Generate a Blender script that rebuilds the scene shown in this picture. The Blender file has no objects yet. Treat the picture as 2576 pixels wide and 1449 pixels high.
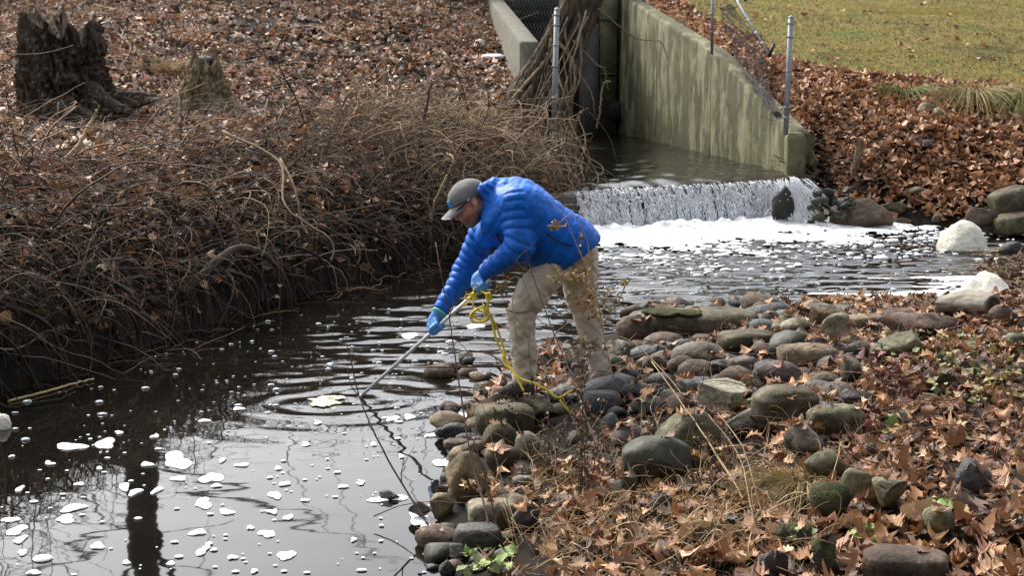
import bpy, math, random
import numpy as np
from mathutils import Vector, Matrix
R = np.random.default_rng(7)
random.seed(7)
sc = bpy.context.scene
C = sc.collection

# ------------------------------------------------------------------ camera, sky, sun, exposure
F = 3740.0                      # focal length in units of a 2576 px wide frame
PITCH = math.radians(9.63)
CAMH = 2.1
cam = bpy.data.cameras.new('camera'); camo = bpy.data.objects.new('camera', cam); C.objects.link(camo)
camo.location = (0, 0, CAMH); camo.rotation_euler = (math.pi/2 - PITCH, 0, 0)
cam.sensor_fit = 'HORIZONTAL'; cam.angle_x = 2*math.atan(1288/F); cam.clip_end = 500; cam.clip_start = .05
sc.camera = camo
SUN_EL, SUN_AZ = math.radians(46), math.radians(-35)      # azimuth from +Y towards +X
w = bpy.data.worlds.new('World'); sc.world = w; w.use_nodes = True
nt = w.node_tree; nt.nodes.clear()
sky = nt.nodes.new('ShaderNodeTexSky'); sky.sky_type = 'NISHITA'; sky.sun_disc = False
sky.sun_elevation = SUN_EL; sky.sun_rotation = SUN_AZ; sky.dust_density = 4.0; sky.air_density = 1.0; sky.ozone_density = 1.0
hs = nt.nodes.new('ShaderNodeHueSaturation'); hs.inputs['Saturation'].default_value = .32
bg = nt.nodes.new('ShaderNodeBackground'); bg.inputs['Strength'].default_value = .122
ow = nt.nodes.new('ShaderNodeOutputWorld')
nt.links.new(sky.outputs[0], hs.inputs['Color']); nt.links.new(hs.outputs[0], bg.inputs[0]); nt.links.new(bg.outputs[0], ow.inputs[0])
sl = bpy.data.lights.new('sun', 'SUN'); sl.energy = 1.25; sl.angle = math.radians(20); sl.color = (1, .95, .88)
so = bpy.data.objects.new('sun', sl); C.objects.link(so)
sd = Vector((math.sin(SUN_AZ)*math.cos(SUN_EL), math.cos(SUN_AZ)*math.cos(SUN_EL), math.sin(SUN_EL)))
so.rotation_euler = sd.to_track_quat('Z', 'Y').to_euler(); so.location = sd*40
sc.view_settings.view_transform = 'Standard'; sc.view_settings.look = 'None'; sc.view_settings.gamma = 1
sc.view_settings.exposure = 1.68
sc.view_settings.use_curve_mapping = False
sc.cycles.max_bounces = 6; sc.cycles.transparent_max_bounces = 12
try: sc.cycles.use_denoising = True
except Exception: pass

# ------------------------------------------------------------------ picture -> place helpers
cp, sp_ = math.cos(PITCH), math.sin(PITCH)
def ray(px, py):
    x = (px-1288)/F; y = -(py-724.5)/F
    return np.array([x, cp + y*sp_, -sp_ + y*cp])
def U(px, py, Y):
    d = ray(px, py); t = Y/d[1]
    return np.array([d[0]*t, Y, CAMH + d[2]*t])
def G(px, py, z=0.):
    d = ray(px, py); t = (z-CAMH)/d[2]
    return np.array([d[0]*t, d[1]*t, z])
def SC(Y): return F*cp/Y*1.0/ (1.0)      # about px per metre at depth Y

# ------------------------------------------------------------------ noise
def hsh(a, b, c, s=0):
    n = (a*374761393 + b*668265263 + c*2147483647 + s*1274126177).astype(np.int64)
    n = (n ^ (n >> 13))*1274126177
    n = n & 0x7fffffff
    n = (n ^ (n >> 16)) & 0xffff
    return n/65535.0
def vn(p, s=0):
    p = np.asarray(p, float); i = np.floor(p).astype(np.int64); f = p-i; f = f*f*(3-2*f)
    r = 0
    for dx in (0, 1):
        for dy in (0, 1):
            for dz in (0, 1):
                wgt = (f[:, 0] if dx else 1-f[:, 0])*(f[:, 1] if dy else 1-f[:, 1])*(f[:, 2] if dz else 1-f[:, 2])
                r = r + wgt*hsh(i[:, 0]+dx, i[:, 1]+dy, i[:, 2]+dz, s)
    return r
def fbm(p, o=4, s=0):
    r = 0; a = .5; p = np.asarray(p, float)
    for k in range(o):
        r = r + a*(vn(p, s+k)-.5)*2; p = p*2.03+11.3; a *= .5
    return r
def p2(x, y, k=1, z=0): return np.stack([np.ravel(x)*k, np.ravel(y)*k, np.full(np.size(x), float(z))], 1)

# ------------------------------------------------------------------ mesh helpers
def tag(o, label=None, cat=None, group=None, kind=None):
    if label: o['label'] = label
    if cat: o['category'] = cat
    if group: o['group'] = group
    if kind: o['kind'] = kind
    return o
def mesh_np(name, V, Fc, col=None, smooth=False):
    me = bpy.data.meshes.new(name); V = np.asarray(V, np.float32)
    groups = Fc if isinstance(Fc, list) else [Fc]
    groups = [np.asarray(g, np.int32) for g in groups if len(g)]
    nl = sum(g.size for g in groups); nf = sum(len(g) for g in groups)
    me.vertices.add(len(V)); me.vertices.foreach_set('co', V.ravel())
    me.loops.add(nl); me.loops.foreach_set('vertex_index', np.concatenate([g.ravel() for g in groups]))
    st = []; o = 0
    for g in groups:
        st.append(o + np.arange(len(g))*g.shape[1]); o += g.size
    me.polygons.add(nf); me.polygons.foreach_set('loop_start', np.concatenate(st).astype(np.int32))
    if smooth: me.polygons.foreach_set('use_smooth', np.ones(nf, bool))
    if col is not None:
        at = me.color_attributes.new('Col', 'FLOAT_COLOR', 'POINT')
        c4 = np.ones((len(V), 4), np.float32); c4[:, :3] = col; at.data.foreach_set('color', c4.ravel())
    me.update(calc_edges=True); me.validate()
    return me
def obj(name, me, mat=None, parent=None, loc=None):
    o = bpy.data.objects.new(name, me); C.objects.link(o)
    if mat is not None and me is not None and len(me.materials) == 0: me.materials.append(mat)
    if parent: o.parent = parent
    if loc is not None: o.location = loc
    return o
def empty(name, loc=(0, 0, 0)):
    o = bpy.data.objects.new(name, None); C.objects.link(o); o.location = loc; o.empty_display_size = .1
    return o
def local(V, loc): return np.asarray(V) - np.asarray(loc)[None]
def cr(pts, n):                                   # smooth curve through points
    P = np.asarray(pts, float)
    if len(P) == 2:
        t = np.linspace(0, 1, n)[:, None]; return P[0]*(1-t)+P[1]*t
    Q = np.vstack([2*P[0]-P[1], P, 2*P[-1]-P[-2]]); out = []
    T = np.linspace(0, len(P)-1-1e-6, n)
    for t in T:
        i = int(t); f = t-i; a, b, c, d = Q[i], Q[i+1], Q[i+2], Q[i+3]
        out.append(.5*((2*b)+(-a+c)*f+(2*a-5*b+4*c-d)*f*f+(-a+3*b-3*c+d)*f**3))
    return np.array(out)
def tubes(P, r, sides=3, cap=False):              # P (n,m,3) r (n,m)
    P = np.asarray(P, float); n, m, _ = P.shape; r = np.broadcast_to(r, (n, m))
    T = np.gradient(P, axis=1); T /= np.linalg.norm(T, axis=2, keepdims=True)+1e-9
    ref = np.zeros_like(T); ref[..., 2] = 1; al = np.abs(T[..., 2:3]) > .9
    ref = np.where(al, np.array([1., 0, 0]), ref)
    A = np.cross(T, ref); A /= np.linalg.norm(A, axis=2, keepdims=True)+1e-9
    B = np.cross(T, A)
    an = np.arange(sides)*2*math.pi/sides
    V = P[:, :, None]+r[:, :, None, None]*(A[:, :, None]*np.cos(an)[None, None, :, None]+B[:, :, None]*np.sin(an)[None, None, :, None])
    idx = np.arange(n*m*sides).reshape(n, m, sides)
    a = idx[:, :-1]; b = idx[:, 1:]
    Q = np.stack([a, np.roll(a, -1, 2), np.roll(b, -1, 2), b], -1).reshape(-1, 4)
    fs = [Q]
    if cap:
        fs.append(idx[:, 0, ::-1].reshape(n, sides)); fs.append(idx[:, -1].reshape(n, sides))
    return V.reshape(-1, 3), fs
def tube_me(name, pts, r0, r1=None, n=None, sides=7, rough=0., smooth=True, fn=None):
    n = n or max(3, len(pts)*5); P = cr(pts, n)
    if rough: P = P + R.normal(0, rough, P.shape)*np.linspace(.3, 1, n)[:, None]
    t = np.linspace(0, 1, n); r = r0+((r1 if r1 is not None else r0)-r0)*t
    if fn is not None: r = r*fn(t)
    V, f = tubes(P[None], r[None], sides, True)
    return mesh_np(name, V, f, smooth=smooth)
def box_np(x0, x1, y0, y1, z0, z1):
    V = np.array([[x, y, z] for x in (x0, x1) for y in (y0, y1) for z in (z0, z1)], float)
    Fq = np.array([[0, 1, 3, 2], [4, 6, 7, 5], [0, 4, 5, 1], [2, 3, 7, 6], [0, 2, 6, 4], [1, 5, 7, 3]])
    return V, Fq
def join_np(parts):
    Vs = []; Fs = {}; o = 0
    for V, f in parts:
        for g in (f if isinstance(f, list) else [f]):
            g = np.asarray(g)
            Fs.setdefault(g.shape[1], []).append(g+o)
        Vs.append(V); o += len(V)
    return np.vstack(Vs), [np.vstack(v) for v in Fs.values()]
def ico(sub):
    import bmesh
    bm = bmesh.new(); bmesh.ops.create_icosphere(bm, subdivisions=sub, radius=1)
    V = np.array([v.co[:] for v in bm.verts]); Fc = np.array([[v.index for v in f.verts] for f in bm.faces]); bm.free()
    return V, Fc
ICO = {k: ico(k) for k in (1, 2, 3, 4)}

# ------------------------------------------------------------------ materials
def lin(c): return tuple(((v/255)/12.92 if v/255 <= .04045 else ((v/255+.055)/1.055)**2.4) for v in c)
def newmat(name):
    m = bpy.data.materials.new(name); m.use_nodes = True; n = m.node_tree.nodes; n.clear()
    out = n.new('ShaderNodeOutputMaterial'); b = n.new('ShaderNodeBsdfPrincipled')
    m.node_tree.links.new(b.outputs[0], out.inputs[0]); return m, n, m.node_tree.links, b, out
def nz(n, l, co, scale, detail=6, rough=.6, dist=0):
    t = n.new('ShaderNodeTexNoise'); t.inputs['Scale'].default_value = scale; t.inputs['Detail'].default_value = detail
    t.inputs['Roughness'].default_value = rough; t.inputs['Distortion'].default_value = dist; l.new(co, t.inputs['Vector']); return t
def ramp(n, l, fac, stops):
    r = n.new('ShaderNodeValToRGB'); e = r.color_ramp.elements
    while len(e) < len(stops): e.new(.5)
    for k, (p, c) in enumerate(stops): e[k].position = p; e[k].color = (*c, 1)
    l.new(fac, r.inputs[0]); return r
def mixc(n, l, fac, a, b, mode='MIX'):
    x = n.new('ShaderNodeMix'); x.data_type = 'RGBA'; x.blend_type = mode
    if isinstance(fac, float): x.inputs[0].default_value = fac
    else: l.new(fac, x.inputs[0])
    for s, v in ((x.inputs[6], a), (x.inputs[7], b)):
        if isinstance(v, tuple): s.default_value = (*v, 1)
        else: l.new(v, s)
    return x.outputs[2]
def M(name, stops, scale=6, rough=.8, bump=.3, bscale=25, bdist=.02, stretch=(1, 1, 1), spec=.3, coat=0, extra=None, coord='Object', rand=.0):
    m, n, l, b, out = newmat(name)
    tc = n.new('ShaderNodeTexCoord'); mp = n.new('ShaderNodeMapping'); mp.inputs['Scale'].default_value = stretch
    l.new(tc.outputs[coord], mp.inputs[0]); co = mp.outputs[0]
    if rand:
        oi = n.new('ShaderNodeObjectInfo'); ad = n.new('ShaderNodeVectorMath'); ad.operation = 'ADD'
        sc2 = n.new('ShaderNodeMath'); sc2.operation = 'MULTIPLY'; sc2.inputs[1].default_value = 37; l.new(oi.outputs['Random'], sc2.inputs[0])
        l.new(co, ad.inputs[0]); l.new(sc2.outputs[0], ad.inputs[1]); co = ad.outputs[0]
    c = ramp(n, l, nz(n, l, co, scale).outputs[0], stops).outputs[0]
    if extra: c = extra(n, l, co, c, tc)
    l.new(c, b.inputs['Base Color']); b.inputs['Roughness'].default_value = rough; b.inputs['Specular IOR Level'].default_value = spec
    if coat: b.inputs['Coat Weight'].default_value = coat; b.inputs['Coat Roughness'].default_value = .15
    if bump:
        bp = n.new('ShaderNodeBump'); bp.inputs['Strength'].default_value = bump; bp.inputs['Distance'].default_value = bdist
        l.new(nz(n, l, co, bscale, 8, .65).outputs[0], bp.inputs['Height']); l.new(bp.outputs[0], b.inputs['Normal'])
    return m
def MA(name, rough=.75, bump=.2, bscale=40, trans=0., spec=.25, var=.35, vscale=30, objcol=None, bdist=.01):
    m, n, l, b, out = newmat(name)
    tc = n.new('ShaderNodeTexCoord'); co = tc.outputs['Object']
    if objcol:
        oi = n.new('ShaderNodeObjectInfo'); c = oi.outputs['Color']
    else:
        a = n.new('ShaderNodeAttribute'); a.attribute_name = 'Col'; c = a.outputs[0]
    r = ramp(n, l, nz(n, l, co, vscale, 5).outputs[0], [(.3, (1-var,)*3), (.7, (1+var,)*3)])
    c = mixc(n, l, 1., c, r.outputs[0], 'MULTIPLY')
    l.new(c, b.inputs['Base Color']); b.inputs['Roughness'].default_value = rough; b.inputs['Specular IOR Level'].default_value = spec
    if bump:
        bp = n.new('ShaderNodeBump'); bp.inputs['Strength'].default_value = bump; bp.inputs['Distance'].default_value = bdist
        l.new(nz(n, l, co, bscale, 6).outputs[0], bp.inputs['Height']); l.new(bp.outputs[0], b.inputs['Normal'])
    if trans:
        t = n.new('ShaderNodeBsdfTranslucent'); l.new(c, t.inputs[0]); mx = n.new('ShaderNodeMixShader'); mx.inputs[0].default_value = trans
        l.new(b.outputs[0], mx.inputs[1]); l.new(t.outputs[0], mx.inputs[2]); l.new(mx.outputs[0], out.inputs[0])
    return m
LEAFC = [(.0, (.25, .125, .060)), (.14, (.36, .205, .108)), (.28, (.145, .068, .034)), (.42, (.31, .145, .058)), (.56, (.43, .285, .17)), (.7, (.075, .043, .028)), (.85, (.32, .165, .082)), (1., (.19, .088, .042))]
leaf_mat = MA('leaf_litter', .6, .3, 60, trans=.12, spec=.4, var=.3, vscale=22)
leaf_obj_mat = MA('single_leaf', .55, .3, 60, trans=.12, spec=.4, var=.25, vscale=22, objcol=LEAFC)
twig_mat = MA('twig_bark', .8, .3, 80, var=.35, vscale=18)
grass_mat = MA('dry_grass', .7, 0, var=.2, vscale=8, trans=.1)
soil = None
def leafcols(n, kind='near'):
    base = np.array([c for _, c in LEAFC])
    c = base[R.integers(0, len(base), n)]*R.uniform(.5, 1.3, (n, 1))
    if kind == 'far':
        dk = R.random(n) < .40; c[dk] = np.array([.05, .035, .027])*R.uniform(.5, 1.6, (dk.sum(), 1))
        pk = R.random(n) < .38; c[pk] = np.array([.50, .36, .275])*R.uniform(.6, 1.4, (pk.sum(), 1))
        og = R.random(n) < .08; c[og] = np.array([.40, .15, .06])*R.uniform(.7, 1.1, (og.sum(), 1))
    return c

# ------------------------------------------------------------------ terrain
Lp = np.array([(-12, 0), (-6, 5), (-3.0, 8.7), (-1.85, 11.8), (-.6, 14.1), (.5, 15.75), (.62, 17.1)])
LW = np.array([(.62, 17.1), (-.12, 25.2)])
HW = np.array([(-.12, 25.2), (1.72, 25.2)])
RW = np.array([(1.88, 25.3), (3.46, 17.5)])
Rp = np.array([(3.46, 17.5), (3.60, 16.7), (4.4, 16.35), (5.2, 15.9), (6.8, 15.3), (10, 15.)])
Np = np.array([(10, 14.4), (6, 14.4), (4.9, 14.1), (4.25, 13.4), (4.05, 12.6), (4.2, 11.9), (3.6, 11.35), (2.5, 11.5), (1.5, 11.3), (.6, 10.3), (-.02, 9.3), (-.28, 8.0), (-.38, 6.7), (-.28, 5.8), (-.2, 3), (-.6, -2), (-12, -2)])
Wp = np.vstack([Lp, LW, HW, RW, Rp, Np])
LIP = np.array([(.62, 15.85), (3.42, 17.25)])
def pdist(poly, x, y):
    d = np.full(x.shape, 1e9)
    for a, b in zip(poly[:-1], poly[1:]):
        e = b-a; t = np.clip(((x-a[0])*e[0]+(y-a[1])*e[1])/(e@e), 0, 1)
        d = np.minimum(d, np.hypot(x-a[0]-t*e[0], y-a[1]-t*e[1]))
    return d
def inside(poly, x, y):
    r = np.zeros(x.shape, bool); n = len(poly)
    for i in range(n):
        x0, y0 = poly[i]; x1, y1 = poly[(i+1) % n]
        if y0 == y1: continue
        c = ((y0 > y) != (y1 > y)) & (x < (x1-x0)*(y-y0)/(y1-y0)+x0); r ^= c
    return r
def wtop(y): return np.interp(y, [17.4, 18.0, 20.4, 24.4, 25.2, 30], [.95, 1.12, 1.90, 2.66, 2.8, 3.4])
def lawnz(x, y): return 1.52+.1*(y-18.8)
def terr(x, y):
    x = np.asarray(x, float); y = np.asarray(y, float); sh = x.shape; x = x.ravel(); y = y.ravel()
    dL = pdist(Lp, x, y); dLW = pdist(LW, x, y); dHW = pdist(HW, x, y); dRW = pdist(RW, x, y); dR = pdist(Rp, x, y); dN = pdist(Np, x, y)
    ins = inside(Wp, x, y)
    zL = np.interp(dL, [0, .05, .3, .7, 1.3, 3, 9.5, 16, 40, 90], [0, .2, .5, .8, 1.05, 1.3, 2.65, 4.2, 11.5, 17])
    zLW = np.interp(y, [17, 18.2, 25, 40, 80], [.8, 1.2, 2.5, 6.5, 17])
    zHW = 2.75+.16*np.maximum(y-25, 0)+0*x
    wgt = np.exp(-dRW/1.3); zRW = wgt*(wtop(y)-.17)+(1-wgt)*lawnz(x, y)
    zR = np.minimum(np.interp(dR, [0, .1, .4, 1.2, 2.5, 3.2, 40], [0, .12, .36, .85, 1.42, 1.5, 1.5])+np.maximum(y-19, 0)*.1, np.maximum(lawnz(x, y), 1.5)+9*(dR < 1))
    zN = np.interp(dN, [0, .15, .5, 1.5, 3, 6, 20], [0, .05, .1, .26, .42, .55, .8])
    cap = np.interp(y, [11.3, 12.2], [1., .12]); zN = np.minimum(zN, np.maximum(cap, .1))
    W = [1/(d+.03)**3.5 for d in (dL, dLW, dHW, dRW, dR, dN)]; Z = (zL, zLW, zHW, zRW, zR, zN)
    z = sum(a*b for a, b in zip(W, Z))/sum(W)
    z += (fbm(p2(x, y, 1.3), 4, 3)*.06+fbm(p2(x, y, .3), 2, 9)*.12*(y > 26))*np.clip(np.minimum(dL, np.minimum(dN, dR))*2, 0, 1)*np.clip(np.minimum(dRW, dLW)*3, 0, 1)
    dm = np.minimum(np.minimum(dL, dN), dR)
    zi = -np.clip(dm*.6, 0.02, .4)
    lipy = LIP[0, 1]+(x-LIP[0, 0])*(LIP[1, 1]-LIP[0, 1])/(LIP[1, 0]-LIP[0, 0])
    zi = np.where(y > lipy+.25, .2, zi)
    z = np.where(ins, zi, z)+np.interp(y, [-30, -12, -3.5], [13, 6.5, 0])*(x > -7.5)*np.clip((x+7.5)/3, 0, 1)  # last term: unseen rise added behind the camera to cut front sky light
    return z.reshape(sh)
def T1(x, y): return float(terr(np.array([x]), np.array([y]))[0])
_qx = np.arange(-16, 16.01, .08); _qy = np.arange(2, 62, .08); _QZ = terr(*np.meshgrid(_qx, _qy, indexing='ij'))
def tfast(x, y):
    fx = np.clip((x+16)/.08, 0, len(_qx)-1.001); fy = np.clip((y-2)/.08, 0, len(_qy)-1.001); i = fx.astype(int); j = fy.astype(int); a = fx-i; b = fy-j
    return _QZ[i, j]*(1-a)*(1-b)+_QZ[i+1, j]*a*(1-b)+_QZ[i, j+1]*(1-a)*b+_QZ[i+1, j+1]*a*b
def GT(px, py, off=0.):                        # where a pixel's ray meets the ground
    d = ray(px, py); t = np.linspace(3.2, 60, 900)
    X = d[0]*t; Yv = d[1]*t; Zr = CAMH+d[2]*t; h = np.maximum(tfast(X, Yv), 0)+off
    k = np.argmax(Zr < h)
    if k == 0: k = len(t)-1
    t0, t1 = t[k-1], t[k]
    for _ in range(3):
        tt = np.linspace(t0, t1, 12); hh = np.maximum(tfast(d[0]*tt, d[1]*tt), 0)+off; kk = max(1, np.argmax(CAMH+d[2]*tt < hh)); t0, t1 = tt[kk-1], tt[kk]
    return np.array([d[0]*t1, d[1]*t1, CAMH+d[2]*t1])

gx = np.unique(np.concatenate([np.linspace(-90, -12, 14), np.arange(-12, -5, .3), np.arange(-5, 6, .07), np.arange(6, 16, .3), np.linspace(16, 90, 14)]))
gy = np.unique(np.concatenate([np.linspace(-20, 2, 8), np.arange(2, 20, .07), np.arange(20, 32, .16), np.arange(32, 60, 1.), np.linspace(60, 130, 10)]))
GX, GY = np.meshgrid(gx, gy, indexing='ij')
GZ = terr(GX, GY)
idx = np.arange(GX.size).reshape(GX.shape)
quads = np.stack([idx[:-1, :-1], idx[1:, :-1], idx[1:, 1:], idx[:-1, 1:]], -1).reshape(-1, 4)
def lawnmask(x, y):                            # 1 on the mown lawn
    x = np.ravel(x); y = np.ravel(y)
    z = terr(x, y)
    dR = pdist(Rp, x, y); dRW = pdist(RW, x, y); wob = fbm(p2(x, y, 1.1), 3, 5)*.55
    edge = np.minimum(dR-2.75, (dRW-.9-.10*np.maximum(20-y, 0)**2)*1.0)+wob
    m = np.clip(edge*2.2, 0, 1)*((x > 2.3) & (y > 16.5))
    return m
lm = np.zeros(GX.size); ok = (GX.ravel() > 2.2) & (GY.ravel() > 16.5); lm[ok] = lawnmask(GX.ravel()[ok], GY.ravel()[ok])
gcol = np.zeros((GX.size, 3)); gcol[:, 0] = lm
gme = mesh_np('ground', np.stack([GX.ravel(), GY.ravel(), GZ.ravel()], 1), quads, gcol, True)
m, n, l, b, out = newmat('ground_soil')
tc = n.new('ShaderNodeTexCoord'); co = tc.outputs['Object']
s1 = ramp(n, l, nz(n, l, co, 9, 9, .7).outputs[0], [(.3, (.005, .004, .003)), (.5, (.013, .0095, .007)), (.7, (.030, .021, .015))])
gnz = nz(n, l, co, .75, 8, .7)
mpg = n.new('ShaderNodeMapping'); mpg.inputs['Scale'].default_value = (1, .45, 1); l.new(co, mpg.inputs[0])
g2 = nz(n, l, mpg.outputs[0], 16, 8, .75)
g1 = ramp(n, l, g2.outputs[0], [(.28, (.045, .045, .010)), (.45, (.105, .102, .020)), (.6, (.16, .138, .030)), (.75, (.24, .185, .06))])
pat = ramp(n, l, gnz.outputs[0], [(.34, (.35, .30, .28)), (.43, (.95, .85, .75)), (.54, (1.15, .95, .85)), (.62, (.72, .85, .6))])
gc = mixc(n, l, 1., g1.outputs[0], pat.outputs[0], 'MULTIPLY')
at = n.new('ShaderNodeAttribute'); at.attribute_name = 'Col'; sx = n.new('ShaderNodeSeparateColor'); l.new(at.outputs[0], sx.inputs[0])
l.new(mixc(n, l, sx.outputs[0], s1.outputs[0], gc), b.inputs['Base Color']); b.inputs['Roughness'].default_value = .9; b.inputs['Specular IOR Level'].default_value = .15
bp = n.new('ShaderNodeBump'); bp.inputs['Strength'].default_value = .7; bp.inputs['Distance'].default_value = .03
l.new(nz(n, l, co, 22, 10, .7).outputs[0], bp.inputs['Height']); l.new(bp.outputs[0], b.inputs['Normal'])
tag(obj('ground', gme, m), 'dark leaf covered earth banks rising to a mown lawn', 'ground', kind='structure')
# ------------------------------------------------------------------ water
RING = G(845, 1008, 0.)
TIP = G(905, 1000, 0.)
def water_h(x, y):
    P = p2(x, y)
    X = P[:, 0]; Y = P[:, 1]
    calm = np.clip((Y-8.1+.35*np.minimum(X+.2, 0))/2.2, 0.0, 1)       # faster water further up
    amp = .0004+.0115*calm**.9
    near = np.clip((12.5-Y)/2, 0, 1); left = np.clip((-1.4-X)/1.2, 0, 1)
    sh = np.clip(pdist(Lp, X, Y)/1.0, .12, 1)
    amp = amp*sh*(1+.7*np.clip((Y-12.3)/1.5, 0, 1))
    h = amp*(fbm(np.stack([X*3.2+.5*Y, Y*9-1.4*X, X*0], 1), 4, 21)+.5*fbm(np.stack([X*6, Y*13, X*0], 1), 3, 25))
    h += amp*.8*np.sin(Y*15+2.2*X+3*fbm(p2(X, Y, .9), 2, 31))*np.clip(vn(p2(X, Y, .8), 33)*2-.4, 0, 1)
    for c, A, k, dec in ((RING, .0034, 20, 1.9), (TIP, .0016, 40, 2.2)):
        r = np.hypot(X-c[0], Y-c[1]); ph = fbm(np.stack([X*1.6, Y*3.0, 0*X], 1), 3, 41)*3.6
        h += A*np.sin(r*k+ph)*np.exp(-r*dec)*np.clip(r*8, 0, 1)
    return h
wx = np.concatenate([np.arange(-7.5, -3.2, .07), np.arange(-3.2, 4.6, .026), np.arange(4.6, 8, .1)]); wy = np.concatenate([np.arange(1, 4.6, .1), np.arange(4.6, 16.2, .022), np.arange(16.2, 17.5, .05)])
WX, WY = np.meshgrid(wx, wy, indexing='ij')
hz = np.zeros(WX.size); 
for k in range(0, WX.size, 200000): hz[k:k+200000] = water_h(WX.ravel()[k:k+200000], WY.ravel()[k:k+200000])
idx = np.arange(WX.size).reshape(WX.shape); q = np.stack([idx[:-1, :-1], idx[1:, :-1], idx[1:, 1:], idx[:-1, 1:]], -1).reshape(-1, 4)
keep = inside(np.vstack([Wp]), WX.ravel(), WY.ravel()) | (np.minimum(np.minimum(pdist(Lp, WX.ravel(), WY.ravel()), pdist(Np, WX.ravel(), WY.ravel())), pdist(Rp, WX.ravel(), WY.ravel())) < .35)
q = q[keep[q].all(1)]
def water_mat(name, bump, bscale, deep):
    m, n, l, b, out = newmat(name)
    tc = n.new('ShaderNodeTexCoord'); co = tc.outputs['Object']
    b.inputs['Roughness'].default_value = .025; b.inputs['IOR'].default_value = 1.33; b.inputs['Specular IOR Level'].default_value = .5
    c = ramp(n, l, nz(n, l, co, 1.4, 6, .6).outputs[0], [(.35, tuple(.6*v for v in deep)), (.6, deep), (.75, tuple(1.7*v for v in deep))])
    l.new(c.outputs[0], b.inputs['Base Color'])
    mp = n.new('ShaderNodeMapping'); mp.inputs['Scale'].default_value = (1, 1.6, 1); l.new(co, mp.inputs[0])
    bp = n.new('ShaderNodeBump'); bp.inputs['Strength'].default_value = bump; bp.inputs['Distance'].default_value = .01
    l.new(nz(n, l, mp.outputs[0], bscale, 3, .5).outputs[0], bp.inputs['Height']); l.new(bp.outputs[0], b.inputs['Normal'])
    return m
wmat = water_mat('pool_water', .012, 7, (.007, .006, .0045))
tag(obj('water', mesh_np('water', np.stack([WX.ravel(), WY.ravel(), hz], 1), q, smooth=True), wmat), 'dark rippling stream water below the waterfall', 'water', kind='structure')
# upper pool behind the weir
UPZ = .5
ux = np.arange(-.2, 3.7, .045); uy = np.arange(15.6, 25.1, .045); UX, UY = np.meshgrid(ux, uy, indexing='ij')
def lipy(x): return LIP[0, 1]+(x-LIP[0, 0])*(LIP[1, 1]-LIP[0, 1])/(LIP[1, 0]-LIP[0, 0])
uh = UPZ+.020*fbm(np.stack([UX.ravel()*6, UY.ravel()*5, UX.ravel()*0], 1), 4, 51)+.006*np.sin(UX.ravel()*9+UY.ravel()*7+2*fbm(p2(UX, UY, 2), 2, 3))
idx = np.arange(UX.size).reshape(UX.shape); q = np.stack([idx[:-1, :-1], idx[1:, :-1], idx[1:, 1:], idx[:-1, 1:]], -1).reshape(-1, 4)
ud = UY.ravel()-lipy(UX.ravel()); xl = np.interp(UY.ravel(), [15.7, 17.1, 25], [.4, .5, -.15]); xr = np.interp(UY.ravel(), [17.2, 17.5, 25.2], [3.55, 3.34, 1.77])
keep = (ud > -.02) & (UX.ravel() > xl) & (UX.ravel() < xr); uh = uh-.03*np.clip(.35-ud, 0, .35)/.35
q = q[keep[q].all(1)]
tag(obj('water_upper', mesh_np('water_upper', np.stack([UX.ravel(), UY.ravel(), uh], 1), q, smooth=True), water_mat('upper_water', .25, 26, (.008, .007, .005))), 'dark flat water of the upper channel above the weir', 'water', kind='structure')

# ------------------------------------------------------------------ concrete
def moss_extra(green, amt, streak=True, sc_=1.3):
    def f(n, l, co, c, tc):
        mp = n.new('ShaderNodeMapping'); mp.inputs['Scale'].default_value = (1.6, 1.0, .34); l.new(tc.outputs['Object'], mp.inputs[0])
        a = ramp(n, l, nz(n, l, mp.outputs[0], sc_*2.6, 9, .66, .25).outputs[0], [(.49, (0, 0, 0)), (.57, (1, 1, 1))])
        c = mixc(n, l, a.outputs[0], mixc(n, l, 1., c, (.52, .50, .34), 'MULTIPLY'), mixc(n, l, 1., c, (1.42, 1.40, 1.18), 'MULTIPLY'))
        fi = ramp(n, l, nz(n, l, mp.outputs[0], 14, 8, .7).outputs[0], [(.35, (.6, .6, .58)), (.62, (1.2, 1.2, 1.18))]); c = mixc(n, l, 1., c, fi.outputs[0], 'MULTIPLY')
        mp3 = n.new('ShaderNodeMapping'); mp3.inputs['Scale'].default_value = (3, 2.2, .25); l.new(tc.outputs['Object'], mp3.inputs[0])
        a3 = ramp(n, l, nz(n, l, mp3.outputs[0], 1.5, 6, .6).outputs[0], [(.5, (0, 0, 0)), (.75, (.6,)*3)]); c = mixc(n, l, a3.outputs[0], c, (.10, .09, .06))
        a2 = ramp(n, l, nz(n, l, tc.outputs['Object'], sc_, 6, .6).outputs[0], [(.52, (0, 0, 0)), (.74, (amt,)*3)])
        return mixc(n, l, a2.outputs[0], c, green)
    return f
conc = M('wall_concrete', [(.3, (.095, .09, .062)), (.5, (.13, .124, .088)), (.7, (.165, .158, .118))], 3.2, .88, .5, 30, .012, extra=moss_extra((.12, .12, .045), .45))
conc_top = M('coping_concrete', [(.3, (.08, .075, .055)), (.6, (.14, .13, .10)), (.8, (.20, .19, .155))], 7, .9, .5, 40, .01)
conc_moss = M('mossy_concrete', [(.3, (.03, .033, .014)), (.55, (.07, .07, .032)), (.75, (.11, .105, .058))], 5, .92, .5, 35, .012)
conc_grey = M('grey_concrete', [(.3, (.07, .068, .058)), (.6, (.11, .108, .093)), (.8, (.15, .147, .13))], 4, .9, .4, 35, .01, stretch=(2, 2, .5))
dark_mat = M('culvert_shade', [(.3, (.010, .010, .008)), (.7, (.03, .028, .022))], 5, .95, .2)

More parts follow.
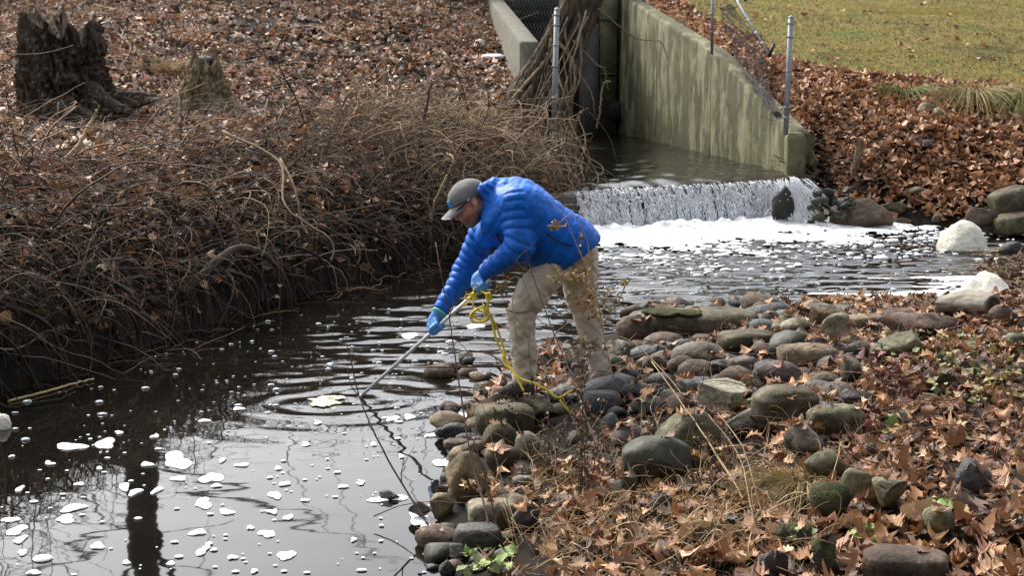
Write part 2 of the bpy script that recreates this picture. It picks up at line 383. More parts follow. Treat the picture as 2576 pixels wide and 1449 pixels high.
def wall_strip(a, b, th, ztops, zbot, n=40):
    """concrete wall from a to b (plan), thickness th towards its back, top height by position; face bevelled into the coping"""
    a = np.array(a, float); b = np.array(b, float); d = (b-a)/np.linalg.norm(b-a); nrm = np.array([d[1], -d[0]])*th
    V = []
    for t in np.linspace(0, 1, n):
        p = a+(b-a)*t; z = ztops(t)
        for off, zz in ((0, zbot), (0, z-.035), (.10, z), (.9, z+.004), (1., z-.02), (1., zbot)):
            q_ = p+nrm*off; V.append((q_[0], q_[1], zz))
    V = np.array(V); k = 6; I = np.arange(n*k).reshape(n, k); f = []
    for j in range(k-1): f.append(np.stack([I[:-1, j], I[:-1, j+1], I[1:, j+1], I[1:, j]], -1))
    return V, [np.vstack(f), np.array([I[0, ::-1], I[-1]])]
WA = np.array([1.735, 25.2]); WB = np.array([3.30, 17.45])
wr = empty('wing_wall', (3.3, 17.5, 0)); tag(wr, 'tall sloping concrete wing wall with pale peeling stains beside the weir', 'wall')
def zt(t): return float(wtop(WA[1]+(WB[1]-WA[1])*t))
V, f = wall_strip(WB, WA, .24, lambda t: zt(1-t), -.3)
wo = obj('wall', mesh_np('wall', local(V, wr.location), f), conc, wr)
# pour joint and form seams, recessed dark lines cut as thin battens proud 2 mm
def on_wall(t, z, off=.0):
    p = WA+(WB-WA)*t; d = (WB-WA)/np.linalg.norm(WB-WA); nr = np.array([-d[1], d[0]])*-1
    return np.array([p[0]-abs(nr[0])*off, p[1]-nr[1]*0, z])
seam_mat = M('seam_concrete', [(.3, (.07, .066, .045)), (.7, (.11, .105, .075))], 6, .95, .2)
for t in (.30, .62):
    zz = zt(t)-.08; P = np.array([on_wall(t, z, .003) for z in (.5, zz)])
    V, f = tubes(P[None], np.full((1, 2), .0025), 4, True); obj('form_seam', mesh_np('form_seam', local(V, wr.location), f), seam_mat, wr)
# end pier with sloped cap
def pier(name, cx, cy, sx, sy, z0, z1, ch, mat, parent):
    V, f = box_np(cx-sx, cx+sx, cy-sy, cy+sy, z0, z1-ch)
    V2 = V.copy()
    top = V2[:, 2] > z1-ch-1e-6
    ring = np.array([[cx-sx, cy-sy, z1-ch], [cx+sx, cy-sy, z1-ch], [cx+sx, cy+sy, z1-ch], [cx-sx, cy+sy, z1-ch]])
    r2 = ring.copy(); r2[:, 0] = cx+(ring[:, 0]-cx)*.72; r2[:, 1] = cy+(ring[:, 1]-cy)*.72; r2[:, 2] = z1
    bot = ring.copy(); bot[:, 2] = z0
    VV = np.vstack([bot, ring, r2]); ff = [[0, 1, 5, 4], [1, 2, 6, 5], [2, 3, 7, 6], [3, 0, 4, 7], [4, 5, 9, 8], [5, 6, 10, 9], [6, 7, 11, 10], [7, 4, 8, 11], [8, 9, 10, 11]]
    return obj(name, mesh_np(name, local(VV, parent.location), np.array(ff)), mat, parent)
conc_pier = M('pier_concrete', [(.3, (.06, .06, .028)), (.55, (.11, .105, .052)), (.75, (.17, .165, .10))], 5, .9, .5, 35, .012)
pier('end_pier', 3.30, 17.36, .10, .14, -.3, .99, .07, conc_pier, wr)

# headwall, mossy corner column, slide gate and a dark panel painting the barrel's shade
hw = empty('culvert_headwall', (1., 25., 0)); tag(hw, 'mossy concrete culvert headwall with a dark opening and corner column', 'culvert')
V, f = box_np(-1.2, 1.455, 25.2, 25.5, 2.35, 3.6); obj('lintel', mesh_np('lintel', local(V, hw.location), f), conc_moss, hw)
V, f = box_np(1.46, 1.73, 24.85, 25.2, -.2, 3.6); obj('corner_column', mesh_np('corner_column', local(V, hw.location), f), conc_moss, hw)
for z in (2.35, 1.45):
    V, f = box_np(1.45, 1.728, 24.83, 24.85, z, z+.05); obj('column_band', mesh_np('column_band', local(V, hw.location), f), conc_moss, hw)
V, f = box_np(1.12, 1.44, 24.95, 25.05, -.2, 2.3); obj('slide_gate', mesh_np('slide_gate', local(V, hw.location), f), conc_grey, hw)
V, f = box_np(-1.0, 2.3, 25.9, 26.0, -.2, 3.0); obj('barrel_shade_panel', mesh_np('barrel_shade_panel', local(V, hw.location), f), dark_mat, hw)
V, f = box_np(-1.2, -.3, 25.22, 25.48, -.2, 2.34); obj('side_pier', mesh_np('side_pier', local(V, hw.location), f), conc_moss, hw)
# dark pipe mouth low in the corner
P = np.array([[1.72, 25.1, .86], [1.72, 24.80, .86]]); V, f = tubes(P[None]+np.array([0.02, 0, 0]), np.full((1, 2), .17), 14, True)
obj('pipe_mouth', mesh_np('pipe_mouth', local(V, hw.location), f), dark_mat, hw)

# left wing wall coping
lw = empty('low_coping_wall', (.1, 22, 1.5)); tag(lw, 'sloping pale concrete coping wall behind the leaning tree trunk', 'wall')
LA = np.array([-.16, 25.2]); LB = np.array([.36, 18.75])
V, f = wall_strip(LA, LB, .26, lambda t: 2.74+(2.02-2.74)*t, .2); V[:, 0] -= .0
obj('wall', mesh_np('wall', local(V, lw.location), f), conc_top, lw)
pb = empty('concrete_block', (.52, 17.5, 0)); tag(pb, 'mossy concrete end block under the steel post by the trunk', 'block')
pier('block', .60, 17.5, .17, .2, -.3, 1.0, .06, conc_pier, pb)
V, f = box_np(.53, .70, 17.72, 18.4, -.2, 1.35); obj('upright', mesh_np('upright', local(V, pb.location), f), conc_moss, pb)

# weir face behind the falling water
we = empty('weir', (2, 16.5, 0)); tag(we, 'dark wet concrete weir behind the falling water', 'weir')
dL_ = LIP[1]-LIP[0]; dL_ = dL_/np.linalg.norm(dL_); nW = np.array([dL_[1], -dL_[0]])      # towards the lower pool
wet = M('wet_concrete', [(.3, (.018, .017, .015)), (.6, (.045, .042, .037)), (.8, (.09, .085, .075))], 9, .25, .8, 18, .03, spec=.6)
V = []
for t in np.linspace(-.08, 1.03, 30):
    p = LIP[0]+(LIP[1]-LIP[0])*t
    for o_, z in ((.3, -.4), (.18, .1), (.10, .40), (.02, .455), (-.25, .44)):
        V.append((p[0]+nW[0]*o_, p[1]+nW[1]*o_, z+.01*math.sin(t*60+o_*40)))
I = np.arange(150).reshape(30, 5); f = np.vstack([np.stack([I[:-1, j], I[1:, j], I[1:, j+1], I[:-1, j+1]], -1) for j in range(4)])
obj('sill_face', mesh_np('sill_face', local(V, we.location), f, smooth=True), wet, we)

# ------------------------------------------------------------------ waterfall
wf = empty('waterfall', (2, 16.3, 0)); tag(wf, 'low white waterfall curtain pouring over the weir', 'waterfall', kind='structure')
def fall_pt(u, v):      # u along lip metres fraction, v 0..1 down the curtain
    o_ = .02+.26*np.sqrt(v); z = .475-.52*v**1.25
    return LIP[0, 0]+(LIP[1, 0]-LIP[0, 0])*u+nW[0]*o_, LIP[0, 1]+(LIP[1, 1]-LIP[0, 1])*u+nW[1]*o_, z
def streaks(n, seed, rmin, rmax, lmin, lmax, vmin=0.02, m_=7, umax=.86):
    rg = np.random.default_rng(seed); u = rg.random(n)*umax+.0; cl = vn(np.stack([u*60, u*0, u*0], 1), 71); kp = rg.random(n) < .25+.9*cl; u = u[kp]; n = len(u)
    v0 = vmin+(1-vmin)*rg.random(n)**1.05*.93; ln = rg.uniform(lmin, lmax, n)*(.5+v0)
    t = np.linspace(0, 1, m_)[None]; v = np.clip(v0[:, None]+ln[:, None]*t, 0, 1.02)
    uu = u[:, None]+np.cumsum(rg.normal(0, .0008, (n, m_)), 1)+.004*t*rg.normal(0, 1, (n, 1))
    px = LIP[0, 0]+(LIP[1, 0]-LIP[0, 0])*uu; py = LIP[0, 1]+(LIP[1, 1]-LIP[0, 1])*uu
    o_ = .03+.26*np.sqrt(v)+rg.normal(0, .012, (n, m_))+.01; z = .48-.52*v**1.25
    P = np.stack([px+nW[0]*o_, py+nW[1]*o_, z], -1)
    r = rg.uniform(rmin, rmax, (n, 1))*np.sin(np.pi*(.08+.86*t))**.7*rg.uniform(.6, 1.3, (n, m_))
    return P, r
white_water = M('white_water', [(.3, (.72, .75, .77)), (.7, (.9, .92, .93))], 12, .35, .2, 60, .005, spec=.5)
P1, r1 = streaks(3000, 5, .0028, .0085, .12, .55, .0, 10); P2_, r2_ = streaks(1900, 6, .004, .0105, .03, .14, .25, 10)
P = np.vstack([P1, P2_]); r = np.vstack([r1, r2_]); V, f = tubes(P, r, 4)
tag(obj('water_strands', mesh_np('water_strands', local(V, wf.location), f, smooth=True), white_water, wf), kind='stuff')
# glassy sheet
us = np.linspace(-.06, .99, 240); vs = np.linspace(0, 1, 26); UU, VV_ = np.meshgrid(us, vs, indexing='ij')
x, y, z = fall_pt(UU.ravel(), VV_.ravel()); bu = fbm(np.stack([UU.ravel()*90, VV_.ravel()*3, 0*x], 1), 3, 77)*.016*(.1+VV_.ravel())
idx = np.arange(UU.size).reshape(UU.shape); q = np.stack([idx[:-1, :-1], idx[1:, :-1], idx[1:, 1:], idx[:-1, 1:]], -1).reshape(-1, 4)
m, n, l, b, out = newmat('falling_sheet'); b.inputs['Base Color'].default_value = (.10, .105, .11, 1); b.inputs['Roughness'].default_value = .06; b.inputs['Specular IOR Level'].default_value = .7
tr = n.new('ShaderNodeBsdfTransparent'); mx = n.new('ShaderNodeMixShader'); tcx = n.new('ShaderNodeTexCoord'); mp = n.new('ShaderNodeMapping'); mp.inputs['Scale'].default_value = (14, 14, 2.2); l.new(tcx.outputs['Object'], mp.inputs[0])
rr = ramp(n, l, nz(n, l, mp.outputs[0], 2.2, 6, .65).outputs[0], [(.45, (.06,)*3), (.75, (.5,)*3)]); l.new(rr.outputs[0], mx.inputs[0]); l.new(tr.outputs[0], mx.inputs[1]); l.new(b.outputs[0], mx.inputs[2]); l.new(mx.outputs[0], out.inputs[0])
obj('water_sheet', mesh_np('water_sheet', local(np.stack([x+nW[0]*bu, y+nW[1]*bu, z], 1), wf.location), q, smooth=True), m, wf)
# spout at the far right end, spilling over a rock
rg = np.random.default_rng(11); n_ = 400; m_ = 8
a = rg.normal(0, .085, n_); sx0 = U(1992, 448, 16.6); t = np.linspace(0, 1, m_)[None]
fx = sx0[0]+a[:, None]*(1+.6*t)+.05*t+rg.normal(0, .005, (n_, m_)).cumsum(1); v0 = rg.random((n_, 1))*.8; v = v0+(.25*t)
zz = .50-.50*v**1.4+.05*np.cos(a*9)[:, None]*(1-v)+rg.normal(0, .006, (n_, m_)); fy = 16.68-.30*np.sqrt(v)+rg.normal(0, .02, (n_, 1))
V, f = tubes(np.stack([fx, fy, zz], -1), rg.uniform(.002, .007, (n_, 1))*np.sin(np.pi*(.1+.85*t)), 4)
tag(obj('spout_strands', mesh_np('spout_strands', local(V, wf.location), f, smooth=True), white_water, wf), kind='stuff')
n_ = 260; dv = ICO[1][0]; pos = np.stack([sx0[0]+rg.normal(0, .17, n_), 16.5+rg.normal(0, .1, n_), .52-abs(rg.normal(0, .2, n_))], 1)
V = (pos[:, None]+dv[None]*rg.uniform(.003, .009, n_)[:, None, None]).reshape(-1, 3); f = (ICO[1][1][None]+(np.arange(n_)*len(dv))[:, None, None]).reshape(-1, 3)
tag(obj('spray_drops', mesh_np('spray_drops', local(V, wf.location), f, smooth=True), white_water, wf), kind='stuff')

# ------------------------------------------------------------------ foam on the water
foam_mat = M('foam', [(.3, (.74, .75, .75)), (.7, (.90, .90, .89))], 10, .6, .6, 30, .03, spec=.3)
cream_mat = M('cream_foam', [(.3, (.58, .54, .43)), (.55, (.74, .71, .61)), (.75, (.82, .80, .72))], 6, .7, .8, 26, .04, spec=.2)
def foam_field(name, x0, x1, y0, y1, st, fn, hfn, label, mat=foam_mat):
    X, Y = np.meshgrid(np.arange(x0, x1, st), np.arange(y0, y1, st), indexing='ij'); Xr, Yr = X.ravel(), Y.ravel()
    d = fn(Xr, Yr); z = hfn(Xr, Yr, d); idx = np.arange(X.size).reshape(X.shape)
    q = np.stack([idx[:-1, :-1], idx[1:, :-1], idx[1:, 1:], idx[:-1, 1:]], -1).reshape(-1, 4); q = q[(d[q] > 0).sum(1) >= 3]
    us = np.unique(q); mp = np.full(X.size, -1); mp[us] = np.arange(len(us))
    V = np.stack([Xr, Yr, z], 1)[us]; V[:, :2] += (np.random.default_rng(2).random((len(us), 2))-.5)*st*.7
    return tag(obj(name, mesh_np(name, V, mp[q], smooth=True), mat), label, 'foam', kind='stuff')
def fall_base(X, Y):
    e = LIP[1]-LIP[0]; t = ((X-LIP[0, 0])*e[0]+(Y-LIP[0, 1])*e[1])/(e@e); perp = (X-LIP[0, 0])*nW[0]+(Y-LIP[0, 1])*nW[1]
    return t, perp
def ff(X, Y):
    t, pp = fall_base(X, Y)
    wd = np.interp(t, [-.1, .1, .5, .75, .95, 1.25, 1.6, 2.2], [1.1, 1.45, 1.5, 1.65, 1.8, 1.5, 1.1, .8])
    ns = fbm(np.stack([X*2.2, Y*5.5, 0*X], 1), 5, 81)
    s0 = np.interp(t, [0, .9, 1.1, 1.4, 2], [.22, .30, .25, .1, .05])
    st_ = fbm(np.stack([X*3.2, Y*11, 0*X+3], 1), 5, 83); d = np.minimum((pp-s0)*3, (wd-pp)*.75+ns*.65+st_*.35-.25*(np.abs(fbm(np.stack([X*4, Y*9, 0*X], 1), 4, 88)) < .06)*(pp > s0+.7))
    patch = np.minimum(np.minimum(.95+.6*ns-.42*np.maximum(pp-wd*.6, 0)*1.6, 1), (pp-s0)*3)
    far = fbm(np.stack([X*1.7, Y*4.2, 0*X+5], 1), 5, 91)-.27-.13*np.maximum(pp-1.1, 0)
    d = np.maximum(d, np.where((pp > .5) & (pp < 3), far*.8, -1))
    return np.where((t > -.25) & (t < 2.6) & inside(Wp, X, Y), d, -1)
def fh(X, Y, d):
    t, pp = fall_base(X, Y); lump = .5+.5*fbm(p2(X, Y, 9), 4, 87)
    big = np.exp(-((pp-.38)/.22)**2)*(t < 1.12)*(t > -.1)
    return .012+np.clip(d, 0, .5)*.05+big*(.02+.12*lump*lump)+.035*lump*np.clip(d*4, 0, 1)
foam_field('churned_foam', .1, 7.0, 12.8, 17.2, .022, ff, fh, 'bright white churned foam boiling along the foot of the waterfall')
rgf = np.random.default_rng(606); Xf = rgf.uniform(.5, 6.2, 26000); Yf = rgf.uniform(12.8, 16.9, 26000); df0 = ff(Xf, Yf); tq, pq = fall_base(Xf, Yf); near0 = np.exp(-np.clip(-df0, 0, 3)*3.2)*(df0 < .12)*(pq > .35)*(df0 > -.99); kf = rgf.random(26000) < near0*.22; XYF = np.stack([Xf, Yf], 1)[kf][:2600]
def ff2(X, Y):        # streaks gathered against the near stones
    d = pdist(Np, X, Y); n1 = fbm(np.stack([X*2.0, Y*6, 0*X], 1), 5, 101)
    g = np.clip(1-abs(X-3.3)/1.5, 0, 1); return np.where((X > 1.9) & (X < 5) & (Y < 12.9) & (Y > 11.1), g*.62-.30*d/.5+n1*.75-.12, -1)
foam_field('foam_raft', 1.8, 5.0, 11.0, 12.9, .02, ff2, lambda X, Y, d: .012+np.clip(d, 0, .6)*.03, 'broken white foam rafts gathered along the near stones')

# bubbles and foam flecks
rg = np.random.default_rng(21)
def domes(name, xy, r, flat, label, mat, z0=0.004):
    dv, df = ICO[2]; kp = df[(dv[df][:, :, 2].mean(1) > -.3)]
    n_ = len(xy); s = np.stack([r*rg.uniform(.9, 1.35, n_), r*rg.uniform(.8, 1.1, n_), r*flat], 1)
    hh = water_h(xy[:, 0], xy[:, 1])
    V = (np.concatenate([xy, (hh+z0)[:, None]], 1)[:, None]+dv[None]*s[:, None]).reshape(-1, 3); f = (kp[None]+(np.arange(n_)*len(dv))[:, None, None]).reshape(-1, 3)
    return tag(obj(name, mesh_np(name, V, f, smooth=True), mat), label, 'bubbles', kind='stuff')
m, n, l, b, out = newmat('bubble_film'); b.inputs['Base Color'].default_value = (.75, .8, .82, 1); b.inputs['Roughness'].default_value = .12; b.inputs['Specular IOR Level'].default_value = .8
tr = n.new('ShaderNodeBsdfTransparent'); mx = n.new('ShaderNodeMixShader'); lw_ = n.new('ShaderNodeLayerWeight'); lw_.inputs[0].default_value = .35
mr = n.new('ShaderNodeMapRange'); mr.inputs[3].default_value = .30; mr.inputs[4].default_value = .95; l.new(lw_.outputs['Facing'], mr.inputs[0]); l.new(mr.outputs[0], mx.inputs[0]); l.new(tr.outputs[0], mx.inputs[1]); l.new(b.outputs[0], mx.inputs[2]); l.new(mx.outputs[0], out.inputs[0])
bubble = m
pts = []
while len(pts) < 620:
    X = rg.uniform(.2, 4.2); Y = rg.uniform(11.0, 15.2)
    if inside(Wp, np.array([X]), np.array([Y]))[0] and pdist(Np, np.array([X]), np.array([Y]))[0] > .12 and rg.random() < .25+.75*vn(np.array([[X*1.3, Y*2, 0]]), 5)[0]: pts.append((X, Y))
xy = np.array(pts); domes('bubbles', xy, rg.gamma(1.8, .0042, len(xy))+.003, .55, 'clear bubbles drifting across the dark pool behind the man', bubble)
pts = []
while len(pts) < 230:
    px, py = rg.uniform(20, 1290), rg.uniform(760, 1130); g = G(px, py)
    if abs((py-(1080-.22*px))) < 190*rg.random()+30 and pdist(Lp, g[:1], g[1:2])[0] > .25 and inside(Wp, g[:1], g[1:2])[0]: pts.append(g[:2])
xy = np.array(pts); domes('stream_bubbles', xy, rg.gamma(1.8, .0036, len(xy))+.003, .4, 'small bubbles and foam flecks drifting over the rippled water by the pole', bubble)
pts = []
while len(pts) < 150:
    px, py = rg.uniform(0, 1120), rg.uniform(1040, 1449); g = G(px, py)
    if inside(Wp, g[:1], g[1:2])[0]: pts.append(g[:2])
xy = np.array(pts); domes('foam_flecks', xy, rg.gamma(1.6, .0035, len(xy))+.003, .3, 'tiny white foam specks dotted over the still grey water', foam_mat)

domes('froth_edge', XYF, rg.gamma(1.5, .009, len(XYF))+.004, .45, 'froth clots breaking off the foam below the waterfall', foam_mat)
def foam_patch(px, py, w_, h_, seed, name='foam_patch'):
    c = G(px, py); s = F*cp/ (c[1]*cp+ (CAMH)*sp_); rx = w_/s/2; sl_ = (CAMH)/math.hypot(CAMH, c[1]); ry = h_/s/2/sl_
    rgx = np.random.default_rng(seed); na = 22; an = np.linspace(0, 2*math.pi, na, endpoint=False)
    rr = 1+.22*np.sin(an*2+rgx.random()*6)+.16*np.sin(an*3+rgx.random()*6)+.08*np.sin(an*5+rgx.random()*6)
    V = [(0, 0, .010)]
    for k, (sc_, z) in enumerate(((.55, .0095), (.88, .007), (1., .001))):
        V += [(rx*sc_*r_*math.cos(a_), ry*sc_*r_*math.sin(a_), z) for a_, r_ in zip(an, rr)]
    t3 = [(0, 1+i, 1+(i+1) % na) for i in range(na)]; q4 = []
    for k in range(2):
        o_ = 1+k*na; q4 += [(o_+i, o_+na+i, o_+na+(i+1) % na, o_+(i+1) % na) for i in range(na)]
    V = np.array(V); V[:, 2] += rgx.normal(0, .001, len(V)); V[:, 2] *= .7
    o = obj(name, mesh_np(name, V, [np.array(t3), np.array(q4)], smooth=True), foam_mat, loc=(c[0], c[1], .002)); o.rotation_euler.z = rgx.uniform(-.15, .35)
    return o
FP = [(445, 1160, 66, 40, 'largest lobed white foam patch floating near the dark reflection edge'), (178, 1125, 68, 18, 'long pointed foam patch nearest the left bank shadow'), (265, 1117, 54, 22, 'slanting feather shaped foam patch on dark water'),
      (532, 1204, 50, 26, 'square cornered foam patch beside the dark tree reflection'), (692, 1248, 34, 16, 'rounded foam patch midway across the grey water'), (512, 1268, 44, 24, 'foam patch with a curled rim on grey water'),
      (184, 1280, 56, 18, 'elongated foam patch inside the dark trunk reflection'), (166, 1308, 44, 20, 'lumpy foam patch under the dark trunk reflection'), (50, 1232, 20, 12, None), (720, 1400, 38, 24, 'heart shaped white foam patch at the bottom of the pool'), (672, 1345, 42, 16, 'oval foam patch right of the pool centre'),
      (498, 1342, 36, 15, None), (570, 1290, 34, 14, None), (245, 1376, 40, 13, None), (510, 1388, 28, 22, 'ragged triangular foam patch low on the grey water'), (313, 1227, 30, 17, None), (340, 1240, 30, 15, None), (396, 1235, 24, 15, None), (42, 1337, 44, 22, 'crumpled foam patch near the lower left corner'), (28, 1310, 40, 12, None),
      (52, 1360, 30, 16, None), (57, 1392, 26, 13, None), (85, 1443, 30, 12, None), (450, 1206, 32, 13, None), (545, 1224, 22, 10, None), (370, 1170, 30, 10, None), (990, 1055, 26, 14, 'bean shaped foam patch below the pole tip'), (1030, 1050, 30, 11, None), (800, 1065, 22, 8, None), (715, 1220, 24, 10, None), (908, 1217, 22, 9, None),
      (862, 1226, 22, 9, None), (726, 1304, 22, 14, None), (690, 1290, 20, 10, None), (630, 1330, 18, 9, None), (585, 1405, 22, 11, None), (890, 1360, 18, 8, None), (30, 1150, 12, 5, None), (560, 1160, 18, 9, None), (610, 1172, 30, 9, None), (700, 1180, 20, 7, None), (318, 1418, 20, 9, None), (430, 1420, 22, 9, None), (640, 1440, 20, 8, None), (1010, 1150, 16, 8, None), (940, 1120, 18, 7, None), (1080, 1098, 20, 9, None), (1090, 1398, 24, 12, None), (850, 1190, 14, 6, None), (960, 1325, 10, 5, None), (770, 1120, 24, 8, None), (250, 1180, 16, 7, None), (200, 1220, 22, 9, None), (120, 1165, 14, 6, None), (300, 1090, 20, 7, None), (390, 1100, 18, 7, None), (515, 1060, 26, 8, None), (600, 1030, 24, 8, None)]
LFP = [q for q in FP if q[4]]
def foam_label(px, py, w_, h_):
    q = min(LFP, key=lambda q: (q[0]-px)**2+(3*(q[1]-py))**2); dx, dy = px-q[0], 2.5*(py-q[1]); h = q[4]
    for s_ in (' floating', ' nearest', ' on ', ' beside', ' midway', ' with', ' inside', ' under', ' at ', ' right', ' low', ' near', ' below'): h = h.split(s_)[0]
    rel = ('right of' if dx > 0 else 'left of') if abs(dx) > abs(dy) else ('above' if dy < 0 else 'below')
    return '%s foam patch %s the %s' % ('tiny' if w_ < 18 else 'small round' if h_ > .48*w_ else 'small narrow', rel, h)
for k, (px, py, w_, h_, lab) in enumerate(FP):
    tag(foam_patch(px, py, w_, h_, 300+k), lab or foam_label(px, py, w_, h_), 'foam', 'foam patches on the pool')
for k, (px, py, w_, h_, lab) in enumerate([(978, 1256, 86, 16, 'white foam collar round the dark clod in the water'), (1052, 1302, 50, 38, 'foam fringe against the lowest grey stone in the water'), (1120, 1166, 50, 24, 'foam lobe touching the round tan granite boulder'), (1185, 1044, 50, 18, 'foam rim round the flat dark stone in the shallows'),
                                          (1100, 1096, 40, 10, 'foam rim at the pair of wet dark pebbles'), (1190, 1090, 24, 40, 'foam strip between the shore stones and the dark pebbles'), (1030, 846, 36, 16, 'crisp foam clump behind the blue gloved hand'), (1195, 822, 40, 12, 'foam clump on dark water beside the yellow rope'), (1078, 1330, 40, 14, 'foam scrap in the dark gap by the lower stones')]):
    tag(foam_patch(px, py, w_, h_, 400+k), lab, 'foam')
# thick foam mounds
def blob_rock(V, amp, fr, seed): return V*(1+amp*fbm(V*fr+seed, 4, seed)[:, None])
def mound(px, py, w_, h_, Yoff, seed, label, fold):
    c = G(px, py+h_*.42); s = F/ (c[1]*cp+CAMH*sp_); V, f = ICO[4]; V = V.copy()
    V = blob_rock(V, .16, 1.5, seed); V *= 1+.10*fbm(V*3.6, 4, seed+2)[:, None]+.03*fbm(V*14, 3, seed+4)[:, None]; V = V*np.array([w_/s/2, w_/s/2*.9, h_/s*.93]); 
    if fold: a_ = V[:, 0]/(w_/s/2); V *= (1-.13*np.exp(-((a_-fold)/.14)**2)*(V[:, 1] < .1))[:, None]; V[:, 0] += .012*np.sin(V[:, 2]*14)
    V[:, 2] *= np.where(V[:, 2] < 0, .15, 1)
    V[:, 2] += .006*fbm(V*30, 3, 3)
    o = obj('foam_mound', mesh_np('foam_mound', V, f, smooth=True), cream_mat, loc=(c[0], c[1]+Yoff, max(.0, T1(c[0], c[1]))-.01)); return tag(o, label, 'foam', 'thick foam mounds')
mound(2420, 594, 124, 78, 0, 12, 'big domed cream foam mound against the far right bank', 0)
mound(2472, 722, 134, 84, 0, 5, 'lopsided cream foam mound on the gravel spit above the stones', -.35)
mound(2372, 607, 20, 26, 0, 8, 'low white foam shoulder beside the domed far mound', 0)
mound(-10, 1056, 74, 48, .0, 9, 'cream foam heap cut by the left picture edge', .2)
def ff3(X, Y):
    g = G(2520, 790); d = np.hypot((X-g[0]-.12)/.75, (Y-g[1]-.0)/.42); return .9-d+.35*fbm(p2(X, Y, 6), 4, 7)
def ff3h(X, Y, d): return np.maximum(terr(X, Y), 0)+.02+np.clip(d, 0, .5)*.10+.02*fbm(p2(X, Y, 14), 3, 9)
g_ = G(2520, 790); foam_field('spread_foam', g_[0]-.8, g_[0]+1.1, g_[1]-.6, g_[1]+.6, .02, ff3, ff3h, 'white foam spread among twigs below the lopsided mound', foam_mat)
# yellowish splash where the sampler went in
def ffs(X, Y):
    d = np.hypot((X-RING[0]+.05)/.13, (Y-RING[1]+.04)/.17); return .75-d+.95*fbm(p2(X, Y, 16), 4, 17)
splash_mat = M('splash_foam', [(.3, (.45, .45, .28)), (.7, (.66, .65, .46))], 20, .4, .5, 60, .01)
so_ = foam_field('splash', RING[0]-.3, RING[0]+.3, RING[1]-.35, RING[1]+.35, .011, ffs, lambda X, Y, d: water_h(X, Y)+.006+np.clip(d, 0, 1)*.035*(.5+.5*fbm(p2(X, Y, 40), 3, 19)), 'pale yellow splash of foam at the ripple centre by the pole tip', splash_mat)
# ------------------------------------------------------------------ rocks
def spots(c2, t0=.56, t1=.66, sc_=16):
    def f(n, l, co, c, tc):
        a = ramp(n, l, nz(n, l, co, sc_, 6, .7).outputs[0], [(t0, (0, 0, 0)), (t1, (1, 1, 1))]); return mixc(n, l, a.outputs[0], c, c2)
    return f
def mosstop(green, lo=.45, hi=.75):
    def f(n, l, co, c, tc):
        g = n.new('ShaderNodeNewGeometry'); s = n.new('ShaderNodeSeparateXYZ'); l.new(g.outputs['Normal'], s.inputs[0])
        a = nz(n, l, co, 9, 5); ad = n.new('ShaderNodeMath'); ad.operation = 'MULTIPLY_ADD'; l.new(a.outputs[0], ad.inputs[0]); ad.inputs[1].default_value = .9; l.new(s.outputs[2], ad.inputs[2])
        r = ramp(n, l, ad.outputs[0], [(lo+.35, (0, 0, 0)), (min(hi+.35, 1.), (1, 1, 1))]); return mixc(n, l, r.outputs[0], c, mixc(n, l, nz(n, l, co, 40, 3).outputs[0], green, tuple(v*.4 for v in green)))
    return f
K = dict(scale=7, rough=.75, bump=.8, bscale=16, bdist=.03, rand=1)
def mottle(inner=None):
    def f(n, l, co, c, tc):
        if inner: c = inner(n, l, co, c, tc)
        r = ramp(n, l, nz(n, l, co, 30, 9, .72).outputs[0], [(.32, (.45, .45, .45)), (.5, (.95, .95, .95)), (.68, (1.55, 1.5, 1.4))]); c = mixc(n, l, 1., c, r.outputs[0], 'MULTIPLY')
        r2 = ramp(n, l, nz(n, l, co, 3.5, 6, .6).outputs[0], [(.36, (.60, .52, .40)), (.6, (1.12, 1.06, .94))]); return mixc(n, l, 1., c, r2.outputs[0], 'MULTIPLY')
    return f
M0 = M
def M(name, stops, *ar, **kw):
    if name.startswith('rock_'): kw['extra'] = mottle(kw.get('extra'))
    return M0(name, stops, *ar, **kw)
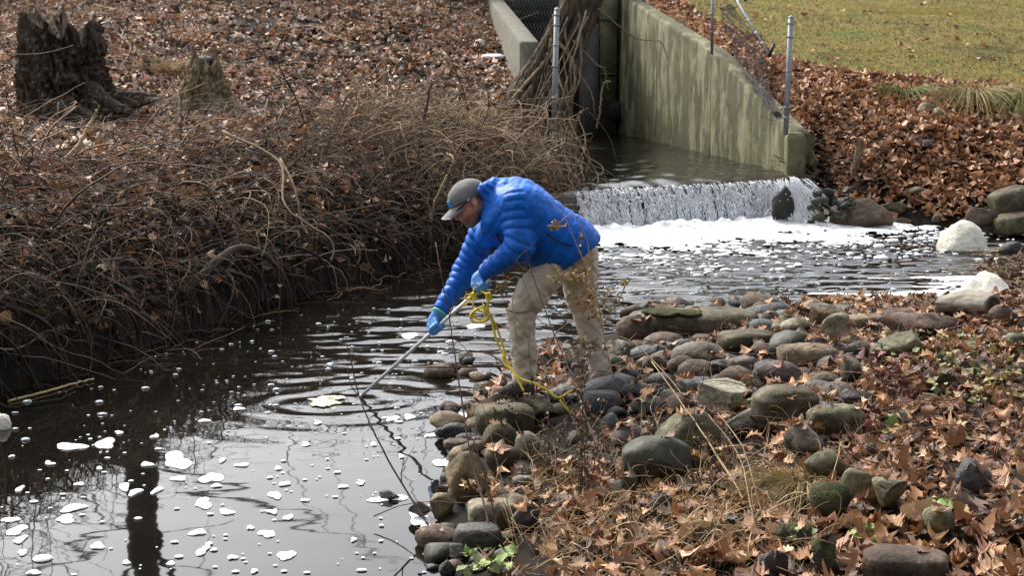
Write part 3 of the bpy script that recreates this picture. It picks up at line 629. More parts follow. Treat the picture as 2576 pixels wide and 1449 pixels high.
RM = {
 'wetblack': M('rock_wetblack', [(.3, (.010, .010, .011)), (.6, (.025, .025, .026)), (.8, (.055, .055, .055))], scale=7, rough=.5, bump=1., bscale=12, bdist=.05, rand=1, spec=.4),
 'grey': M('rock_grey', [(.3, (0.072, 0.068, 0.061)), (.55, (0.137, 0.130, 0.119)), (.75, (0.209, 0.198, 0.180))], extra=spots((0.245, 0.238, 0.216)), **K),
 'dark': M('rock_dark', [(.3, (0.022, 0.022, 0.023)), (.6, (0.047, 0.047, 0.048)), (.8, (0.086, 0.086, 0.086))], **{**K, 'rough': .45}),
 'slate': M('rock_slate', [(.3, (0.032, 0.037, 0.045)), (.6, (0.061, 0.068, 0.079)), (.8, (0.101, 0.108, 0.119))], **{**K, 'rough': .5}),
 'tan': M('rock_tan', [(.3, (0.115, 0.090, 0.058)), (.55, (0.194, 0.158, 0.108)), (.75, (0.274, 0.230, 0.173))], extra=spots((0.086, 0.072, 0.050), .58, .68, 22), **K),
 'granite': M('rock_granite', [(.3, (0.094, 0.072, 0.040)), (.5, (0.194, 0.158, 0.094)), (.7, (0.302, 0.266, 0.187))], extra=spots((0.065, 0.058, 0.036), .54, .6, 14), **{**K, 'scale': 9, 'bump': .7}),
 'pale': M('rock_pale', [(.3, (0.144, 0.137, 0.108)), (.55, (0.238, 0.227, 0.187)), (.75, (0.324, 0.310, 0.266))], extra=spots((0.122, 0.115, 0.065), .55, .66, 9), **K),
 'brown': M('rock_brown', [(.3, (0.054, 0.040, 0.030)), (.6, (0.108, 0.079, 0.063)), (.8, (0.166, 0.130, 0.108))], extra=spots((0.194, 0.166, 0.137), .6, .7, 12), **K),
 'red': M('rock_red', [(.3, (0.061, 0.040, 0.032)), (.55, (0.122, 0.083, 0.071)), (.75, (0.180, 0.130, 0.112))], **K),
 'mauve': M('rock_mauve', [(.3, (0.050, 0.043, 0.047)), (.6, (0.108, 0.094, 0.099)), (.8, (0.166, 0.144, 0.148))], **K),
 'green': M('rock_green', [(.3, (0.023, 0.026, 0.019)), (.6, (0.050, 0.055, 0.040)), (.8, (0.086, 0.090, 0.068))], **{**K, 'bump': .3, 'rough': .6}),
 'olive': M('rock_olive', [(.3, (0.036, 0.032, 0.020)), (.55, (0.079, 0.070, 0.046)), (.75, (0.144, 0.130, 0.090))], extra=mosstop((0.061, 0.058, 0.018), .72, .98), **{**K, 'bump': .7, 'bscale': 12}),
 'lichen': M('rock_lichen', [(.3, (0.072, 0.072, 0.047)), (.55, (0.137, 0.137, 0.090)), (.75, (0.202, 0.198, 0.144))], extra=spots((0.072, 0.061, 0.036), .6, .68, 12), **K),
 'moss': M('rock_moss', [(.3, (0.036, 0.036, 0.032)), (.6, (0.079, 0.076, 0.065)), (.8, (0.130, 0.122, 0.108))], extra=mosstop((0.061, 0.083, 0.014), .25, .55), **{**K, 'bump': .8, 'bscale': 50}),
}
ROCKS = []
def rock(px, py, w_, h_, kind, label=None, shape='round', seed=None, sub=3, group='stones along the near bank', depth=.85, yaw=None, tilt=0., base=None, name='rock', loc=None, dims=None):
    seed = seed if seed is not None else len(ROCKS)*7+3
    rg = np.random.default_rng(seed)
    if loc is None:
        c = GT(px, min(py+h_*.46, 1600), .015) if base is None else G(px, py+h_*.4, base)
        s = F/(c[1]*cp+(CAMH-c[2])*sp_); rx = w_/s/2; rz = h_/s/2; ry = depth*(rx*.7+rz*.3); Yc = c[1]+ry*.6; s = s*c[1]/Yc; rx = w_/s/2*1.12; rz = h_/s/2*1.14
        pos = tuple(U(px, py, Yc)+np.array([0, 0, -rz*.05+(.035 if py > 1050 and px > 1900 else 0)]))
    else: pos = loc; rx, ry, rz = dims
    V, f = ICO[sub]; V = V.copy(); so = rg.random(3)*50
    if shape == 'round':
        V *= 1.06+.22*fbm(V*1.0+so, 4, 1)[:, None]
        for _ in range(6):
            nn = rg.normal(0, 1, 3); nn /= np.linalg.norm(nn); e = V@nn-rg.uniform(.62, .95); V -= .8*np.maximum(e, 0)[:, None]*nn[None]
    elif shape == 'angular':
        V *= 1.25
        for _ in range(14):
            nn = rg.normal(0, 1, 3); nn /= np.linalg.norm(nn); e = V@nn-rg.uniform(.5, .86); V -= np.maximum(e, 0)[:, None]*nn[None]
        V *= 1+.15*fbm(V*2.0+so, 4, 1)[:, None]
    elif shape == 'slab':
        V = np.sign(V)*np.abs(V)**np.array([.62, .62, .45]); V *= .97+.15*fbm(V*1.8+so, 4, 1)[:, None]
        V[:, 2] += .06*fbm(np.stack([V[:, 0]*3, V[:, 1]*3, V[:, 2]*9], 1)+so, 3, 4)
    elif shape == 'layer':
        V = np.sign(V)*np.abs(V)**.7; V *= 1+.08*fbm(V*1.6+so, 3, 1)[:, None]; lay = np.sin(V[:, 2]*16+2*fbm(V*1.5+so, 2, 3)); V[:, :2] *= (1+.035*np.sign(lay)*abs(lay)**.4)[:, None]
    V *= 1+.022*fbm(V*7+so, 3, 6)[:, None]; V = V*np.array([rx, ry, rz])
    if tilt: ct, st = math.cos(tilt), math.sin(tilt); V = np.stack([V[:, 0]*ct-V[:, 2]*st, V[:, 1], V[:, 0]*st+V[:, 2]*ct], 1)
    o = obj(name, mesh_np(name, V, f, smooth=shape != 'angular2'), RM[kind], loc=pos)
    o.rotation_euler.z = yaw if yaw is not None else (rg.uniform(-.25, .25))
    ROCKS.append((pos[0], pos[1], pos[2], rx, ry, rz))
    tag(o, label or 'small shore stone wedged among larger stones', 'rock', group)
    return o
RL = [ # x0,x1,y0,y1 in the 2576 px frame
 (1620, 1900, 780, 846, 'olive', 'long flat slab with green moss on its top, largest of the far row', 'slab', {'depth': .7}), (1555, 1640, 795, 874, 'brown', 'dark wet boulder under the left end of the mossy slab', 'round', {}),
 (1624, 1712, 760, 792, 'tan', 'flat stone with leaves lying on it behind the mossy slab', 'round', {}), (1882, 1948, 755, 792, 'brown', 'angular tan stone jutting up behind the mossy slab', 'angular', {'tilt': .3}),
 (1914, 1964, 783, 816, 'grey', 'round grey stone at the right end of the mossy slab', 'round', {}), (1962, 2004, 791, 822, 'lichen', 'small greenish stone between two grey ones in the far row', 'round', {}),
 (2003, 2042, 776, 808, 'red', 'small pinkish stone at the foam edge', 'round', {}), (2032, 2134, 766, 826, 'tan', 'lumpy tan boulder at the edge of the foam', 'angular', {}),
 (1966, 2036, 803, 845, 'pale', 'pale flat topped stone in front of the lumpy tan boulder', 'round', {}), (2074, 2155, 799, 864, 'pale', 'tall light grey boulder below the foam raft', 'round', {'tilt': .3}),
 (2128, 2228, 792, 826, 'tan', 'flat streaked tan stone beside the light grey boulder', 'slab', {}), (2228, 2304, 775, 808, 'red', 'reddish brown stone behind the largest reddish boulder', 'round', {}),
 (2230, 2404, 787, 856, 'red', 'largest reddish brown boulder in the far row', 'round', {}), (2490, 2546, 770, 818, 'brown', 'round brown stone amid white foam at the right', 'round', {}),
 (2400, 2452, 766, 784, 'brown', 'small brown stone behind the driftwood log', 'round', {}), (2494, 2550, 828, 862, 'tan', 'smooth tan stone at the right edge below the log', 'round', {}),
 (2523, 2590, 839, 874, 'grey', 'grey stone cut by the right picture edge', 'round', {}), (2172, 2222, 818, 847, 'dark', 'dark stone under the largest reddish boulder', 'round', {}),
 (1811, 1942, 833, 878, 'olive', 'flat olive block below the mossy slab', 'slab', {}), (1766, 1808, 845, 887, 'tan', 'blocky tan stone left of the flat olive block', 'angular', {}),
 (1732, 1771, 860, 895, 'tan', 'low blocky stone below the dark slot of the mossy slab', 'angular', {}), (1645, 1714, 864, 899, 'slate', 'bluish smooth stone below the slab shadow', 'round', {}),
 (1620, 1700, 885, 937, 'brown', 'brown stone right of the man, on the slab side', 'round', {}), (1678, 1763, 897, 943, 'brown', 'egg shaped brown stone right of the man', 'round', {}),
 (1753, 1826, 880, 928, 'grey', 'grey stone leaning on the wide bluish boulder', 'round', {'tilt': -.3}), (1803, 1918, 889, 941, 'mauve', 'wide bluish purple boulder in the middle of the stone field', 'round', {}),
 (1961, 2102, 868, 926, 'tan', 'long tan grey boulder with a flat top', 'slab', {}), (1903, 2008, 914, 970, 'mauve', 'smooth oval grey boulder below the long tan boulder', 'round', {}),
 (2032, 2079, 847, 876, 'mauve', 'small mauve stone beside the light grey boulder', 'round', {}), (2088, 2129, 864, 899, 'slate', 'dark blue grey egg stone beside a dark teal one', 'round', {}),
 (2126, 2187, 860, 899, 'green', 'dark teal pointed stone right of the blue grey egg stone', 'round', {}), (2115, 2171, 846, 869, 'tan', 'low tan stone behind the dark teal stone', 'round', {}),
 (2182, 2226, 846, 874, 'brown', 'small brown stone under the big reddish boulder', 'round', {}), (2205, 2322, 828, 907, 'lichen', 'pale green angular boulder by the creeping vine', 'angular', {'tilt': .35}),
 (2105, 2177, 897, 970, 'grey', 'tall grey angular stone among fallen leaves', 'angular', {}), (1745, 1885, 941, 1033, 'pale', 'pale lichen spotted granite boulder at the centre of the stones', 'angular', {'sub': 4}),
 (1853, 1926, 949, 987, 'lichen', 'greenish stone behind the pale granite boulder', 'round', {}), (1920, 1971, 953, 982, 'tan', 'small tan stone above the layered mossy block', 'round', {}),
 (1899, 2050, 974, 1078, 'olive', 'layered mossy square block beside the pale granite boulder', 'layer', {'sub': 4}), (2036, 2166, 1041, 1107, 'lichen', 'olive flat sided block right of the layered block', 'layer', {}),
 (1803, 1917, 1034, 1103, 'grey', 'grey boulder leaning below the layered block', 'round', {'tilt': .25}), (1682, 1776, 991, 1042, 'brown', 'dark flat boulder left of the pale granite boulder', 'round', {}),
 (1662, 1805, 1036, 1152, 'lichen', 'big brown olive boulder behind the smooth green one', 'round', {'sub': 4, 'tilt': -.2}), (1538, 1626, 1066, 1128, 'mauve', 'purple brown stone left of the big olive boulder', 'round', {}),
 (1511, 1561, 1042, 1095, 'slate', 'dark slate egg shaped stone below the rope loop', 'round', {}), (2103, 2187, 974, 1024, 'slate', 'slate blue stone half buried in leaves', 'angular', {}),
 (1537, 1608, 924, 970, 'slate', 'grey blue stone behind the right trouser leg', 'round', {}), (1695, 1780, 941, 987, 'slate', 'dark bluish stone left of the pale granite boulder', 'round', {}),
 (1980, 2042, 1091, 1132, 'grey', 'low grey stone below the layered block', 'round', {}), (1551, 1741, 1100, 1228, 'green', 'big smooth green grey boulder in the dry weeds', 'round', {'sub': 4}),
 (1202, 1338, 1018, 1093, 'olive', 'brown olive boulder at the water below the left shoe', 'slab', {}), (1212, 1295, 1066, 1132, 'olive', 'mossy dark stone under the brown olive boulder', 'round', {}),
 (1295, 1354, 1088, 1149, 'grey', 'grey egg stone right of the mossy dark stone', 'round', {}), (1225, 1305, 1122, 1188, 'brown', 'round brown grey stone behind the tan granite boulder', 'round', {}),
 (1122, 1221, 1146, 1263, 'granite', 'round tan granite boulder standing at the water edge', 'round', {'sub': 4}), (1078, 1149, 1226, 1298, 'tan', 'tan grey stone in the water below the granite boulder', 'round', {}),
 (1110, 1180, 1066, 1108, 'dark', 'wet dark pebble with a smaller one attached, in the shallows', 'round', {}), (1096, 1126, 1078, 1100, 'dark', 'tiny wet pebble touching the larger wet pebble', 'round', {}),
 (1118, 1182, 1106, 1128, 'brown', 'flat half sunken stone below the wet pebbles', 'slab', {}), (1180, 1298, 1259, 1331, 'pale', 'light grey boulder beside the water at the bottom', 'slab', {}),
 (1293, 1363, 1265, 1334, 'mauve', 'mauve stone right of the light grey shore boulder', 'round', {}), (1160, 1207, 1009, 1032, 'dark', 'flat dark stone ringed with foam in the shallows', 'round', {}),
 (1124, 1185, 1366, 1412, 'dark', 'wet black stone near the bottom of the shore', 'round', {}), (1103, 1146, 1412, 1455, 'dark', 'lowest wet black stone at the bottom edge', 'round', {}),
 (1147, 1256, 1320, 1386, 'dark', 'dark ledge under the light grey shore boulder', 'slab', {}), (1535, 1602, 1193, 1268, 'green', 'upright grey green stone left of the smooth green boulder', 'angular', {}),
 (1632, 1690, 1239, 1296, 'slate', 'dark stone under the smooth green boulder in straw', 'round', {}), (1825, 1856, 1291, 1342, 'slate', 'dark slate stone standing in the straw', 'round', {}),
 (1165, 1217, 1105, 1145, 'brown', 'brown wet stone beside the foam strip', 'round', {}), (1727, 1800, 1148, 1195, 'lichen', 'greenish stone with a leaf on it right of the green boulder', 'round', {}),
 (1036, 1080, 1262, 1302, 'grey', 'grey stone touching the foam fringe lowest in the water', 'round', {}), (1980, 2067, 1083, 1168, 'grey', 'grey stone with a dark split in the leaves', 'angular', {}),
 (2029, 2125, 1153, 1234, 'lichen', 'rounded tan grey stone above the moss cushion', 'round', {}), (2122, 2194, 1197, 1269, 'lichen', 'smooth egg shaped stone left of the tilted one', 'round', {'tilt': -.4}),
 (2194, 2275, 1206, 1305, 'lichen', 'tall tilted green brown stone in the leaf litter', 'round', {'tilt': -.9}), (2319, 2396, 1301, 1367, 'lichen', 'tan domed stone alone in the leaves at lower right', 'round', {}),
 (2039, 2135, 1226, 1316, 'moss', 'stone covered by a bright green moss cushion', 'round', {}), (2179, 2372, 1408, 1480, 'brown', 'broad brown slab at the bottom edge', 'slab', {}),
 (1960, 2046, 1343, 1384, 'moss', 'low stone with yellow green moss lumps', 'round', {}), (2032, 2119, 1379, 1462, 'moss', 'dark stone with moss running down its face at the bottom', 'round', {}),
 (1931, 1987, 1408, 1462, 'slate', 'dark slate stone at the bottom edge in the straw', 'angular', {}), (2410, 2486, 1187, 1250, 'slate', 'tilted slate plate in the leaves near the right edge', 'slab', {'tilt': -.5}),
 (2169, 2210, 1131, 1165, 'grey', 'small grey stone peeping out of the leaves', 'round', {}), (2206, 2240, 1155, 1182, 'tan', 'small tan stone next to the peeping grey one', 'round', {}),
 (2310, 2355, 990, 1018, 'lichen', 'small pale stone in the vine leaves', 'angular', {}), (1303, 1400, 985, 1066, 'olive', 'mossy lump under the slack yellow rope', 'round', {'sub': 4}),
 (1240, 1300, 985, 1022, 'dark', 'wet dark stone under the left shoe', 'slab', {}), (1190, 1240, 975, 1003, 'dark', 'wet dark stone left of the left shoe', 'round', {}), (1245, 1290, 905, 935, 'grey', 'stone in the water behind the rope', 'round', {}),
 (1385, 1470, 960, 1010, 'dark', 'dark stone between the two legs', 'round', {}), (1470, 1560, 985, 1040, 'slate', 'dark stone under the right foot', 'slab', {}), (1560, 1640, 965, 1010, 'slate', 'blue grey stone right of the right foot', 'round', {}), (1590, 1680, 1000, 1040, 'dark', 'dark low stone behind the smooth green boulder', 'round', {}),
 (2320, 2400, 930, 985, 'olive', 'mossy stone among the creeping vines at right', 'round', {}), (2420, 2500, 905, 950, 'brown', 'brown stone under vines near the right edge', 'round', {}),
 (1880, 1905, 800, 830, 'grey', 'small stone tucked against the right of the mossy slab', 'round', {}), (1800, 1830, 990, 1015, 'tan', 'small tan stone at the foot of the pale granite boulder', 'round', {}),
]
for k_, (x0, x1, y0, y1, kd, lab, shp, kw) in enumerate(RL):
    if shp == 'round' and k_ % 5 in (0, 2, 4) and not any(w_ in lab for w_ in ('egg', 'smooth', 'oval', 'round', 'pebble', 'domed')): shp = 'angular'
    rock((x0+x1)/2, (y0+y1)/2, x1-x0, y1-y0, kd, lab, shp, **kw)
rock(980, 1250, 62, 24, 'dark', 'dark ragged clod standing alone in the grey water', 'angular', base=0., group='stones in the water')
# stones by the weir and far right bank
RF = [(1928, 1990, 476, 572, 'wetblack', 'wet black rock splitting the right end of the waterfall', 'angular', 16.42, {'seed': 5, 'sub': 4}), (1985, 2075, 480, 585, 'wetblack', 'wet rock under the spout beside the waterfall', 'angular', 16.75, {'seed': 8, 'sub': 4}), (2010, 2066, 376, 434, 'tan', 'square tan block beside the wing wall end', 'angular', 17.4, {}), (2000, 2050, 425, 480, 'brown', 'dark brown rock between the tan block and the spout', 'angular', 17.2, {}),
      (2060, 2225, 505, 600, 'brown', 'broad overhanging ledge rock on the far bank by the spout', 'angular', 16.35, {'depth': .9, 'seed': 11, 'sub': 4}), (2040, 2075, 350, 385, 'green', 'small dark stone above the tan block', 'round', 17.9, {}), (2055, 2085, 365, 395, 'slate', 'small bluish stone above the tan block', 'round', 17.8, {}),
      (2488, 2600, 470, 545, 'olive', 'big tilted flat slab on the far bank at the right edge', 'slab', 15.9, {'tilt': .25}), (2500, 2600, 535, 590, 'olive', 'lower flat slab on the far bank at the right edge', 'slab', 15.6, {'tilt': .2}), (2435, 2500, 515, 580, 'brown', 'rough tan stone left of the tilted flat slabs', 'angular', 15.7, {}), (2315, 2352, 350, 372, 'dark', 'dark stone showing in the far leaf slope', 'round', None, {}),
      (2312, 2347, 259, 290, 'pale', 'pale round stone at the lawn edge', 'round', None, {}), (2344, 2376, 272, 300, 'pale', 'second pale round stone just below the lawn edge', 'round', None, {}), (2370, 2400, 400, 425, 'olive', 'grey green stone in the far leaf slope', 'angular', None, {}), (2345, 2372, 535, 560, 'brown', 'brown stone at the far water edge left of the domed foam', 'round', None, {}),
      (2280, 2330, 470, 495, 'olive', 'mossy stone low on the far leaf slope', 'round', None, {}), (2110, 2165, 1250, 1290, 'grey', 'stone', 'round', None, {}), (2230, 2290, 500, 540, 'lichen', 'lichen grey stone low on the far leaf slope', 'angular', None, {}), (2240, 2290, 545, 570, 'brown', 'low brown stone at the far water edge', 'round', None, {}), (2520, 2576, 610, 650, 'dark', 'dark stone at the right edge behind the gravel spit', 'round', None, {})]
for x0, x1, y0, y1, kd, lab, shp, Y, kw in RF:
    if lab == 'stone': continue
    if Y: 
        c = U((x0+x1)/2, (y0+y1)/2, Y); s = F/(Y*cp+(CAMH-c[2])*sp_); rx, rz = (x1-x0)/s/2, (y1-y0)/s/2
        rock(0, 0, 0, 0, kd, lab, shp, loc=tuple(c), dims=(rx, kw.pop('depth', .8)*rx, rz), group='stones on the far bank', **kw)
    else: rock((x0+x1)/2, (y0+y1)/2, x1-x0, y1-y0, kd, lab, shp, group='stones on the far bank', **kw)
rg = np.random.default_rng(33)
for k in range(34):     # pebbles heaped on the ledge rock
    px, py = rg.uniform(2040, 2150), rg.uniform(478, 562); c = U(px, py, 16.15+rg.uniform(0, .5)-(py-478)*.002); r_ = rg.uniform(.035, .075)
    if px+ (py-478)*.5 < 2050: continue
    rock(0, 0, 0, 0, ['dark', 'wetblack', 'green', 'dark'][k % 4], 'small dark stone in the pile beside the spout', 'angular', loc=tuple(c), dims=(r_*1.25, r_, r_*.8), sub=2, group='stone pile beside the spout')
# filler stones along the near shore
NB = len(RL)
CUTS = (' with', ' in ', ',', ' at ', ' below', ' behind', ' beside', ' left', ' right', ' under', ' among', ' standing', ' leaning', ' of the', ' touching', ' by ', ' alone', ' ringed', ' half', ' between', ' tucked', ' near', ' next', ' peeping', ' covered', ' jutting', ' amid', ' cut', ' above', ' running', ' on ')
HEADS = []
for r_ in RL:
    h_ = r_[5]
    for q in CUTS: h_ = h_.split(q)[0]
    HEADS.append(h_ if len(h_.split()) > 1 else r_[5])
CN = {'slate': 'blue grey', 'dark': 'dark', 'brown': 'brown', 'mauve': 'mauve', 'grey': 'grey', 'green': 'greenish', 'tan': 'tan'}
def near_label(x, y, kd):
    k = min(range(NB), key=lambda i: (ROCKS[i][0]-x)**2+(ROCKS[i][1]-y)**2); dx, dy = x-ROCKS[k][0], y-ROCKS[k][1]
    rel = ('right of' if dx > 0 else 'left of') if abs(dx) > abs(dy) else ('behind' if dy > 0 else 'in front of')
    return 'small %s stone just %s the %s' % (CN[kd], rel, HEADS[k])
cnt = 0; tries = 0
while cnt < 175 and tries < 9000:
    tries += 1
    t = rg.random(); px = rg.uniform(1060, 2576); py = rg.uniform(765, 1449); g = GT(px, py)
    dn = pdist(Np, g[:1], g[1:2])[0]
    if (dn > 1.15*rg.random()+.15 and not (1540 < px < 2120 and py < 1010)) or g[1] > 11.9 or (px < 1560 and py < 900) or px < 1090 or (1300 < px < 1900 and py > 1220): continue
    r_ = rg.uniform(.022, .05)*(1+(rg.random() < .25)*.7)*(1.75 if px > 1540 and py < 1010 else 1)
    if px < 1540 and rg.random() < .55: continue
    if px < 1300: r_ *= 1.15
    if any((g[0]-q[0])**2+(g[1]-q[1])**2 < (max(q[3], q[4])*.72+r_*.5)**2 for q in ROCKS): continue
    rock(0, 0, 0, 0, (pk := ['brown', 'dark', 'slate', 'dark', 'brown', 'tan', 'grey', 'green'][cnt % 8]), near_label(g[0], g[1], pk), ['round', 'angular'][cnt % 2], loc=(g[0], g[1], g[2]+r_*.2), dims=(r_*1.3, r_*1.05, r_*.8), sub=2, group='small stones filling the near shore'); cnt += 1

# ------------------------------------------------------------------ posts and fence remains
galv = M('galvanised_steel', [(.3, (.17, .18, .19)), (.6, (.26, .275, .285)), (.8, (.36, .375, .38))], 14, .5, .25, 60, .003, spec=.5, stretch=(1, 1, .4))
galv.node_tree.nodes['Principled BSDF'].inputs['Metallic'].default_value = .35
blackm = M('black_plastic', [(.3, (.006, .006, .006)), (.7, (.014, .014, .014))], 5, .5, 0)
def post(b_, t_, r, bands, label, cap=True):
    e = empty('fence_post', tuple(b_)); tag(e, label, 'fence post', 'steel fence posts')
    b_ = np.array(b_); t_ = np.array(t_); d = t_-b_
    V, f = tubes(np.stack([b_-d*.06, t_])[None], np.full((1, 2), r), 16, True); obj('pipe', mesh_np('pipe', local(V, b_), f, smooth=True), galv, e)
    for s in bands:
        p = b_+d*s; u = d/np.linalg.norm(d); V, f = tubes(np.stack([p-u*.011, p+u*.011])[None], np.full((1, 2), r*1.12), 16, True); obj('tension_band', mesh_np('tension_band', local(V, b_), f, smooth=True), galv, e)
        V, f = tubes(np.stack([p+np.array([-r*1.0, -.01, 0]), p+np.array([-r*1.7, -.02, 0])])[None], np.full((1, 2), .007), 6, True); obj('bolt', mesh_np('bolt', local(V, b_), f), galv, e)
    if cap:
        V, f = ICO[2]; obj('cap', mesh_np('cap', V*np.array([r*1.1, r*1.1, r*1.0]), f, smooth=True), galv, e, loc=tuple(t_-b_))
    return e
post(U(1977, 322, 17.35), U(1990, 44, 17.35), .031, (.10, .19, .52, .83, .95), 'grey steel post standing on the end of the sloping concrete wall')
post(U(1393, 338, 17.45), U(1401, 24, 17.45), .031, (.12, .30, .55, .72, .88, .96), 'grey steel post in front of the leaning vine covered trunk')
post(U(1791, 126, 20.25), U(1794, -60, 20.25), .02, (.25, .5), 'thin grey post rising from the middle of the sloping wall')
e = empty('fallen_rail', tuple(U(1934, 138, 19.3))); tag(e, 'grey fence rail hanging down with a black strap at its end', 'rail')
A_ = np.array([U(1840, -40, 21.), U(1858, 8, 20.7), U(1934, 136, 19.4)]); V, f = tubes(A_[None], np.full((1, 3), .019), 12, True); obj('pipe', mesh_np('pipe', local(V, e.location), f, smooth=True), galv, e)
for s in (.35, .6, .8):
    p = A_[1]*(1-s)+A_[2]*s; u = (A_[2]-A_[1])/np.linalg.norm(A_[2]-A_[1]); V, f = tubes(np.stack([p-u*.015, p+u*.015])[None], np.full((1, 2), .024), 10, True); obj('clip', mesh_np('clip', local(V, e.location), f), galv, e)
a_, b_ = U(1934, 142, 19.35), U(1947, 110, 19.35); V, f = tubes(np.stack([a_, b_])[None], np.full((1, 2), .022), 4, True); obj('strap', mesh_np('strap', local(V, e.location), f), blackm, e)
# collapsed chain link beside the wall
wire = M('rusty_wire', [(.3, (.035, .028, .026)), (.7, (.09, .075, .07))], 20, .7, 0)
edge0 = cr([U(1812, 20, 20.6), U(1822, 75, 20.2), U(1850, 150, 19.5), U(1890, 215, 18.8), U(1945, 285, 18.0)], 60); edge1 = cr([U(1850, 20, 20.8), U(1905, 110, 20.2), U(1925, 160, 19.7), U(1935, 220, 19.0), U(1972, 300, 18.1)], 60)
Ps = []
rg = np.random.default_rng(3)
for k in range(70):
    for sg in (1, -1):
        s0 = rg.uniform(-.2, 1); t = np.linspace(0, 1, 14); s_ = np.clip(s0+sg*.0+t*.28, 0, 1); a = t if sg > 0 else 1-t; ii = (s_*59).astype(int)
        P = edge0[ii]*(1-a)[:, None]+edge1[ii]*a[:, None]; P = P+rg.normal(0, .008, P.shape); P[:, 2] += .03*np.sin(a*math.pi)*rg.uniform(-1, 1.5); Ps.append(P)
V, f = tubes(np.array(Ps), np.full((len(Ps), 14), .0028), 3); tag(obj('collapsed_wire_mesh', mesh_np('collapsed_wire_mesh', V, f), wire), 'dark collapsed chain link mesh slumped behind the sloping wall', 'wire mesh')
# netting over the culvert mouth
Ps = []
for k in range(46):
    for sg in (1, -1):
        x0 = -.55+k*.055; t = np.linspace(0, 1, 16); Ps.append(np.stack([x0+sg*t*.75+.012*np.sin(t*50), np.full(16, 24.9), 3.1-t*1.5+.012*np.cos(t*50)], 1))
V, f = tubes(np.array(Ps), np.full((len(Ps), 16), .004), 3); tag(obj('wire_netting', mesh_np('wire_netting', V, f), galv), 'wire netting stretched across the dark culvert mouth', 'netting')

# ------------------------------------------------------------------ trunks and stumps
def trunk(name, base, pts, radii, mat, ridge=.06, nseg=60, nang=72, seed=1, jag=None, flare=None, ridges=14, parent=None, closed=True):
    P = cr(pts, nseg); r = np.interp(np.linspace(0, 1, nseg), np.linspace(0, 1, len(radii)), radii); an = np.linspace(0, 2*math.pi, nang, endpoint=False)
    T = np.gradient(P, axis=0); T /= np.linalg.norm(T, axis=1, keepdims=True); A = np.cross(T, np.array([0, 1., 0])); A /= np.linalg.norm(A, axis=1, keepdims=True); B = np.cross(T, A)
    tt = np.linspace(0, 1, nseg)[:, None]; aa = an[None]+0*tt
    q = np.stack([np.cos(aa+.5*tt)*ridges/3., np.sin(aa+.5*tt)*ridges/3., tt*3.+0*aa], -1).reshape(-1, 3)
    nzv = fbm(q+seed, 4, seed).reshape(nseg, nang); big = fbm(np.stack([np.cos(aa)*1.1, np.sin(aa)*1.1, tt*1.3+0*aa], -1).reshape(-1, 3)+seed, 3, seed+5).reshape(nseg, nang)
    rr = r[:, None]*(1+ridge*2.2*(-np.abs(nzv)*2+.5)+.28*big)
    if flare: rr = rr*(1+flare*np.exp(-tt*7)*(1+.8*np.sin(aa*3+seed)))
    V = P[:, None]+rr[..., None]*(A[:, None]*np.cos(an)[None, :, None]+B[:, None]*np.sin(an)[None, :, None])
    if jag is not None:
        top = np.clip((tt-.62)/.38, 0, 1); j = jag*fbm(np.stack([np.cos(aa)*4.2, np.sin(aa)*4.2, 0*aa], -1).reshape(-1, 3)+seed*3, 4, seed+9).reshape(nseg, nang)
        V[..., 2] += j*top
    I = np.arange(nseg*nang).reshape(nseg, nang); Q = np.stack([I[:-1], np.roll(I[:-1], -1, 1), np.roll(I[1:], -1, 1), I[1:]], -1).reshape(-1, 4)
    VV = V.reshape(-1, 3); fs = [Q]
    if closed:
        c = V[-1].mean(0); c[2] -= .18 if jag is not None else 0; VV = np.vstack([VV, c]); k = len(VV)-1; fs.append(np.stack([I[-1], np.roll(I[-1], -1), np.full(nang, k)], -1))
    return mesh_np(name, local(VV, base), fs, smooth=True)
bark_stringy = M('stringy_bark', [(.32, (.02, .014, .009)), (.5, (.10, .073, .048)), (.7, (.21, .16, .11))], 9, .9, 1., 14, .06, stretch=(3, 3, .35))
rot_dark = M('rotten_wood_dark', [(.35, (.022, .016, .012)), (.55, (.08, .058, .040)), (.7, (.23, .17, .11))], 14, .95, 1., 20, .05, stretch=(2, 2, .9))
rot_tan = M('rotten_wood_tan', [(.3, (.05, .037, .022)), (.5, (.18, .135, .08)), (.72, (.34, .27, .17))], 7, .9, .9, 18, .03, stretch=(4, 4, .5))
grey_cut = M('grey_cut_wood', [(.3, (.022, .022, .024)), (.7, (.05, .05, .053))], 6, .75, .4)
twigb = M('vine_bark', [(.3, (.11, .075, .045)), (.6, (.21, .155, .10)), (.8, (.32, .25, .17))], 16, .85, .5, 60, .004)
twigd = M('dark_twig_bark', [(.3, (.035, .024, .018)), (.6, (.075, .052, .040)), (.8, (.13, .095, .07))], 16, .85, .4, 60, .004)
twigr = M('red_twig_bark', [(.3, (.055, .026, .024)), (.6, (.12, .065, .055)), (.8, (.2, .13, .11))], 16, .7, .3, 60, .003)
strawm = M('straw_stem', [(.3, (.28, .19, .095)), (.6, (.42, .31, .17)), (.8, (.55, .43, .27))], 14, .7, .2, 50, .002)
lichenb = M('lichen_bark', [(.35, (.045, .032, .024)), (.55, (.10, .09, .065)), (.68, (.22, .24, .17))], 14, .9, .5, 40, .004)
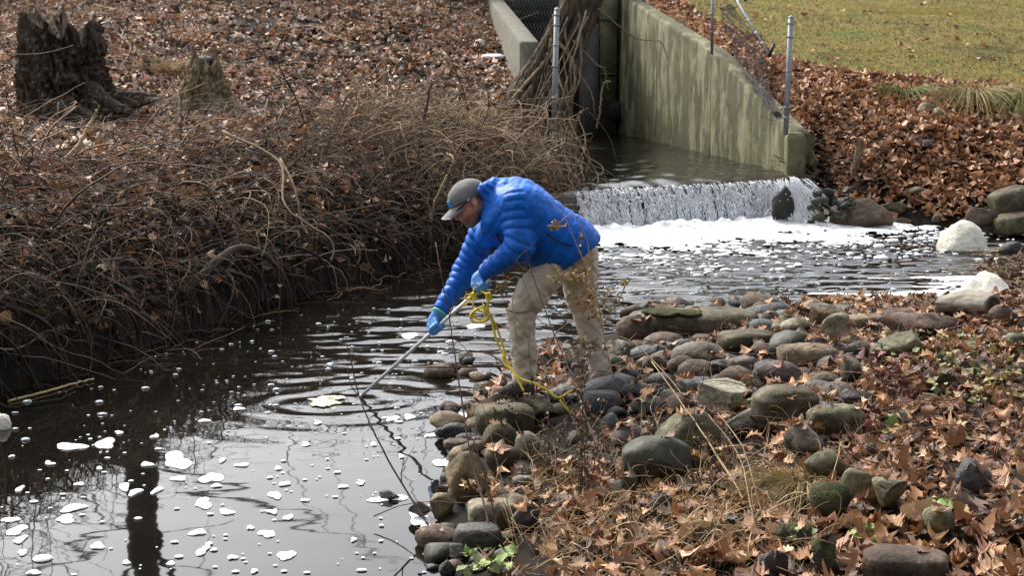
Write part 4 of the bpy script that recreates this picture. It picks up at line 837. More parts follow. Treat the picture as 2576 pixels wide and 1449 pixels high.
# leaning tree
b0 = U(1345, 300, 18.15)
tr_ = empty('leaning_tree', tuple(b0)); tag(tr_, 'leaning tree trunk with stringy bark and hanging vines by the culvert', 'tree')
pts = [U(1318, 330, 18.1), U(1352, 245, 18.15), U(1405, 140, 18.2), U(1455, 20, 18.3), U(1500, -120, 18.5), U(1560, -420, 18.8), U(1580, -800, 19.2)]
obj('trunk', trunk('trunk', b0, pts, [.33, .29, .245, .215, .2, .18, .14], bark_stringy, .2, 90, 110, 4, flare=.25, ridges=26), bark_stringy, tr_)
for (pl, r0, r1) in [([U(1395, 95, 17.9), U(1440, 150, 17.8), U(1446, 215, 17.8), U(1420, 280, 17.8), U(1375, 320, 17.7)], .022, .014), ([U(1420, 60, 17.9), U(1436, 180, 17.8), U(1440, 300, 17.75), U(1446, 400, 17.7)], .012, .008),
                     ([U(1365, 235, 17.75), U(1378, 300, 17.65), U(1405, 345, 17.6), U(1432, 400, 17.6)], .016, .012), ([U(1434, 330, 17.6), U(1425, 355, 17.6), U(1442, 395, 17.6), U(1444, 430, 17.6)], .026, .014), ([U(1462, 280, 17.6), U(1445, 320, 17.6), U(1434, 360, 17.6), U(1450, 420, 17.6)], .022, .02),
                     ([U(1536, 204, 17.6), U(1518, 212, 17.6), U(1510, 270, 17.6), U(1502, 320, 17.6)], .014, .012), ([U(1400, 95, 17.95), U(1455, 180, 17.8), U(1490, 240, 17.7), U(1496, 290, 17.7)], .012, .006), ([U(1505, 20, 18.1), U(1540, 50, 18.2), U(1600, 95, 18.4), U(1660, 105, 18.7), U(1680, 150, 18.8)], .011, .005),
                     ([U(1400, 130, 17.9), U(1382, 200, 17.85), U(1355, 260, 17.7), U(1330, 320, 17.5)], .012, .010), ([U(1395, 180, 17.9), U(1375, 280, 17.6), U(1330, 380, 17.2), U(1318, 420, 17.)], .010, .008), ([U(1440, 100, 17.9), U(1500, 160, 17.8), U(1520, 175, 17.8), U(1530, 230, 17.8)], .008, .004), ([U(1325, 300, 17.7), U(1345, 275, 17.7), U(1380, 240, 17.8), U(1400, 160, 17.9)], .02, .014), ([U(1290, 250, 17.9), U(1320, 215, 17.9), U(1372, 150, 17.95), U(1390, 90, 18)], .03, .02)]:
    obj('vine', tube_me('vine', [p-b0 for p in pl], r0, r1, 30, 7, .006), twigb, tr_)
rgv = np.random.default_rng(77)
for k in range(18):
    s = rgv.uniform(0, 1); x0, y0 = 1462-70*s+rgv.uniform(-35, 40), 20+150*s; x1 = rgv.uniform(1285, 1470); y1 = rgv.uniform(300, 440); Yv = 17.75-.25*rgv.random()
    pl = [U(x0, y0, 17.95), U(x0*.6+x1*.4+rgv.normal(0, 12), y0*.6+y1*.4, Yv), U(x0*.2+x1*.8+rgv.normal(0, 10), y0*.25+y1*.75, Yv-.05), U(x1, y1, Yv-.1)]
    obj('vine', tube_me('vine', [p-b0 for p in pl], rgv.uniform(.005, .016), .004, 24, 5, .006), twigb if k % 3 else twigd, tr_)
# forks and limbs of the tree above the picture (seen only mirrored in the water)
top = pts[-1]
for k in range(7):
    d = np.array([R.normal(0, 1), R.normal(0, .6), R.uniform(.6, 1.6)]); obj('limb', tube_me('limb', [pts[4+k % 3]-b0, pts[4+k % 3]-b0+d*1.0+R.normal(0, .2, 3), pts[4+k % 3]-b0+d*2.4+R.normal(0, .4, 3)], .09, .02, 12, 6), twigd, tr_)
# big dark rotten stump
b1 = GT(185, 300)
s1 = F/(b1[1]*cp+(CAMH-b1[2])*sp_)
st = empty('rotten_stump', tuple(b1)); tag(st, 'large dark rotten tree stump with a jagged top', 'stump')
obj('trunk', trunk('trunk', b1, [U(195, 318, b1[1]), U(165, 240, b1[1]), U(152, 150, b1[1]), U(158, 66, b1[1])], [.50, .40, .365, .33], rot_dark, .24, 80, 130, 9, jag=.36, flare=.35, ridges=22), rot_dark, st)
for pl, r0 in (([U(225, 225, b1[1]-.2), U(270, 260, b1[1]-.3), U(330, 285, b1[1]-.4)], .12), ([U(120, 260, b1[1]-.2), U(90, 300, b1[1]-.35), U(70, 330, b1[1]-.45)], .10), ([U(190, 280, b1[1]-.3), U(205, 320, b1[1]-.5), U(230, 350, b1[1]-.6)], .11)):
    obj('root', tube_me('root', [p-b1 for p in pl], r0, r0*.35, 14, 9, .012), rot_dark, st)
for k in range(6):
    px = R.uniform(75, 235); p0 = U(px, R.uniform(70, 130), b1[1]-.25+R.uniform(0, .5)); obj('splinter', tube_me('splinter', [p0-b1, p0-b1+np.array([R.normal(0, .02), 0, R.uniform(.05, .14)])], .04, .004, 4, 4, .004, False), rot_dark, st)
# smaller tan stump
b2 = GT(520, 285)
st = empty('tan_stump', tuple(b2)); tag(st, 'smaller tan rotted stump with a smooth grey top', 'stump')
obj('trunk', trunk('trunk', b2, [U(528, 305, b2[1]), U(520, 240, b2[1]), U(516, 185, b2[1]), U(518, 148, b2[1])], [.40, .28, .20, .13], rot_tan, .17, 60, 100, 14, jag=.34, flare=.35, ridges=26), rot_tan, st)
V, f = ICO[3]; V = V*np.array([.15, .12, .06]); V[:, 2] *= np.where(V[:, 2] < 0, .6, 1); obj('cut_top', mesh_np('cut_top', V*(1+.05*fbm(V*9, 3)[:, None]), f, smooth=True), grey_cut, st, loc=tuple(U(514, 152, b2[1]+.08)-b2))
obj('splinter', tube_me('splinter', [U(520, 185, b2[1]-.19)-b2, U(516, 140, b2[1]-.15)-b2], .035, .006, 5, 5, .003, False), rot_tan, st)
for pl in ([(570, 250), (600, 285), (625, 300)], [(480, 255), (455, 285), (440, 300)]): obj('root', tube_me('root', [U(x_, y_, b2[1]-.15)-b2 for x_, y_ in pl], .08, .03, 10, 8, .008), rot_tan, st)
# little stub
b3 = GT(370, 195); st = obj('stub', trunk('stub', b3, [b3-np.array([0, 0, .05]), b3+np.array([0, 0, .1]), b3+np.array([.01, 0, .22])], [.05, .045, .04], rot_dark, .1, 20, 30, 3, jag=.05), rot_dark, loc=tuple(b3)); tag(st, 'short dark stub between the two stumps', 'stub')
b3 = GT(2155, 440); st = obj('snag', trunk('snag', b3, [U(2150, 450, b3[1]), U(2152, 420, b3[1]), U(2166, 352, b3[1])], [.05, .045, .03], rot_tan, .12, 24, 26, 5, jag=.06), rot_tan, loc=tuple(b3)); tag(st, 'thin broken snag standing on the far leaf slope', 'snag')

# ------------------------------------------------------------------ single branches and roots on the left bank
def branch(name, pl, r0, r1, mat, label, cat='branch', group=None, sides=7, rough=.004, twigs=0):
    P = [np.array(p) for p in pl]; b_ = P[0]; e = obj(name, tube_me(name, [p-b_ for p in P], r0, r1, None, sides, rough), mat, loc=tuple(b_)); tag(e, label, cat, group)
    return e
def gp(pl, off=.03): return [GT(x, y)+np.array([0, 0, off]) for x, y in pl]
def up(pl): return [U(*p) for p in pl]
branch('pale_cane', up([(122, 500, 11.5), (130, 450, 11.5), (165, 400, 11.7), (210, 345, 11.9), (250, 262, 12.0)]), .018, .012, strawm, 'pale bare stem curving up below the dark stump', 'stem')
branch('thick_root', up([(395, 815, 10.45), (455, 745, 10.6), (520, 680, 10.75), (580, 632, 10.95), (625, 625, 11.1), (665, 640, 11.3), (690, 665, 11.6)]), .036, .026, twigd, 'thick grey root arching out of the bank into the water', 'root', sides=10)
branch('submerged_log', up([(470, 800, 10.6), (380, 808, 10.4), (240, 815, 10.2), (120, 830, 10.0)]), .05, .06, twigd, 'dark horizontal log at the waterline under the brambles', 'log', sides=9)
branch('floating_stick', [G(150, 915, .01), G(230, 895, .02), G(320, 868, .02), G(372, 855, .03)], .02, .012, lichenb, 'grey stick floating beside the bank shadow', 'stick')
branch('leaning_reed', [G(20, 1010, .01), G(120, 985, .01), G(190, 965, .01), G(235, 955, .01)], .008, .006, strawm, 'thin straw stick lying on the water at the left', 'stick')
branch('drooping_twig', up([(560, 330, 12.5), (700, 405, 12.1), (720, 520, 11.6), (830, 600, 11.4), (835, 660, 11.3)]), .012, .005, twigb, 'long drooping twig reaching down to the dark water', 'twig')
branch('hooked_twig', up([(705, 400, 12.2), (740, 470, 11.9), (760, 560, 11.7), (775, 590, 11.6)]), .011, .006, twigb, 'crooked pale twig in the middle of the brambles', 'twig')
branch('bent_cane', up([(1080, 600, 13.8), (1090, 520, 13.7), (1125, 440, 13.6), (1140, 400, 13.6), (1125, 385, 13.7)]), .014, .01, strawm, 'pale bent stem just left of the grey cap', 'stem')
branch('lichen_branch', gp([(835, 320), (900, 290), (960, 278), (1030, 290), (1080, 305)], .06), .03, .02, lichenb, 'lichen covered branch lying across the bank top', 'branch')
branch('dark_upright_stick', up([(1065, 305, 15.2), (1075, 260, 15.2), (1085, 205, 15.2)]), .018, .012, twigd, 'dark stick poking up from the bank top', 'stick')
branch('fallen_pole', gp([(690, 135), (760, 140), (850, 150), (945, 148)], .05), .03, .02, twigd, 'straight dark fallen branch in the middle of the leaf slope', 'branch')
branch('forked_branch', gp([(710, 85), (760, 75), (800, 78), (840, 100), (900, 118)], .05), .022, .014, twigb, 'bent pale branch high on the leaf slope', 'branch')
branch('long_switch', gp([(1010, 140), (1100, 155), (1170, 180), (1220, 190)], .05), .014, .008, twigb, 'long thin switch lying left of the white litter', 'branch')
FBL = ['below the foot of the dark stump at the left edge', 'running from under the dark stump to the thicket', 'below the tan stump', 'in the thicket top at the centre left', 'near the top left corner', 'high on the slope left of the coping wall', 'right of the tan stump', 'between the two stumps', 'at the left edge beside the dark stump', 'at the top edge above the straight fallen branch', 'just above the lichen covered branch', 'near the top right of the leaf slope']
for k, (pl, mt) in enumerate([([(0, 360), (80, 385), (180, 420)], twigb), ([(120, 300), (220, 350), (330, 400), (420, 440)], twigb), ([(330, 330), (500, 320), (640, 360)], twigd), ([(560, 430), (700, 395), (800, 410)], twigd), ([(240, 20), (340, 45), (380, 60)], twigb), ([(900, 40), (1000, 75), (1090, 90)], twigd), ([(640, 190), (760, 200), (860, 230)], twigd), ([(300, 95), (330, 130), (300, 180)], twigb), ([(0, 235), (60, 250), (140, 240)], twigb), ([(600, 20), (690, 10), (760, 40)], twigd), ([(860, 250), (980, 225), (1060, 205)], twigb), ([(1040, 60), (1150, 50), (1240, 70)], twigd)]):
    branch('fallen_branch', gp(pl, .05), R.uniform(.012, .026), .006, mt, 'fallen bare branch '+FBL[k], 'branch', 'fallen branches on the left slope')
# white litter
litter = M('white_litter', [(.3, (.75, .76, .78)), (.7, (.86, .87, .88))], 12, .6, .3)
for k, (px, py, w_, h_, lab) in enumerate([(1206, 115, 22, 18, 'small crumpled white litter on the leaf slope'), (1240, 151, 60, 16, 'flat torn white litter beside the trunk'), (1166, 112, 12, 10, 'tiny white scrap left of the crumpled litter'), (2145, 520, 28, 22, 'splash white leaf clump on the far ledge rock')]):
    c = GT(px, py); s = F/(c[1]*cp+(CAMH-c[2])*sp_); V, f = ICO[3]; V = V*(1+.35*fbm(V*2.5+k, 3, k)[:, None])*np.array([w_/s/2, w_/s/2*.8, h_/s/2]); tag(obj('litter', mesh_np('litter', V, f), litter, loc=tuple(c+np.array([0, 0, .05]))), lab, 'litter')
# driftwood log
dw = empty('driftwood_log', tuple(G(2435, 805, .12))); tag(dw, 'grey driftwood log with a dark cut end behind the red boulder', 'log')
pa, pb_ = GT(2368, 803)+np.array([0, 0, .09]), GT(2496, 812)+np.array([0, 0, .10]); obj('trunk', trunk('trunk', np.array(dw.location), [pa, (pa+pb_)/2+np.array([0, 0, .02]), pb_], [.05, .065, .055], rot_tan, .08, 30, 40, 8, ridges=10), M('driftwood', [(.3, (.12, .11, .09)), (.6, (.24, .22, .18)), (.8, (.33, .31, .26))], 8, .9, .6, 20, .01), dw)
V, f = tubes(np.stack([pb_, pb_+(pb_-pa)/np.linalg.norm(pb_-pa)*.006])[None], np.full((1, 2), .045), 14, True); obj('cut_end', mesh_np('cut_end', local(V, dw.location), f), rot_dark, dw)
# ------------------------------------------------------------------ leaves
slab = [o for o in bpy.data.objects if o.get('label', '').startswith('long flat slab')][0]; V, f = ICO[3]; sq = ROCKS[0]
mossm = M('bright_moss', [(.3, (.02, .022, .006)), (.6, (.055, .058, .012)), (.8, (.12, .115, .03))], 22, .95, 1., 60, .03)
for k, (fx, fy, s_) in enumerate(((-.55, -.35, .2), (-.25, -.45, .16), (-.75, -.1, .12))):
    W = V*(1+.35*fbm(V*2+k, 4, k)[:, None])*np.array([sq[3]*s_*1.5, sq[4]*s_*2.6, .022]); obj('moss_patch', mesh_np('moss_patch', W, f, smooth=True), mossm, slab, loc=(fx*sq[3], fy*sq[4], sq[5]*.90))
def leaf_template(st, kind='oak', seed=0):
    rg = np.random.default_rng(seed)
    if kind == 'oak': wd = {9: [.03, .30, .13, .46, .19, .44, .16, .26, .0], 5: [.04, .42, .2, .4, .0]}[st]
    else: wd = {9: [.02, .2, .34, .40, .40, .34, .26, .14, 0], 5: [.04, .36, .4, .26, 0]}[st]
    x = np.linspace(-.5, .5, st); V = []
    for i in range(st):
        w_ = wd[i]*rg.uniform(.85, 1.15); sh = (.07 if kind == 'oak' and i % 2 else 0)
        V += [(x[i]+sh, w_, 0), (x[i], 0, 0), (x[i]+sh, -w_*rg.uniform(.85, 1.1), 0)]
    I = np.arange(st*3).reshape(st, 3); f = np.vstack([np.stack([I[:-1, j], I[:-1, j+1], I[1:, j+1], I[1:, j]], -1) for j in (0, 1)])
    return np.array(V), f
def curl(V, rg, amt=1.):
    c1, c2, c3 = rg.normal(0, .55, 3)*amt; V = V.copy()
    V[:, 2] = c1*V[:, 0]**2*1.5+(abs(c2)*.9+.15)*V[:, 1]**2*2+c3*V[:, 0]*V[:, 1]*1.5+rg.normal(0, .03, len(V)); return V
def rotm(rz, tx, ty):
    n_ = len(rz); cz, sz = np.cos(rz), np.sin(rz); cx, sx = np.cos(tx), np.sin(tx); cy, sy = np.cos(ty), np.sin(ty); o = np.zeros(n_); i = np.ones(n_)
    Z = np.stack([cz, -sz, o, sz, cz, o, o, o, i], 1).reshape(-1, 3, 3); X = np.stack([i, o, o, o, cx, -sx, o, sx, cx], 1).reshape(-1, 3, 3); Y = np.stack([cy, o, sy, o, i, o, -sy, o, cy], 1).reshape(-1, 3, 3)
    return Z@X@Y
def scatter(name, P, size, tilt, cols, st, label, rg, kinds=(('oak', .75), ('oval', .25)), mat=None, cat='leaves', curlamt=1.):
    n_ = len(P); Vs = []; Fs = []; Cs = []; o_ = 0; nv = 12; pick = rg.integers(0, nv, n_)
    Rm = rotm(rg.uniform(0, 2*math.pi, n_), rg.normal(0, tilt, n_), rg.normal(0, tilt, n_))
    for k in range(nv):
        kd = kinds[0][0] if k/nv < kinds[0][1] else kinds[-1][0]
        V, f = leaf_template(st, kd, k); V = curl(V, np.random.default_rng(k+50), curlamt); s = pick == k; c = s.sum()
        if not c: continue
        W = np.einsum('nij,vj->nvi', Rm[s], V)*size[s][:, None, None]+P[s][:, None]
        Vs.append(W.reshape(-1, 3)); Fs.append((f[None]+(np.arange(c)*len(V))[:, None, None]).reshape(-1, 4)+o_); Cs.append(np.repeat(cols[s], len(V), 0)); o_ += c*len(V)
    me = mesh_np(name, np.vstack(Vs), np.vstack(Fs), np.vstack(Cs), True)
    return tag(obj(name, me, mat or leaf_mat), label, cat, kind='stuff')
RK = np.array(ROCKS)
def on_rock(x, y, k=.8):
    m_ = np.zeros(len(x), bool)
    for q in RK: m_ |= ((x-q[0])/(q[3]*k))**2+((y-q[1])/(q[4]*k))**2 < 1
    return m_
def inview(P, mg=60):
    d = P-np.array([0, 0, CAMH]); dep = d[:, 1]*cp-d[:, 2]*sp_; xx = 1288+F*d[:, 0]/dep; yy = 724.5-F*(d[:, 1]*sp_+d[:, 2]*cp)/dep
    return (xx > -mg) & (xx < 2576+mg) & (yy > -mg) & (yy < 1449+mg), xx, yy
# near bank
rg = np.random.default_rng(101)
X = rg.uniform(-.6, 4.5, 60000); Y = rg.uniform(3.6, 11.6, 60000); Z = terr(X, Y); dn = pdist(Np, X, Y); P = np.stack([X, Y, Z], 1); iv, xx, yy = inview(P, 80)
dens = np.where(yy > 1180, np.clip((dn-.3)/.35, .1, 1), np.clip((dn-.55)/1.1, .035, 1))*np.clip(1.0-.3*(yy < 860), 0, 1)
dens = dens*np.where((xx < 1950) & (yy > 850) & (yy < 1150), .35, 1)*(.45+.55*vn(p2(X, Y, 2.2), 13)*1.4)
k_ = iv & (Z > .02) & (rg.random(len(X)) < dens*.5) & ~on_rock(X, Y, 1.0); P = P[k_]; P[:, 2] += rg.random(len(P))**1.5*.055+.004
sz = rg.uniform(.035, .092, len(P)); col = leafcols(len(P))*np.array([1.0, .97, .92])*rg.choice([.55, 1.05, 1.3], (len(P), 1)); print('near leaves', len(P))
_, xx, yy = inview(P); px_size = sz*F/P[:, 1]
order = np.argsort(-(px_size+40*(P[:, 2]-terr(P[:, 0], P[:, 1])))); big = order[:280]; rest = order[280:]
scatter('leaf_litter', P[rest], sz[rest], .38, col[rest], 9, 'brown oak leaf litter covering the near bank', rg)
LM = []
for k in range(14):
    V, f = leaf_template(9, 'oak' if k < 11 else 'oval', k+20); V = curl(V, np.random.default_rng(k+150), 1.7); me = mesh_np('oak_leaf', V, f, smooth=True); me.materials.append(leaf_obj_mat); LM.append(me)
LCW = [('tan', (.36, .205, .108)), ('brown', (.25, .125, .06)), ('dark brown', (.10, .055, .033)), ('orange brown', (.31, .145, .058)), ('pale tan', (.45, .30, .18)), ('pinkish tan', (.36, .20, .13)), ('reddish brown', (.19, .085, .042))]
for k, i in enumerate(big):
    cw, cv = LCW[k % 7]; o = obj('oak_leaf', LM[k % 14], None, loc=tuple(P[i]+np.array([0, 0, .02]))); o.color = (*(np.array(cv)*np.array([1.02, 1.0, .95])*rg.uniform(.7, 1.2)), 1); o.scale = (sz[i]*1.05,)*3; o.rotation_euler = (rg.normal(0, .4), rg.normal(0, .4), rg.uniform(0, 6.28))
    kk = min(range(NB), key=lambda j: (ROCKS[j][0]-P[i][0])**2+(ROCKS[j][1]-P[i][1])**2); dx, dy = P[i][0]-ROCKS[kk][0], P[i][1]-ROCKS[kk][1]
    tag(o, '%s %s leaf %s the %s' % ('large' if sz[i] > .09 else 'small', cw, ('right of' if dx > 0 else 'left of') if abs(dx) > abs(dy) else ('behind' if dy > 0 else 'in front of'), HEADS[kk]), 'leaf', 'large fallen leaves on the near bank')
# hand-placed tell-apart leaves
special = [(1765, 1405, .15, 'largest pale pink brown oak leaf at the bottom centre', (.46, .27, .19)), (2445, 1290, .12, 'dull grey purple leaf near the right edge', (.16, .115, .11)), (2100, 1330, .13, 'broad pinkish oak leaf below the moss cushion', (.42, .23, .16)), (2015, 985-70, .05, 'x', None), (2170, 945, .07, 'pale forked leaf on the slate blue stone', (.55, .36, .22)), (2250, 925, .07, 'white tan leaf by the vine', (.6, .5, .36)), (1745, 1005, .07, 'orange tan leaf below the pale granite boulder', (.5, .24, .09)), (1975, 850, .06, 'tan leaf caught between far row stones', (.42, .24, .12)), (1630, 1000, .09, 'orange tan leaf on the stones right of the man', (.5, .25, .11)), (2405, 1110, .10, 'pinkish star shaped leaf in the right leaf litter', (.50, .31, .2))]
for k, (px, py, s_, lab, c_) in enumerate(special):
    if lab == 'x': continue
    g = GT(px, py, .04); V, f = leaf_template(9, 'oak', k+70); V = curl(V, np.random.default_rng(k+250), .7); me = mesh_np('oak_leaf', V*s_*1.1, f, np.tile(np.array(c_), (len(V), 1)), True)
    o = obj('oak_leaf', me, leaf_mat, loc=tuple(g+np.array([0, 0, .03]))); o.rotation_euler = (.45, rg.normal(0, .2), rg.uniform(0, 6)); tag(o, lab, 'leaf')
# leaves resting on stones
P = []
for _ in range(230):
    q = RK[rg.integers(0, len(RL))]; a_ = rg.uniform(0, 6.28); t_ = rg.random()**.5*.85; P.append((q[0]+q[3]*t_*math.cos(a_), q[1]+q[4]*t_*math.sin(a_), q[2]+q[5]*math.sqrt(1-t_*t_)*.97+.006))
P = np.array(P); P = P[P[:, 0] > -.1]; scatter('leaves_on_stones', P, rg.uniform(.035, .085, len(P)), .35, leafcols(len(P))*1.1, 9, 'single brown leaves resting on top of the near stones', rg)
# far right leaf slope
X = rg.uniform(2.2, 7.5, 50000); Y = rg.uniform(15.2, 27, 50000); lmk = lawnmask(X, Y); Z = terr(X, Y); P = np.stack([X, Y, Z], 1); iv, xx, yy = inview(P)
wallside = (X > np.interp(Y, [17.4, 24.5, 30], [3.55, 2.3, 2.3])); k_ = iv & wallside & (Z > .05) & (rg.random(len(X)) < np.where(lmk < .35, .95*np.clip(pdist(Rp, X, Y)*2.5, .1, 1), .004)) & ~on_rock(X, Y, .8); P = P[k_]; P[:, 2] += rg.random(len(P))**1.4*.07+.006
c_ = leafcols(len(P))*1.25; og = rg.random(len(P)) < .45; c_[og] = np.array([.37, .205, .115])*rg.uniform(.45, 1.4, (og.sum(), 1)); print('right leaves', len(P))
scatter('leaf_litter', P, rg.uniform(.07, .15, len(P)), .5, c_, 5, 'rust brown oak leaves banked below the lawn', rg)
# gravel spit debris
X = rg.uniform(4.0, 6, 5000); Y = rg.uniform(11.8, 14.4, 5000); Z = terr(X, Y); k_ = Z > .0; P = np.stack([X, Y, Z+.01+rg.random(5000)*.03], 1)[k_]
scatter('spit_debris', P, rg.uniform(.03, .09, len(P)), .5, np.array([.10, .065, .04])*rg.uniform(.3, 2.2, (len(P), 1)), 5, 'dark leaf debris heaped on the gravel spit', rg)
# left slope
X = rg.uniform(-9.5, .6, 190000); Y = rg.uniform(8, 31, 190000); dL = pdist(Lp, X, Y); ins = inside(Wp, X, Y); Z = terr(X, Y); P = np.stack([X, Y, Z], 1); iv, xx, yy = inview(P, 30)
k_ = iv & ~ins & (X < np.interp(Y, [15, 17.2, 25, 31], [.3, .2, -.2, -.3])) & (rg.random(len(X)) < np.clip((dL-.1)*1.2, .12, 1)*np.clip(1.7*vn(p2(X, Y, 1.3), 17)-.15, .12, 1)*.85); P = P[k_]; P[:, 2] += rg.random(len(P))**1.5*.05+.004; print('left leaves', len(P))
scatter('leaf_litter', P, rg.uniform(.05, .145, len(P)), .5, leafcols(len(P), 'far'), 5, 'mixed brown and pale leaf litter over the left slope', rg)
# fine twig litter on the left slope
def litter_twigs(name, P, ln, r, rg, label, lift, mat=twig_mat, cols=None, m_=5, droop=None, kind='stuff', cat='twigs', bend=.25, upz=(.0, .25)):
    n_ = len(P); a = rg.uniform(0, 2*math.pi, n_); el = rg.uniform(upz[0], upz[1], n_); d = np.stack([np.cos(a)*np.cos(el), np.sin(a)*np.cos(el), np.sin(el)], 1); t = np.linspace(0, 1, m_)
    side = np.cross(d, np.array([0, 0, 1.])); side /= np.linalg.norm(side, axis=1, keepdims=True)+1e-9; bd = rg.normal(0, bend, (n_, 1, 1)); bz = rg.normal(0, bend*.5, (n_, 1, 1))
    Q = P[:, None]+ln[:, None, None]*(d[:, None]*t[None, :, None]+bd*side[:, None]*(t*(1-t)*2)[None, :, None]+bz*np.array([0, 0, 1.])*(t*(1-t)*2)[None, :, None]); Q[..., 2] += lift
    V, f = tubes(Q, r[:, None]*np.linspace(1, .5, m_)[None], 3); cols = cols if cols is not None else np.array([.12, .085, .06])*rg.uniform(.35, 2.2, (n_, 1))
    return tag(obj(name, mesh_np(name, V, f, np.repeat(cols, m_*3, 0)), mat), label, cat, kind=kind)
k2 = rg.permutation(len(P))[:3600]; litter_twigs('twig_litter', P[k2], rg.uniform(.12, .9, 3600), rg.uniform(.002, .008, 3600), rg, 'thin dead twigs littering the left slope', .02)
# ------------------------------------------------------------------ bramble thicket along the left bank
rg = np.random.default_rng(202)
Lseg = np.linalg.norm(np.diff(Lp[1:], axis=0), axis=1); cum = np.concatenate([[0], np.cumsum(Lseg)])
def on_bank(s):
    i = np.clip(np.searchsorted(cum, s)-1, 0, len(Lseg)-1); f_ = (s-cum[i])/Lseg[i]; a = Lp[1:][i]; b_ = Lp[1:][i+1]; d = (b_-a)/Lseg[i][:, None]
    return a+(b_-a)*f_[:, None], np.stack([-d[:, 1], d[:, 0]], 1), d
def brambles(name, n_, back, hgt, reach, rmin, rmax, rg, label, cols, smin=0, smax=None, m_=13, bias=.35, zoff=(0, .25), el0=(.1, 1.2), dro=1.):
    s = rg.uniform(smin, smax or cum[-1], n_); p, nr, tg = on_bank(s); bk = back[0]+(back[1]-back[0])*rg.random(n_); base = p+nr*bk[:, None]; z0 = np.maximum(tfast(base[:, 0], base[:, 1]), 0)+rg.uniform(*zoff, n_)
    ln = rg.uniform(*reach, n_)/m_; wa = np.arctan2(-nr[:, 1], -nr[:, 0]); az = np.where(rg.random(n_) < bias, wa+rg.normal(0, .5, n_), rg.uniform(0, 2*math.pi, n_)); el = rg.uniform(*el0, n_); turn = rg.normal(0, .16, n_); drop = rg.uniform(.05, .30, n_)*dro
    P = np.zeros((n_, m_, 3)); q = np.stack([base[:, 0], base[:, 1], z0], 1)
    for k in range(m_):
        P[:, k] = q; d_ = np.stack([np.cos(az)*np.cos(el), np.sin(az)*np.cos(el), np.sin(el)], 1); q = q+d_*ln[:, None]; az = az+turn+rg.normal(0, .14, n_); el = np.maximum(el-drop+rg.normal(0, .12, n_), -1.45)
        g = np.maximum(tfast(q[:, 0], q[:, 1]), 0.)+.015; hit = q[:, 2] < g; q[:, 2] = np.where(hit, g, q[:, 2]); el = np.where(hit, rg.uniform(0, .4, n_), el)
    r = rg.uniform(rmin, rmax, (n_, 1))*np.linspace(1, .5, m_)[None]
    V, f = tubes(P, r, 3); c = cols(n_)
    return tag(obj(name, mesh_np(name, V, f, np.repeat(c, m_*3, 0)), twig_mat), label, 'brambles', kind='stuff')
def cbr(n_):
    c = np.array([.042, .025, .0155])*rg.uniform(.25, 2.2, (n_, 1)); k = rg.random(n_) < .13; c[k] = np.array([.25, .165, .09])*rg.uniform(.5, 1.4, (k.sum(), 1)); k = rg.random(n_) < .2; c[k] = np.array([.070, .032, .021])*rg.uniform(.4, 1.5, (k.sum(), 1)); return c
def cbr2(n_): return np.array([.105, .066, .040])*rg.uniform(.2, 2.3, (n_, 1))
def cst(n_):
    c = np.array([.25, .18, .11])*rg.uniform(.2, 1.8, (n_, 1)); return c
brambles('bramble_thicket', 2200, (.05, 1.55), None, (.35, 1.4), .002, .006, rg, 'dense brown bramble thicket arching over the left bank', cbr, 2.5, zoff=(0, .18), el0=(0., 1.05))
brambles('arching_canes', 110, (.1, 1.8), None, (1.0, 2.6), .005, .010, rg, 'thicker arching canes standing out of the left bank thicket', cbr2, 2.5, m_=20, el0=(.3, 1.3), dro=.7, bias=.5)
brambles('bank_tangle', 700, (.0, .45), None, (.3, .9), .0018, .0045, rg, 'dark tangled stalks covering the steep face of the left bank', lambda n_: cbr(n_)*.7, 1.5, bias=.25, zoff=(.0, .2), el0=(-.2, .9))
brambles('hanging_brambles', 420, (-.05, .5), None, (.4, 1.2), .0018, .005, rg, 'thin bramble canes hanging over the undercut left bank', cbr, 2.0, bias=.8, el0=(-.3, .5), dro=1.6)
brambles('upper_brambles', 330, (1.4, 3.4), None, (.4, 1.3), .002, .0045, rg, 'loose arching bramble canes on top of the left bank', cbr, 2.0, el0=(.1, .9))
brambles('straw_thicket', 1700, (-.05, 1.9), None, (.3, 1.1), .0022, .0056, rg, 'straw coloured tangle of dead stalks below the leaning tree', cst, cum[-1]-3.4, el0=(.2, 1.4))
# dead leaves caught in the thicket
s = rg.uniform(2.5, cum[-1], 1100); p, nr, tg = on_bank(s); bk = rg.uniform(-.05, 1.8, 1100); q = p+nr*bk[:, None]; P = np.stack([q[:, 0], q[:, 1], np.maximum(terr(q[:, 0], q[:, 1]), .05)+rg.uniform(.02, .32, 1100)], 1)
scatter('caught_leaves', P, rg.uniform(.04, .10, 1100), .9, leafcols(1100)*1.0, 5, 'withered leaves caught in the bramble thicket', rg)
# canes and vines draped between the leaning tree and the weir
rgw = np.random.default_rng(909); Q = []; nq = 140
for k in range(nq):
    x0, y0 = rgw.uniform(1345, 1455), rgw.uniform(280, 450); x1 = np.clip(x0+rgw.normal(18, 28), 1350, 1492); y1 = y0+rgw.uniform(90, 260); Yv = 17.3-(y0-230)*.004-rgw.random()*.3; Ye = Yv-.25-rgw.random()*.7
    Q.append(cr([U(x0, y0, Yv), U((x0+x1)/2+rgw.normal(0, 22), y0*.6+y1*.4-rgw.uniform(0, 30), Yv-.1), U(x1+rgw.normal(0, 10), y0*.25+y1*.75, (Yv+Ye)/2), U(x1, min(y1, 612), Ye)], 12))
V, f = tubes(np.array(Q), rgw.uniform(.003, .011, (nq, 1))*np.linspace(1, .5, 12)[None], 4); cc = np.where(rgw.random((nq, 1)) < .4, np.array([.22, .155, .09]), np.array([.07, .046, .03]))*rgw.uniform(.4, 1.5, (nq, 1))
